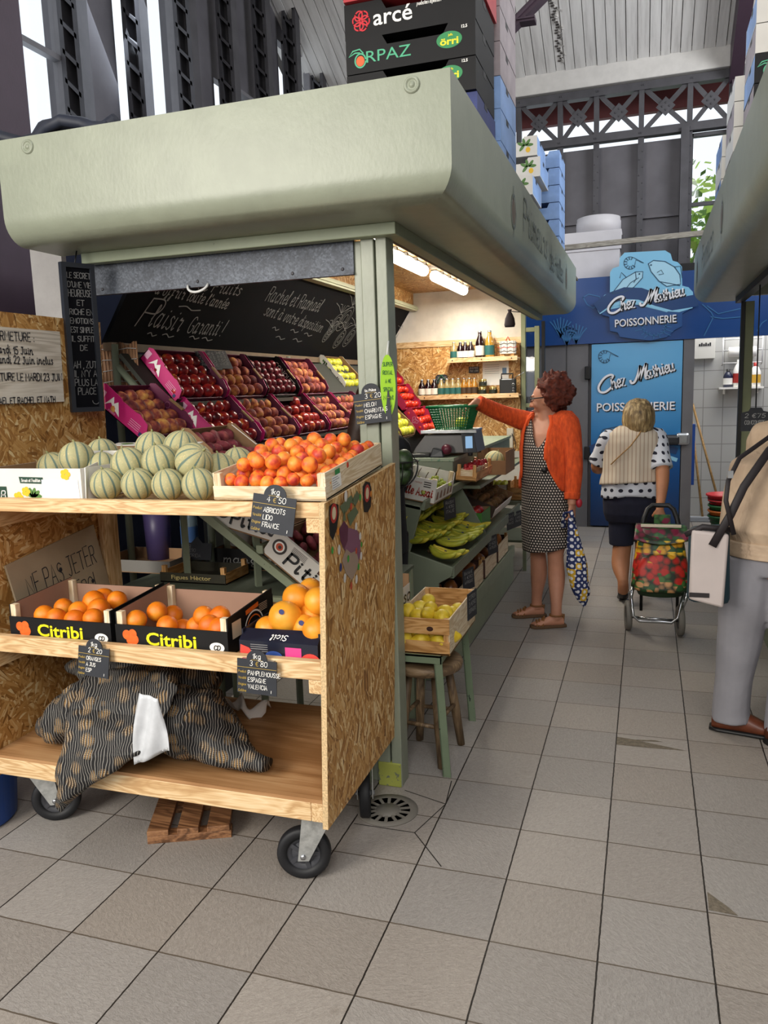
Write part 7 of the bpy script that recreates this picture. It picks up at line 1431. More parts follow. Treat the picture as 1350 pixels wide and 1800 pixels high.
m.build('wire_rack', mat('white_wire', '#d0d0d0', .4), pd, world=True); MB().lathe([(0, -.14), (.055, -.14), (.055, .14), (0, .14)], 20, Matrix.Translation((1.0, 9.72, 1.86)) @ Matrix.Rotation(PI / 2, 4, 'Y')).build('paper_roll', WHITE, pd, world=True)
eb = thing('fuse_box', 'white box with a small black emblem in the tiled recess', 'box', (.61, 9.76, 1.8)); MB().box(.5, .72, 9.72, 9.8, 1.80, 2.06).build('box', mat('ivory_box', '#c9c7c0', .5), eb, world=True, bevel=.004); m = MB(); [m.box(.55 + .022 * k, .565 + .022 * k, 9.715, 9.72, 1.94, 1.965 + .012 * (k % 2)) for k in range(6)]; m.build('emblem', BLACK, eb, world=True)
wsf = thing('wall_shelf', 'small white wall shelf with cleaning bottles in the tiled recess', 'shelf', (.99, 9.72, 1.44)); MB().box(.77, 1.22, 9.62, 9.8, 1.455, 1.475).build('shelf_board', WHITE, wsf, world=True)
for x in (.82, 1.16): MB().box(x, x + .015, 9.7, 9.8, 1.4, 1.455).build('bracket', WHITE, wsf, world=True)
def cbottle(label, x, h, r, body, cap, lab):
    e = thing('cleaning_bottle', label, 'bottle', (x, 9.7, 1.4755)); MB().lathe([(0, 0), (r, 0), (r, h * .6), (r * .6, h * .8), (r * .35, h * .86), (0, h * .86)], 16).build('bottle_body', body, e); MB().lathe([(r * .4, h * .84), (r * .4, h), (0, h)], 12).build('cap', cap, e); MB().lathe([(r * 1.01, h * .15), (r * 1.01, h * .5)], 16).build('paper_label', lab, e)
cbottle('navy bottle with white label on the white shelf', .86, .2, .05, mat('navy_plastic', '#141c3a', .3), BLACK, WHITE); cbottle('white jug with a red round label on the white shelf', .97, .3, .06, WHITE, WHITE, REDP); cbottle('white bottle with a red cap on the white shelf', 1.14, .26, .055, WHITE, REDP, mat('yellow_label', '#d8a83a', .5))
def broom(label, p0, p1, head):
    e = thing('broom', label, 'broom', (p0[0], p0[1], 0)); MB().tube([V(p0) + V((0, 0, .03)), p1], .013, 8).build('stick', wood('broom_stick', ('#8a6a3a', '#a88450', '#c09a64'), 'z'), e, world=True); MB().box(p0[0] - .14, p0[0] + .12, p0[1] - .03, p0[1] + .03, 0, .06).build('brush_head', head, e, world=True, bevel=.01)
broom('broom with a grey head leaning in the corner', (.62, 9.35, 0), (.47, 9.6, 1.25), mat('grey_brush', '#9a9ea4', .7)); broom('broom leaning behind the other one', (.84, 9.55, 0), (.5, 9.72, 1.3), mat('dark_brush', '#3a3c40', .8))
MB0 = MB().box(.465, .5, 9.05, 9.2, .45, 1.1); solo(MB0, 'blue_dustpan', mat('blue_plastic', '#1c4a9a', .4), 'blue plastic dustpan hung at the edge of the tiled recess', 'dustpan')
for k, (c, lb) in enumerate((('#1f5a34', 'lowest green'), ('#c86a2a', 'orange'), ('#2a6a3a', 'upper green'), ('#b8282a', 'lower red'), ('#c22a30', 'top red'))):
    e = thing('basket', '%s basket of the nested stack on the tiled floor' % lb, 'basket', (.80 - .02 * (k == 4), 8.7, .05 + .055 * k), (0, 0, 0), 'nested shop baskets'); m = MB(); m.lathe([(.13, 0), (.17, .12), (.182, .12), (.182, .135), (.165, .135), (.125, .005), (0, .005)], 28); m.build('bowl', mat('basket_plastic_%d' % k, c, .4), e); m = MB(); [m.lathe([(.14 + .012 * q, .022 + .03 * q), (.146 + .012 * q, .03 + .03 * q)], 28) for q in range(3)]; m.build('slots', BLACK, e)
solo(MB().box(.72, .9, 8.58, 8.8, 0, .05), 'basket_board', DSTEEL, 'low dark board under the nested baskets', 'board')
# ------------------------------------------------------------------ the stall across the aisle
XR_ = .33
c2 = thing('stall_canopy', 'sage green rounded canopy of the facing stall cut by the photo edge', 'canopy', (.6, 4, ZBOT))
m = MB(); pr = canopy_profile(); n = len(pr); A_ = [V((XR_ - d, 1.9, z)) for d, z in pr]; B2 = [V((XR_ - d, 6.68, z)) for d, z in pr]
for i in range(n): j = (i + 1) % n; m.add([A_[i], B2[i], B2[j], A_[j]], [(0, 1, 2, 3)], 0 < i < 9)
m.add(A_, [tuple(range(n))]); m.add(B2, [tuple(range(n))]); m.build('fascia_shell', SAGE, c2, world=True, recalc=True)
MB().box(XR_ + .04, 1.6, 6.64, 6.68, ZBOT + .03, ZTOP).build('end_face', SAGE, c2, world=True)
MB().box(XR_ + .27, XR_ + .32, 2.0, 6.4, 2.108, ZBOT).build('lower_frame', BLACK, c2, world=True)
Ms = frame((XR_, 0, 0), (0, -1, 0), (0, 0, 1)); lm = MB(); leaf_mark(-4.3, 2.34, .14); leaf_mark(-6.3, 2.33, .14); pen(lm, 'Primeurs', frame((XR_, 5.75, 2.27), (0, -1, 0), (0, 0, 1)), .15, .013, .15, z=.003, fit=.9); lm.build('lettering', [GREYP, mat('dull_brown_print', '#6d5a4a', .6)], c2, world=True)
struct(MB().box(XR_ + .05, 2.2, 1.9, 6.6, 2.505, 2.525), 'roof_slab_far', mat('bare_roof_board', '#6f675c', .9))
px_ = P('y', 6.3, 1303, 740).x; p2 = thing('corner_post', 'olive green post of the facing stall with a black rail', 'post', (px_, 6.3, 0)); MB().box(px_, px_ + .06, 6.3, 6.36, 0, 2.11).build('post_board', painted('olive_green_paint', '#7f8563', .5), p2, world=True, bevel=.003); MB().box(px_ - .026, px_, 6.29, 6.34, 0, 2.11).build('black_rail', BLACK, p2, world=True)
struct(MB().box(.9, 2.2, 5.3, 5.36, 0, 2.1), 'wall_stall_far', mat('black_stall_wall', '#101115', .7)); c = P('y', 5.2, 1328, 740); MB0 = thing('price_slate', 'black price slate hanging inside the facing stall behind the man', 'price tag', c); Fv = frame(c, (1, 0, 0), (0, 0, 1)); MB().prism([(-.08, -.06), (.08, -.06), (.08, .05), (.04, .06), (.03, .08), (-.03, .08), (-.04, .06), (-.08, .05)], 0, .004, Fv).build('slate', SLATE, MB0, world=True, recalc=True); m = MB(); [pen(m, s, Fv @ Matrix.Translation((-.06, .02 - .04 * i, .003)), .024, .003, .1, fit=.11) for i, s in enumerate(('2 €75', 'CONCOMBRE'))]; m.build('chalk_writing', CHALK, MB0, world=True)
MB().tube([c + V((0, .01, .06)), c + V((0, .04, .9))], .004, 5).build('hanging_wire', BLACK, MB0, world=True)
struct(MB().box(.70, 1.6, 4.2, 6.2, 0, .8), 'wall_counter_far', SAGEK)
# ------------------------------------------------------------------ cartons stacked on the two canopies
LBC = mat('sky_blue_card', '#7f9fcf', .45, var=.25, vs=6); PKC = mat('pinkish_grey_card', '#9a8f92', .6, var=.2, vs=8); NVC = mat('navy_card', '#20306e', .45, var=.2, vs=8); RDC = mat('red_card', '#b5333a', .5, var=.1); WDC = palewood('x')
def scarton(label, x0, x1, y0, y1, z0, h, m_, side=None, notch=True):
    e = thing('fruit_carton', label, 'carton', ((x0 + x1) / 2, (y0 + y1) / 2, z0)); t = .006; side = side or m_
    MB().box(x0, x1, y0, y1, z0, z0 + .005).build('base', m_, e, world=True); F = frame((x0, y0, z0), (1, 0, 0), (0, 0, 1)); L_ = x1 - x0
    k = .72 if notch else 1
    MB().prism([(0, .005), (L_, .005), (L_, h), (L_ * .8, h), (L_ * .76, h * k), (L_ * .33, h * k), (L_ * .29, h), (0, h)], -t, 0, F).build('front_side', m_, e, world=True, recalc=True); MB().box(x0, x1, y1 - t, y1, z0 + .005, z0 + h).build('back_side', m_, e, world=True)
    for x in (x0, x1 - t): MB().box(x, x + t, y0 + t, y1 - t, z0 + .005, z0 + h * .98).build('end_side', side, e, world=True)
    MB().box(x1, x1 + .001, y0 + .15, y0 + .21, z0 + h * .8, z0 + h).box(x0 - .001, x0, y0 + .15, y0 + .21, z0 + h * .8, z0 + h).build('hand_slot', BLACK, e, world=True); return e, F, L_
MINT = mat('mint_green_print', '#4fb086', .4); EGRN = mat('emerald_print', '#2f8a52', .4); LEM = mat('lemon_print', '#ece02a', .4); ORF = mat('orange_disc_print', '#e8622a', .4)
def orpaz(e, F, L_, rev=False):
    m = MB(); loop(m, F, ell(.062, .048, .023, .026, 24), .006, .001); ribbon(m, [(.075, .075), (.06, .092), (.03, .088), (.012, .068), (.04, .08), (.06, .078)], .005, .001, F); typ(m, 'RPAZ', F @ Matrix.Translation((.088, .036, 0)), .043, .0, wfit=.19); m.build('brand_lettering', MINT, e, world=True)
    m = MB(); disc(m, F, .062, .046, .018, .02, .0016, 20); m.build('orange_mark', ORF, e, world=True); m = MB(); disc(m, F, L_ - .105, .07, .052, .031, .001, 28); m.build('oval_mark', EGRN, e, world=True)
    m = MB(); typ(m, 'örri', F @ Matrix.Translation((L_ - .105, .052, .0005)), .026, .03, center=True, wfit=.075); typ(m, 'Jaffa', F @ Matrix.Translation((L_ - .1, .083, .0005)), .008, .02, center=True); m.build('oval_lettering', LEM, e, world=True); m = MB(); typ(m, '12.5', F @ Matrix.Translation((L_ - .055, .105, 0)), .011, .03); m.build('size_lettering', WHITE, e, world=True)
xa, xb = -1.205, -.663
scarton('blue carton at the bottom of the stack on the canopy', xa, xb, 3.32, 3.72, 2.528, .10, NVC); scarton('blue carton, second from the bottom of the canopy stack', xa, xb, 3.32, 3.72, 2.63, .104, NVC)
e = scarton('lower black orange carton, its lettering cut by the canopy', xa, xb, 3.3, 3.7, 2.736, .122, BLKCARD); orpaz(*e); e = scarton('upper black orange carton under the one with a red knot mark', xa, xb, 3.3, 3.7, 2.862, .132, BLKCARD); orpaz(*e)
e, F, L_ = scarton('black carton with a red knot mark and white lettering', xa - .005, xb, 3.31, 3.71, 2.998, .135, BLKCARD)
m = MB()
for k in range(6): a = k * PI / 3; loop(m, F, ell(.072 + .02 * math.cos(a), .066 + .023 * math.sin(a), .015, .019, 16, a + .5), .0055, .001 + .0001 * k)
m.build('knot_mark', mat('bright_red_print', '#d02230', .4), e, world=True); m = MB(); typ(m, 'arcē' if 0 else 'arcé', F @ Matrix.Translation((.125, .04, 0)), .06, .012, wfit=.165); pen(m, 'producteur expéditeur', F @ Matrix.Translation((.31, .085, 0)), .013, .0018, .25, fit=.1); m.build('brand_lettering', WHITE, e, world=True)
scarton('red carton above the one with the red knot mark', xa, xb + .01, 3.29, 3.72, 3.136, .14, RDC); scarton('pale carton at the very top of the canopy stack', xa, xb, 3.32, 3.7, 3.28, .14, WHTCARD)
for k, (z, h, mm) in enumerate(((2.528, .135, LBC), (2.665, .135, LBC), (2.802, .135, LBC), (2.94, .14, PKC), (3.083, .14, PKC), (3.226, .14, PKC), (3.369, .14, PKC))): scarton('%s carton, %s from the bottom of the tall stack behind the black cartons' % ('sky blue' if mm is LBC else 'pinkish grey', ORD[k]), -1.12, -.645, 3.76, 4.2, z, h, mm)
for k, (z, x0, x1, y, mm, lb) in enumerate(((2.528, -1.2, -.66, 5.35, CARD, 'dark brown crate under the pale leaf printed ones'), (2.66, -1.2, -.74, 5.4, WHTCARD, 'pale crate with leaf print, lower of the two'), (2.80, -1.2, -.73, 5.45, WHTCARD, 'pale crate with leaf print, second up'), (2.945, -1.1, -.70, 5.6, WHTCARD, 'pale crate with leaf print, third up'), (3.08, -1.15, -.72, 5.6, WHTCARD, 'pale crate with leaf print, topmost'))):
    e, F, L_ = scarton(lb + ', far on the canopy', x0, x1, y, y + .45, z, .125, mm, LBC if k else CARD)
    if k: m = MB(); [disc(m, F, L_ - .08 + .03 * math.cos(a), .07 + .02 * math.sin(a), .026, .01, .001, 10, 0, a) for a in (0, .9, 1.8, 2.7, 4)]; disc(m, F, L_ - .06, .04, .016, .018, .0012, 10, 1); m.build('leaf_print', [GRN, YEL], e, world=True)
for k in range(6): scarton('blue sided carton, %s from the bottom of the farthest canopy stack' % ORD[k], -1.0, -.63, 6.15, 6.55, 2.528 + .12 * k, .115, LBC)
solo(MB().box(-1.3, -.585, 4.6, 6.9, 2.5265, 2.5272), 'loose_board', CARD, 'thin brown board under the far crates on the canopy', 'board') if 0 else None
for k in range(6):
    y0 = 4.25; e = scarton('%s carton, %s from the bottom of the stack on the facing canopy' % ('black orange' if k < 3 else 'white', ORD[k]), .445, .95, y0, y0 + .42, 2.528 + .128 * k, .124, BLKCARD if k < 4 else WHTCARD, LBC if k % 2 else PKC)
    if k < 4: orpaz(*e)
for k in range(5): scarton('%s white printed carton of the far stack on the facing canopy' % ORD[k], .42, .9, 4.9, 5.35, 2.528 + .128 * k, .124, WHTCARD, PKC if k % 2 else WHTCARD)
for k in range(4): scarton('%s pale carton of the farthest stack on the facing canopy' % ORD[k], .41, .88, 5.5, 5.95, 2.528 + .128 * k, .124, WHTCARD, LBC if k % 2 else WHTCARD)
# ------------------------------------------------------------------ people
def nrm(v): return V(v).normalized()
def loft(mb, st, n=22, mi=0, pw=2.0):
    rs = []
    for c, U, W in st:
        ring = []
        for k in range(n):
            a = 2 * PI * k / n; ca, sa = math.cos(a), math.sin(a); e = 2 / pw
            ring.append(V(c) + V(U) * math.copysign(abs(ca) ** e, ca) + V(W) * math.copysign(abs(sa) ** e, sa))
        rs.append(ring)
    mb.rings(rs, mi=mi)
def limb(mb, pts, rad, n=16, sub=5):
    P_, R_ = [], []
    for i in range(len(pts) - 1):
        for k in range(sub):
            t = k / sub; p = [V(pts[max(i - 1, 0)]), V(pts[i]), V(pts[i + 1]), V(pts[min(i + 2, len(pts) - 1)])]
            P_.append(.5 * (2 * p[1] + (p[2] - p[0]) * t + (2 * p[0] - 5 * p[1] + 4 * p[2] - p[3]) * t * t + (3 * p[1] - p[0] - 3 * p[2] + p[3]) * t ** 3)); s = t * t * (3 - 2 * t); R_.append(rad[i] * (1 - s) + rad[i + 1] * s)
    P_.append(V(pts[-1])); R_.append(rad[-1]); mb.tube(P_, R_, n)
def hand(mb, w, d, pn, ts, curl=.5, sc=1.):
    d = nrm(d); pn = V(pn); pn = nrm(pn - d * pn.dot(d)); s = d.cross(pn); w = V(w)
    loft(mb, [(w - d * .02, s * .024 * sc, pn * .019 * sc), (w + d * .01, s * .027 * sc, pn * .016 * sc), (w + d * .05 * sc, s * .039 * sc, pn * .0145 * sc), (w + d * .088 * sc, s * .038 * sc, pn * .011 * sc)], 14)
    for i, L_ in enumerate((.066, .076, .07, .055)):
        p = w + d * .082 * sc + s * ts * (.029 - .0193 * i) * sc; q = d.copy(); pts = [p - d * .015, p]; a = curl * (.8 + .12 * i)
        for k, fr in enumerate((.45, .32, .23)):
            q = nrm(q * math.cos(a * (.7 + .25 * k)) + pn * math.sin(a * (.7 + .25 * k))); p = p + q * L_ * fr * sc; pts.append(p)
            pn2 = pn
        mb.tube(pts, [.0092 * sc, .0092 * sc, .0084 * sc, .0076 * sc, .0055 * sc], 8)
    p = w + d * .022 * sc + s * ts * .026 * sc; q = nrm(d * .62 + s * ts * .62 + pn * .45); mb.tube([p - q * .015, p + q * .022 * sc, p + q * .045 * sc + pn * .004, p + nrm(q + pn * .5 * curl) * .068 * sc], [.013 * sc, .0125 * sc, .0105 * sc, .007 * sc], 8)
def head(mb, c, f, upv=(0, 0, 1), s=1.):
    f = nrm(f); u = nrm(upv); r = f.cross(u); u = r.cross(f); M = Matrix(((r.x, f.x, u.x, c[0]), (r.y, f.y, u.y, c[1]), (r.z, f.z, u.z, c[2]), (0, 0, 0, 1)))
    def fn(d, th, ph):
        k = 1.0; front = max(0, d.y)
        if d.z < 0: k *= 1 - .16 * abs(d.x) * -d.z - .06 * (-d.z) ** 2
        k *= 1 + .05 * front * max(0, -d.z - .3) * 2; k *= 1 - .05 * math.exp(-((d.z - .08) / .14) ** 2) * front ** 4 * (1 if abs(d.x) > .12 else .2)
        return k
    mb.ball((0, 0, 0), .074 * s, .092 * s, .115 * s, 28, 20, M, fn)
    mb.tube([M @ V((0, .082 * s, .018 * s)), M @ V((0, .100 * s, -.012 * s)), M @ V((0, .109 * s, -.026 * s)), M @ V((0, .088 * s, -.034 * s))], [.008 * s, .011 * s, .0135 * s, .008 * s], 10)
    for k in (-1, 1):
        mb.ball((k * .012 * s, .091 * s, -.03 * s), .009 * s, M=M); mb.ball((k * .074 * s, -.005 * s, -.005 * s), .009 * s, .02 * s, .031 * s, 10, 8, M); mb.ball((k * .04 * s, .06 * s, -.022 * s), .024 * s, .022 * s, .026 * s, 10, 8, M); mb.ball((k * .03 * s, .078 * s, .032 * s), .026 * s, .012 * s, .009 * s, 10, 6, M)
    mb.ball((0, .082 * s, -.058 * s), .024 * s, .012 * s, .006 * s, 12, 6, M); mb.ball((0, .08 * s, -.068 * s), .021 * s, .012 * s, .007 * s, 12, 6, M); mb.ball((0, .07 * s, -.092 * s), .024 * s, .02 * s, .018 * s, 12, 8, M); return M
def skinmat(nm, c): return mat(nm, c, .55, var=.08, vs=14, sub=.08)
def body(mb, name, m, parent, vox=.0055, it=4):
    me = mb.mesh(name, m); o = bpy.data.objects.new(name, me); COL.objects.link(o); r = o.modifiers.new('r', 'REMESH'); r.mode = 'VOXEL'; r.voxel_size = vox; r.use_smooth_shade = True
    s = o.modifiers.new('s', 'SMOOTH'); s.factor = .5; s.iterations = it
    dg = bpy.context.evaluated_depsgraph_get(); nm = bpy.data.meshes.new_from_object(o.evaluated_get(dg)); o.modifiers.clear(); o.data = nm; nm.materials.clear(); nm.materials.append(m)
    im = mw(parent).inverted(); nm.transform(im); o.parent = parent; nm.polygons.foreach_set('use_smooth', [True] * len(nm.polygons)); return o
def tab(z, T):
    T = sorted(T)
    for a, b in zip(T, T[1:]):
        if a[0] <= z <= b[0]:
            t = (z - a[0]) / (b[0] - a[0]); t = t * t * (3 - 2 * t) * .5 + t * .5; return [p + (q - p) * t for p, q in zip(a[1:], b[1:])]
    return list(T[0][1:] if z < T[0][0] else T[-1][1:])
def garment(name, m, parent, cen, r, f, T, ztop, zbot, off=0., a0=0., a1=2 * PI, nu=48, nv=30, th=.004, wrinkle=.004, seed=0):
    """wraps the figure from height ztop(a) to zbot(a); T rows: z, half width, half depth, forward shift; a = 0 right, pi/2 front"""
    def fn(u, v):
        a = a0 + (a1 - a0) * u; zt, zb = ztop(a), zbot(a); z = zt + (zb - zt) * v; w_, d_, s_ = tab(z, T); p = V((cen(z).x, cen(z).y, z)) + V(f) * s_
        q = V(r) * math.cos(a) * (w_ + off) + V(f) * math.sin(a) * (d_ + off); n = noise.noise(V((q.x * 14 + seed, q.y * 14, z * 4))) * wrinkle + math.sin(a * 9 + z * 3 + seed) * wrinkle * .5 * v; return p + q * (1 + n / .15)
    b = MB().sheet(fn, nu, nv, th); g = []
    for j in range(nv + 1):
        for i in range(nu + 1):
            a = a0 + (a1 - a0) * i / nu; z = ztop(a) + (zbot(a) - ztop(a)) * j / nv; g.append(((a - PI / 2) * .155, z, 0))
    b.arc = g + g; return b.build(name, m, parent, world=True)
def foot(mb, ank, d, s=1.):
    d = nrm(d); r = V((d.y, -d.x, 0)); a = V(ank); g = V((a.x, a.y, 0)); Z = V((0, 0, 1))
    loft(mb, [(g - d * .055 * s + Z * .035, r * .022 * s, Z * .026), (g - d * .03 * s + Z * .04, r * .03 * s, Z * .035), (g + d * .03 * s + Z * .045, r * .033 * s, Z * .04), (g + d * .09 * s + Z * .034, r * .038 * s, Z * .024), (g + d * .14 * s + Z * .028, r * .041 * s, Z * .017), (g + d * .168 * s + Z * .026, r * .032 * s, Z * .012)], 14)
    for k in range(5): q = g + d * (.165 - .012 * abs(k - 1)) * s + r * (.03 - .0155 * k) * s + Z * .026; mb.tube([q - d * .02, q, q + d * .018 * s], [.009, .0095, .006], 8)
# ---- woman reaching for the green basket
w1 = thing('person', 'woman in orange cardigan and dotted dress reaching into the green basket, holding a patterned bag', 'person', (-.6, 5.17, 0)); SK1 = skinmat('fair_skin', '#b98268')
f = nrm((-.42, -.91, 0)); r = V((f.y, -f.x, 0)); up3 = V((0, 0, 1)); c0 = V((-.60, 5.17, 0))
cen = lambda z: c0 + V((-.012 * (z - .8), 0, 0))
m = MB(); T1 = [(.50, .165, .145, .0), (.62, .168, .145, .0), (.82, .172, .138, .0), (.95, .162, .132, .012), (1.05, .148, .128, .02), (1.16, .148, .125, .018), (1.26, .155, .105, .005), (1.33, .155, .08, -.01), (1.38, .10, .055, -.015)]
loft(m, [(cen(z) + up3 * z + f * s_, r * (w_ - .012), f * (d_ - .012)) for z, w_, d_, s_ in [(.7, .17, .13, 0)] + T1[2:]] + [(cen(1.4) + up3 * 1.41, r * .05, f * .045)], 26)
hc = P('y', 5.17, 961, 703); hc.z = 1.475; hf = nrm((-.96, .12, -.1))
limb(m, [cen(1.3) + up3 * 1.33 - f * .01, cen(1.4) + up3 * 1.40, hc - up3 * .06 - hf * .012], [.062, .052, .05])
M1 = head(m, hc, hf, (-.03, 0, 1))
rs_, ls_ = cen(1.33) + up3 * 1.335 + r * .15, cen(1.33) + up3 * 1.325 - r * .155
re, rw = V((-.90, 5.16, 1.395)), V((-1.045, 5.045, 1.478)); le, lw = V((-.425, 5.04, 1.08)), V((-.432, 4.985, .825))
limb(m, [rs_ - r * .05, rs_, re, rw], [.06, .052, .043, .027]); limb(m, [ls_ + r * .05, ls_, le, lw], [.06, .052, .042, .027])
hand(m, rw, (-.75, -.15, -.62), (.55, .1, -.75), -1, .55, .95); hand(m, lw, (.02, -.06, -1), (-.8, .5, 0), 1, 1.25, .95)
fa, fb = V((-.688, 5.285, 0)), V((-.535, 5.075, 0)); kA, kB = V((-.675, 5.25, .46)), V((-.545, 5.12, .46))
for k, a in ((kA, fa), (kB, fb)):
    limb(m, [k + V((.012, 0, .3)), k + up3 * .1, k, k - up3 * .14 - f * .012, a + up3 * .14, a + up3 * .06], [.085, .07, .052, .056, .036, .036]); foot(m, a, (-.93, -.36, 0), .9)
body(m, 'body', SK1, w1)
dot = dots_mat('dotted_dress_cloth', '#241e1d', '#cfc2b6', 58, .28, True)
garment('dress', dot, w1, cen, r, f, T1, lambda a: 1.365 - .18 * math.exp(-((a - PI / 2 - .12) / .42) ** 2) - .01 * abs(math.sin(a)), lambda a: .53 - .035 * math.cos(a - 1.1), .004, nu=64, nv=40, wrinkle=.006)
MB().ball(cen(1.02) + up3 * 1.04 + f * .15 - r * .07, .022, .022, .018, 10, 8).build('waist_knot', BLACK, w1, world=True)
OR = NT('orange_knit'); s_ = OR.sep(OR.obj()); OR.set(Base_Color=OR.ramp(OR.noise(OR.map(OR.obj(), (60, 60, 18)), 1., 3).outputs[0], [(.3, '#b03a10'), (.7, '#e0561c')]), Roughness=.9); OR.bump(OR.n('TexWave', i_Vector=OR.map(OR.obj(), (1, 1, 1)), i_Scale=60., i_Distortion=1.5).outputs[0], .4, .004); KN = OR.m
def hemz(a): t = abs(((a - PI / 2 + PI) % (2 * PI)) - PI); return .90 + .14 * max(0, 1 - (t - .6) / .5) ** 2
garment('cardigan', KN, w1, cen, r, f, T1, lambda a: 1.375, hemz, .016, PI / 2 + .50, PI / 2 + 2 * PI - .72, 60, 26, .007, .01, 3)
m = MB(); limb(m, [rs_ - r * .07 - up3 * .01, rs_, re, re.lerp(rw, .82)], [.074, .068, .055, .047]); limb(m, [re.lerp(rw, .8), re.lerp(rw, .9)], [.049, .047]); m.build('sleeve', KN, w1, world=True)
m = MB(); limb(m, [ls_ + r * .07 - up3 * .01, ls_, le, le.lerp(lw, .86)], [.074, .070, .056, .046]); limb(m, [le.lerp(lw, .72), le.lerp(lw, .88)], [.052, .048]); m.build('sleeve', KN, w1, world=True)
m = MB()
for sg, ang in ((1, PI / 2 + .50), (-1, PI / 2 - .72)):
    pts = []
    for k in range(15):
        z = 1.375 - (1.375 - hemz(ang)) * k / 14; a_, b_, s2 = tab(z, T1); pts.append(V((cen(z).x, cen(z).y, z)) + f * s2 + r * math.cos(ang) * (a_ + .02) + f * math.sin(ang) * (b_ + .02))
    m.tube(pts, .014, 8, flat=.6)
m.build('ribbed_edge', mat('bright_orange_rib', '#d84e18', .9), w1, world=True)
def hairball(name, c, rx, ry, rz, m_, parent, lump, freq, seed, M=None, cut=None):
    def fn(d, th, ph):
        k = 1 + lump * noise.noise(d * freq + V((seed, 0, 0))) + lump * .6 * noise.noise(d * freq * 2.6 + V((0, seed, 0)))
        return k * (cut(d) if cut else 1)
    return MB().ball(c, rx, ry, rz, 56, 40, M, fn).build(name, m_, parent, world=True)
HR = NT('auburn_hair'); HR.set(Base_Color=HR.ramp(HR.noise(HR.map(HR.obj(), (1, 1, 1)), 26., 5, .7, 1.5).outputs[0], [(.3, '#3a150c'), (.55, '#6c2a17'), (.75, '#9a4526')]), Roughness=.55); HR.bump(HR.noise(HR.obj(), 90., 3, .6, 2.).outputs[0], .9, .01)
# hair leaves the face free: flattened where it would cover it
hairball('hair', (0, 0, 0), .122, .128, .132, HR.m, w1, .26, 4.2, 2., M1 @ Matrix.Translation((0, -.05, .035)), lambda d: 1 - .42 * max(0, d.y) ** 1.2 * (1 if d.z < .35 else .35) - .12 * max(0, -d.z))
m = MB()
for k in (-1, 1): m.tube([M1 @ V((k * .034 + .024 * math.cos(a), .098 - .012 * abs(math.cos(a)) , .014 + .018 * math.sin(a))) for a in [2 * PI * j / 14 for j in range(15)]], .0028, 6); m.tube([M1 @ V((k * .058, .09, .018)), M1 @ V((k * .076, .04, .016)), M1 @ V((k * .08, -.02, .014))], .0035, 6)
m.tube([M1 @ V((-.01, .1, .018)), M1 @ V((.01, .1, .018))], .0028, 6); m.build('glasses', BLACK, w1, world=True)
m = MB(); m.ball(M1 @ V((0, .0905, -.0625)), .016, .014, .006); m.build('lips', mat('rose_lips', '#8a3a36', .5), w1, world=True)
for k in (-1, 1): MB().ball((k * .033, .078, .014), .012, .012, .009, 10, 8, M1).build('eye', mat('eye_white', '#d8d2c8', .3), w1, world=True); MB().ball((k * .033, .088, .014), .005, .004, .005, 8, 6, M1).build('iris', mat('dark_iris', '#2a1c14', .3), w1, world=True)
SAN = mat('tan_sandal_leather', '#80542a', .55, var=.15, vs=20); SOLE = mat('brown_sandal_sole', '#5a4028', .7)
def sandal(a, d, parent):
    d = nrm(d); rr = V((d.y, -d.x, 0)); g = V((a.x, a.y, 0)); e = bpy.data.objects.new('sandal', None); COL.objects.link(e); e.parent = parent; e.matrix_parent_inverse = mw(parent).inverted(); e.matrix_parent_inverse.identity(); e.location = g - parent.location
    out = [(-.065, .024), (-.03, .034), (.03, .034), (.1, .043), (.15, .04), (.172, .02)]; pl = [(x, y) for x, y in out] + [(x, -y) for x, y in out[::-1]]
    MB().prism([(p * d.x + q * rr.x + g.x, p * d.y + q * rr.y + g.y) for p, q in pl], 0.001, .02).build('sole', SOLE, e, world=True, recalc=True, bevel=.004); m = MB()
    for x0, x1, hh in ((.085, .1, .066), (.105, .12, .06), (.125, .135, .055), (.06, .1, .075)): m.tube([g + d * x0 + rr * .042 + up3 * .02, g + d * (x0 + x1) / 2 + up3 * hh, g + d * x1 - rr * .042 + up3 * .02], .0065, 6, flat=.5)
    m.tube([g + (d * math.cos(t) * .042 + rr * math.sin(t) * .039) + up3 * .082 for t in [2 * PI * j / 16 for j in range(17)]], .006, 6); m.tube([g - d * .04 + up3 * .02, g - d * .045 + up3 * .085], .012, 6); m.build('strap', SAN, e, world=True)
sandal(fa, (-.93, -.36, 0), w1); sandal(fb, (-.93, -.36, 0), w1)
# the bag in her hand
FB = NT('blue_yellow_print_cloth'); co = FB.obj(); s_ = FB.sep(co); u_ = FB.math('MULTIPLY', FB.math('ADD', s_[0], FB.math('MULTIPLY', s_[1], .6)), 24.); v_ = FB.math('MULTIPLY', s_[2], 24.)
def cell(a): return FB.math('SUBTRACT', FB.math('FRACT', a), .5)
dd = FB.math('ABSOLUTE', FB.math('SUBTRACT', FB.math('SQRT', FB.math('ADD', FB.math('POWER', cell(u_), 2.), FB.math('POWER', cell(v_), 2.))), .42)); yel = FB.math('GREATER_THAN', FB.n('TexWhiteNoise', i_Vector=FB.comb(FB.math('FLOOR', u_), FB.math('FLOOR', v_))).outputs[0], .72)
FB.set(Base_Color=FB.mix(FB.math('LESS_THAN', dd, .16), srgb('#d8d8dc'), FB.mix(yel, srgb('#1c2a5c'), srgb('#c8a02a'))), Roughness=.8)
hb_ = lw + V((0, -.03, -.085)); d1 = P('y', 4.98, 1027, 1066); bag = thing('cloth_bag', 'blue and yellow patterned cloth bag hanging from the woman\'s hand', 'bag', d1)
m = MB(); st = []
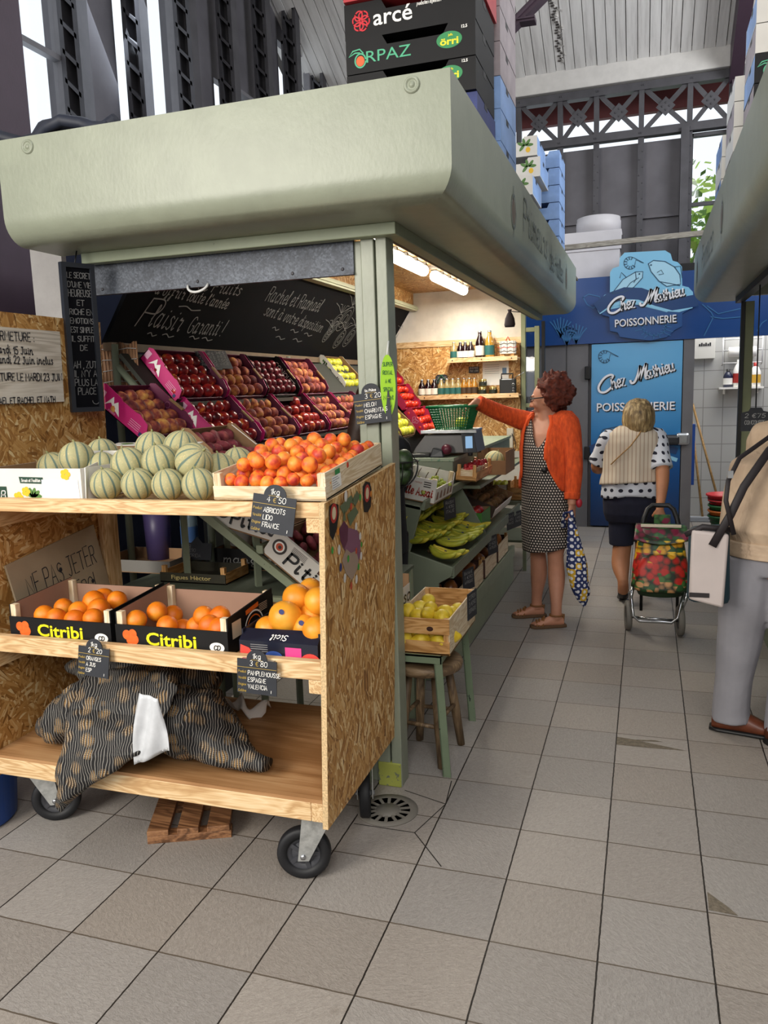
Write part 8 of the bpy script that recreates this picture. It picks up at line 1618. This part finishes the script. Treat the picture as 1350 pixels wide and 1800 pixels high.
for t, w_ in ((0, .018), (.1, .028), (.3, .046), (.55, .062), (.8, .058), (.94, .03), (1, .008)): st.append((hb_.lerp(d1 + V((-.01, 0, 0)), t), V((w_, 0, -.01)), V((0, w_ * .75, 0))))
rs2 = []
for i in range(len(st) - 1):
    for k in range(5):
        t = k / 5; c, U, W = [V(a).lerp(V(b), t) for a, b in zip(st[i], st[i + 1])]; rs2.append([c + (U * math.cos(2 * PI * j / 36) + W * math.sin(2 * PI * j / 36)) * (1 + .1 * math.sin(j * 1.9 + i) + .1 * noise.noise(V((j * .4, i + t, 3)))) for j in range(36)])
MB().rings(rs2).build('bag_body', FB.m, bag, world=True); MB().tube([hb_ + V((.02, 0, -.03)), hb_ + V((.0, -.02, .05)), hb_ + V((-.04, .02, .03)), hb_ + V((-.05, .03, -.06))], [.012, .016, .014, .02], 8).build('handles', FB.m, bag, world=True)
solo(MB().ball(lw + V((.045, -.0, .01)), .02, .018, .03, 12, 8), 'red_purse', mat('red_purse_leather', '#a01c2c', .5), 'small red purse held in the hand with the patterned bag', 'purse')
# ---- woman pulling the shopping trolley
w2 = thing('person', 'woman seen from behind in cream vest and navy shorts pulling a shopping trolley', 'person', (-.085, 5.85, 0)); SK2 = skinmat('tanned_skin', '#a8714f')
f = nrm((-.12, 1, 0)); r = V((f.y, -f.x, 0)); c0 = V((-.095, 5.87, 0)); cen = lambda z: c0 + V((.02 * (z - .8), 0, 0)); m = MB()
T2 = [(.66, .195, .15, 0), (.78, .20, .15, 0), (.86, .195, .14, 0), (.95, .18, .13, .005), (1.06, .178, .125, .01), (1.15, .18, .115, 0), (1.205, .165, .09, -.01), (1.25, .10, .06, -.01), (1.27, .06, .05, 0)]
loft(m, [(cen(z) + up3 * z + f * s_, r * (w_ - .02), f * (d_ - .02)) for z, w_, d_, s_ in T2], 26)
hc = P('y', 5.88, 1121, 731); limb(m, [cen(1.2) + up3 * 1.19, hc - up3 * .07], [.058, .05]); M2 = head(m, hc, nrm((-.25, 1, -.05)), s=.93)
rs_, ls_ = cen(1.17) + up3 * 1.175 + r * .165, cen(1.17) + up3 * 1.17 - r * .165; re, rw = V((.115, 5.76, .94)), P('y', 5.6, 1160, 893); le, lw = V((-.335, 5.93, .97)), V((-.30, 6.1, .93))
limb(m, [rs_ - r * .05, rs_, re, rw], [.058, .052, .046, .027]); limb(m, [ls_ + r * .05, ls_, le, lw], [.058, .052, .044, .028]); hand(m, rw, (.08, -.35, -.9), (0, 1, -.3), -1, 1.3, .9); hand(m, lw, (.3, .9, .1), (.8, -.2, 0), 1, .6, .9)
fa, fb = V((-.135, 5.70, 0)), V((.005, 6.08, 0)); kA, kB = V((-.145, 5.87, .40)), V((.0, 5.98, .40))
limb(m, [kA + V((.0, 0, .3)), kA + up3 * .06, kA - up3 * .12 + V((-.012, -.05, 0)), fa + V((0, .0, .17)), fa + V((0, .02, .09))], [.085, .066, .064, .038, .038]); limb(m, [kB + V((0, 0, .3)), kB + up3 * .06, kB - up3 * .12, fb + up3 * .15, fb + up3 * .06], [.085, .064, .062, .038, .038]); foot(m, fb, f, .85)
loft(m, [(fa + V((0, .015, .11)), r * .03, f * .03), (fa + V((0, .06, .08)), r * .034, up3 * .034), (fa + V((-.005, .12, .035)), r * .036, up3 * .022), (fa + V((-.005, .17, .018)), r * .03, up3 * .012)], 14)
body(m, 'body', SK2, w2)
POLK = dots_mat('white_polka_dot_cloth', '#c9ced8', '#15172a', 19, .24); POLKA = dots_mat('polka_dot_blouse_cloth', '#c9ced8', '#15172a', 19, .24, True); VM = NT('cream_striped_vest'); s_ = VM.sep(VM.obj()); VM.set(Base_Color=VM.mix(VM.math('GREATER_THAN', VM.math('FRACT', VM.math('MULTIPLY', s_[0], 38.)), .72), srgb('#cfc3b0'), srgb('#b39f8c')), Roughness=.9)
garment('blouse', POLKA, w2, cen, r, f, T2, lambda a: 1.24, lambda a: .765 + .012 * math.sin(3 * a), .004, wrinkle=.008); garment('vest', VM.m, w2, cen, r, f, [(z, w_ * (1.0 if z > 1.1 else 1.02), d_, s_) for z, w_, d_, s_ in T2], lambda a: 1.262, lambda a: .855 + .02 * math.sin(a + 2.6), .016, wrinkle=.01, seed=5)
for s1, e1, k in ((rs_, re, 1), (ls_, le, -1)): m = MB(); limb(m, [s1 - r * .03 * k + up3 * .0, s1, s1.lerp(e1, .5), s1.lerp(e1, .86)], [.064, .068, .068, .074]); m.build('sleeve', POLK, w2, world=True)
JN = mat('navy_denim', '#16182c', .85, var=.2, vs=12); m = MB(); loft(m, [(cen(.8) + up3 * z, r * w_, f * d_) for z, w_, d_ in ((.80, .19, .14), (.72, .195, .15), (.64, .19, .145), (.58, .17, .12))], 24)
for k, sx in ((kA, -.01), (kB, .01)): limb(m, [V((k.x * .8 - .02, 5.87, .68)), k + V((sx, 0, .16)), k + V((sx, 0, .005))], [.098, .092, .086])
body(m, 'shorts', JN, w2, .008)
BL = NT('streaked_blonde_hair'); BL.set(Base_Color=BL.ramp(BL.noise(BL.map(BL.obj(), (60, 60, 4)), 1., 4).outputs[0], [(.3, '#4a3a28'), (.5, '#8f7850'), (.72, '#d0b888')]), Roughness=.5); BL.bump(BL.noise(BL.map(BL.obj(), (160, 160, 6)), 1., 2).outputs[0], .7, .006)
hairball('hair', (0, 0, 0), .112, .118, .132, BL.m, w2, .05, 3., 4., M2 @ Matrix.Translation((0, -.016, -.008)), lambda d: (1 - .3 * max(0, d.y) ** 2 * (d.z < .3)) * (1 + .22 * max(0, -d.z - .1) * (1 - max(0, d.y))))
m = MB(); pts = [(r * .06 + up3 * 1.262), (r * .03 + up3 * 1.21), (-r * .03 + up3 * 1.13), (-r * .10 + up3 * 1.06), (-r * .155 + up3 * 1.0)]
m.tube([cen(1.1) + p - f * (tab(p.z, T2)[1] * math.sqrt(max(.1, 1 - (p.x / (tab(p.z, T2)[0] + .02)) ** 2)) + .034 - tab(p.z, T2)[2]) for p in pts], .004, 6); m.build('bag_strap', mat('tan_cord', '#a8804a', .6), w2, world=True)
SH = mat('dark_shoe', '#16141a', .5); m = MB(); loft(m, [(fa + V((0, .0, .10)), r * .034, up3 * .03), (fa + V((0, .05, .065)), r * .036, up3 * .03), (fa + V((-.005, .12, .026)), r * .04, up3 * .022), (fa + V((-.005, .18, .016)), r * .03, up3 * .014)], 14); m.build('shoe', SH, w2, world=True); m = MB(); foot(m, fb, f, .93); m.build('shoe', SH, w2, world=True)
# shopping trolley
st_ = thing('shopping_trolley', 'shopping trolley with colourful fruit and vegetable print on two grey wheels', 'shopping trolley', (.085, 5.15, 0)); VP = NT('fruit_and_vegetable_print'); s_ = VP.sep(VP.obj()); v = VP.vor(VP.map(VP.obj(), (1, 1, 1)), 24.); zc = VP.math('MULTIPLY', VP.math('ADD', s_[2], VP.math('MULTIPLY', VP.math('SUBTRACT', VP.sep(v.outputs['Color'])[0], .5), .10)), 1.45)
col = VP.ramp(zc, [(.42, '#2c5a2e'), (.45, '#d8a06a'), (.50, '#4a7a3a'), (.55, '#c8281e'), (.70, '#d83a22'), (.72, '#e8a81e'), (.80, '#f0c430'), (.82, '#2e5a30'), (.88, '#7a1c3a'), (.95, '#3a6a34')], 'CONSTANT'); col = VP.mix(VP.ramp(v.outputs[0], [(.42, (0, 0, 0, 1)), (.78, (1, 1, 1, 1))]), col, srgb('#1c2a1a')); VP.set(Base_Color=col, Roughness=.45)
a, b = V((.098, 5.10, .27)), V((.10, 5.20, .645)); n = nrm(b - a); m = MB(); loft(m, [(a.lerp(b, t), V((w_, 0, 0)), V((0, .10, -.02)) * k) for t, w_, k in ((0, .155, .9), (.06, .172, 1), (.4, .165, 1.05), (.8, .14, .95), (1, .115, .8))], 32, pw=4.); m.build('bag_body', VP.m, st_, world=True)
m = MB(); loft(m, [(a.lerp(b, t) + V((0, -.09, 0)), V((w_, 0, 0)), V((0, .04, 0))) for t, w_ in ((.05, .13), (.1, .15), (.4, .145), (.58, .11), (.64, .06))], 24, pw=3.); m.build('front_pocket', VP.m, st_, world=True); fl = MB()
fl.sheet(lambda u, v: (.10 + (u - .5) * (.30 + .02 * v), 5.24 - .19 * v, .665 - .02 * v - .045 * v * v - .03 * math.sin(u * PI) * v * (v > .5)), 16, 8, .008); fl.build('flap', VP.m, st_, world=True); MB().box(-.02, .22, 5.16, 5.19, .662, .676).build('cream_edge', mat('cream_piping', '#d8cfb8', .7), st_, world=True); m = MB(); loft(m, [(V((.10, 5.12, .24)), V((.13, 0, 0)), V((0, .08, 0))), (V((.10, 5.11, .29)), V((.15, 0, 0)), V((0, .09, 0)))], 20); m.build('green_base', mat('dark_leaf_cloth', '#2c4226', .7), st_, world=True)
CHM = mat('chromed_tube', '#b8babc', .2, .95); m = MB()
for k in (-1, 1): m.tube([(.075 + .135 * k, 5.11, .09), (.09 + .16 * k, 5.02, .24), (.10 + .16 * k, 5.06, .30)], .011, 8)
m.tube([(-.075, 5.04, .28), (-.055, 4.99, .13), (-.02, 4.985, .10), (.17, 4.985, .10), (.205, 4.99, .13), (.24, 5.04, .28)], .010, 8); m.tube([(-.09, 5.1, .09), (.22, 5.07, .09)], .008, 8); m.build('chrome_frame', CHM, st_, world=True)
m = MB(); m.tube([(-.02, 5.3, .60), (0, 5.36, .69), (.02, 5.39, .74), (.05, 5.41, .765), (.15, 5.41, .765), (.18, 5.39, .74), (.20, 5.36, .69), (.22, 5.3, .60)], .016, 10); m.build('handle', BLACK, st_, world=True); m = MB()
for k in (-.01, .21): m.tube([(k, 5.3, .6), (k, 5.22, .1)], .01, 8)
m.build('back_frame', BLACK, st_, world=True); MB().box(.06, .16, 5.30, 5.31, .66, .72).build('leaf_print_tag', VP.m, st_, world=True)
for x, y in ((-.087, 5.12), (.222, 5.06)): Mw = Matrix.Translation((x, y, .094)) @ Matrix.Rotation(.12, 4, 'Z') @ Matrix.Rotation(PI / 2, 4, 'Y'); w_ = MB().lathe([(.06, -.016), (.085, -.018), (.094, -.01), (.094, .01), (.085, .018), (.06, .016), (.06, -.016)], 30, Mw).build('wheel', mat('grey_wheel_rubber', '#77736c', .7), st_, world=True); MB().lathe([(0, -.012), (.06, -.008), (.06, .008), (0, .012)], 24, Mw).build('hub', mat('dark_hub', '#2a2a2c', .5), w_) if 0 else MB().lathe([(0, -.012), (.06, -.008), (.06, .008), (0, .012)], 24, Mw).build('hub', mat('dark_hub', '#2a2a2c', .5), st_, world=True)
# ---- man in the beige jacket, cut by the edge of the photograph
mn = thing('person', 'man in beige jacket and grey trousers bending forward with a shoulder bag', 'person', (.5, 3.55, 0)); SK3 = skinmat('weathered_skin', '#a87a60'); f = nrm((.62, .78, 0)); r = V((f.y, -f.x, 0)); m = MB()
hip, ch, sh_ = V((.50, 3.52, .88)), V((.53, 3.60, 1.12)), V((.64, 3.72, 1.29)); hc = V((.86, 3.92, 1.40))
loft(m, [(V((.5, 3.53, .76)), r * .12, f * .09), (hip, r * .14, f * .10), (ch, r * .165, f * .12), (sh_, r * .165, f * .09), (sh_ + V((.05, .05, .06)), r * .07, f * .06)], 22); limb(m, [sh_, hc - V((.05, .05, .05))], [.07, .055]); M3 = head(m, hc, nrm((.6, .6, -.4)), (-.3, -.3, .9))
la, ra = sh_ - r * .17, sh_ + r * .17; lel, lwr = la + V((.04, .08, -.26)), la + V((.28, .3, -.2)); rel, rwr = ra + V((.05, .08, -.27)), ra + V((.25, .3, -.25)); limb(m, [la + r * .04, la, lel, lwr], [.06, .055, .045, .03]); limb(m, [ra - r * .04, ra, rel, rwr], [.06, .055, .045, .03]); hand(m, lwr, (.7, .6, -.2), (0, 0, -1), 1, .6); hand(m, rwr, (.7, .6, -.2), (0, 0, -1), -1, .6)
fl_, fr_ = V((.392, 3.66, 0)), V((.60, 3.60, 0))
for k in (fl_, fr_): limb(m, [V((k.x + (.03 if k is fl_ else -.03), 3.54, .72)), k + V((0, -.03, .46)), k + up3 * .1], [.065, .055, .04])
body(m, 'body', SK3, mn, .008)
BJ = NT('beige_jacket_cloth'); BJ.set(Base_Color=BJ.ramp(BJ.noise(BJ.obj(), 7., 4).outputs[0], [(.35, '#a8917a'), (.65, '#c0a88e')]), Roughness=.8); BJ.bump(BJ.noise(BJ.map(BJ.obj(), (1, 1, .4)), 11., 3, .5, .6).outputs[0], .8, .03); m = MB()
loft(m, [(V((.50, 3.52, .85)), r * .178, f * .135), (V((.50, 3.52, .88)), r * .19, f * .15), (V((.50, 3.52, .90)), r * .185, f * .14), (V((.50, 3.53, .96)), r * .212, f * .175), (ch + V((-.015, -.01, -.04)), r * .212, f * .175), (ch + V((0, 0, .1)), r * .2, f * .16), (sh_, r * .19, f * .125), (sh_ + V((.03, .03, .05)), r * .12, f * .09), (sh_ + V((.06, .06, .075)), r * .07, f * .065)], 30)
limb(m, [la + r * .06, la, lel, lel.lerp(lwr, .85)], [.088, .085, .07, .052]); limb(m, [ra - r * .06, ra, rel, rel.lerp(rwr, .85)], [.088, .085, .07, .052]); body(m, 'jacket', BJ.m, mn, .008, 5); m = MB()
loft(m, [(V((.495, 3.52, z)), r * (.186 + .006 * (k % 2)), f * (.143 + .006 * (k % 2))) for k, z in enumerate((.845, .85, .86, .87, .88, .89, .90, .91))], 60); m.build('gathered_hem', BJ.m, mn, world=True)
GT = mat('grey_trouser_cloth', '#85848a', .85, var=.08, vs=8, bump=.5, bs=9.); m = MB(); loft(m, [(V((.495, 3.53, z)), r * w_, f * d_) for z, w_, d_ in ((.9, .17, .13), (.84, .172, .135), (.77, .15, .12))], 24)
for k, o in ((fl_, 0), (fr_, 1)): limb(m, [V((k.x + (.03 if not o else -.04), 3.53, .84)), V((k.x + (.02 if not o else -.03), 3.54, .68)), k + V((.012, -.06, .48)), k + V((-.004, -.02, .25)), k + V((-.008, -.0, .12)), k + V((-.006, .0, .055))], [.098, .108, .094, .078, .079, .083])
body(m, 'trousers', GT, mn, .009, 5)
BS = mat('brown_shoe_leather', '#5a2c18', .4, var=.2, vs=20)
for k in (fl_, fr_):
    d = nrm((.8, .5, 0)) if k is fr_ else nrm((.93, -.15, 0)); rr = V((d.y, -d.x, 0)); m = MB(); loft(m, [(k - d * .085 + up3 * .045, rr * .03, up3 * .035), (k - d * .05 + up3 * .055, rr * .04, up3 * .05), (k + d * .03 + up3 * .06, rr * .042, up3 * .055), (k + d * .12 + up3 * .04, rr * .047, up3 * .03), (k + d * .18 + up3 * .034, rr * .035, up3 * .02)], 18); m.build('shoe', BS, mn, world=True); m = MB(); loft(m, [(k + d * x + up3 * .012, rr * w_, up3 * .011) for x, w_ in ((-.095, .025), (-.06, .042), (.03, .045), (.12, .051), (.19, .03))], 18, pw=3.); m.build('shoe_sole', BLACK, mn, world=True)
hairball('hair', (0, 0, 0), .082, .1, .11, mat('grey_hair', '#8a8680', .7), mn, .06, 4., 1., M3 @ Matrix.Translation((0, -.012, .02)), lambda d: 1 - .25 * max(0, d.y) ** 2)
# shoulder bag with two straps
sb = thing('shoulder_bag', 'pale canvas bag with teal back hanging from the man\'s dark straps', 'bag', (.25, 3.3, .65)); CV = mat('pale_canvas', '#b5aaa6', .8, var=.06); yb = 3.30; p = [P('y', yb, *q) for q in ((1216, 932), (1282, 940), (1272, 1070), (1211, 1054))]; y2 = V((0, .04, 0)); MB().hexa([p[3], p[2], p[2] + y2, p[3] + y2, p[0], p[1], p[1] + y2, p[0] + y2]).build('front_panel', CV, sb, world=True, recalc=True, bevel=.01)
p2 = [P('y', yb + .05, *q) for q in ((1212, 930), (1284, 925), (1284, 1066), (1208, 1060))]; y2 = V((0, .09, 0)); MB().hexa([p2[3], p2[2], p2[2] + y2, p2[3] + y2, p2[0], p2[1], p2[1] + y2, p2[0] + y2]).build('back_body', mat('dark_teal_cloth', '#1c3640', .7), sb, world=True, recalc=True, bevel=.025); DKS = mat('dark_brown_strap', '#1c1518', .6)
MB().tube([P('y', yb + .02, 1204, 940), P('y', yb + .02, 1235, 926), P('y', yb + .03, 1290, 932)], .012, 8).build('padded_rim', DKS, sb, world=True); MB().box(p[3].x, p[3].x + .075, yb - .004, yb, p[3].z + .012, p[3].z + .03).build('dark_tab', DKS, sb, world=True)
def strap(nm, pts, wd): m = MB(); m.tube(pts, wd, 8, flat=.25, up=(0, 1, 0)); m.build(nm, DKS, sb, world=True)
strap('broad_strap', [P('y', 3.29, 1252, 960), P('y', 3.31, 1284, 905), P('y', 3.34, 1308, 855), P('y', 3.42, 1352, 792), V((.64, 3.62, 1.42))], .016); strap('thin_strap', [P('y', 3.30, 1290, 940), P('y', 3.30, 1276, 880), P('y', 3.31, 1280, 845), P('y', 3.40, 1300, 805), P('y', 3.50, 1352, 768), V((.66, 3.66, 1.44))], .009); MB().box(-.01, .01, -.004, .004, -.014, .014, Matrix.Translation(P('y', 3.29, 1284, 834))).build('buckle', STEEL, sb, world=True)
# ---- seller bending behind the corner post
sv = thing('person', 'seller in dark clothes with long brown hair bending behind the corner post', 'person', (-1.3, 3.73, 0)); m = MB(); f = nrm((-.8, .6, 0)); r = V((f.y, -f.x, 0)); DKC = mat('dark_navy_clothes', '#0d0f18', .9); b0 = V((-1.29, 3.71, .85)); b1 = V((-1.325, 3.73, 1.27)); hc = V((-1.285, 3.73, 1.50))
loft(m, [(b0 - up3 * .1, r * .16, f * .13), (b0, r * .165, f * .14), (b0.lerp(b1, .5), r * .16, f * .13), (b1, r * .19, f * .11), (b1 + V((0, 0, .07)), r * .08, f * .06)], 22); limb(m, [b1, hc - up3 * .08], [.06, .05]); head(m, hc, nrm((-.7, .5, -.45)))
for k in (-1, 1): limb(m, [b0 + r * .08 * k, b0 + r * .09 * k - up3 * .4, V((b0.x, b0.y, .06)) + r * .09 * k], [.09, .065, .05]); foot(m, V((b0.x, b0.y, 0)) + r * .09 * k, f); limb(m, [b1 + r * .15 * k, b1 + r * .19 * k - up3 * .02, b1 + r * .2 * k - up3 * .25 + f * .08, b1 + r * .12 * k - up3 * .3 + f * .3], [.055, .055, .045, .03]); hand(m, b1 + r * .12 * k - up3 * .3 + f * .3, f, -up3, k, .5)
body(m, 'body', SK1, sv, .008); m = MB(); loft(m, [(b0 - up3 * .1, r * .175, f * .145), (b0.lerp(b1, .4), r * .175, f * .145), (b1, r * .2, f * .125), (b1 + V((0, 0, .05)), r * .12, f * .09), (b1 + V((0, 0, .075)), r * .07, f * .06)], 22)
for k in (-1, 1): limb(m, [b1 + r * .15 * k, b1 + r * .19 * k - up3 * .02, b1 + r * .2 * k - up3 * .25 + f * .08, b1 + r * .12 * k - up3 * .3 + f * .26], [.07, .07, .058, .045])
body(m, 'dark_top', DKC, sv, .009); m = MB()
for k in (-1, 1): limb(m, [b0 + r * .08 * k, b0 + r * .09 * k - up3 * .4, V((b0.x, b0.y, .07)) + r * .09 * k], [.105, .08, .07])
body(m, 'dark_trousers', DKC, sv, .009); BRH = mat('long_brown_hair', '#2c1a10', .5, var=.4, vs=30); m = MB(); m.ball(hc + V((0, -.01, .015)), .09, .1, .115); limb(m, [hc + V((.0, -.02, .05)), hc + V((-.03, -.06, -.06)), hc + V((-.075, -.07, -.2)), hc + V((-.10, -.06, -.33))], [.075, .07, .055, .02]); body(m, 'hair', BRH, sv, .008)
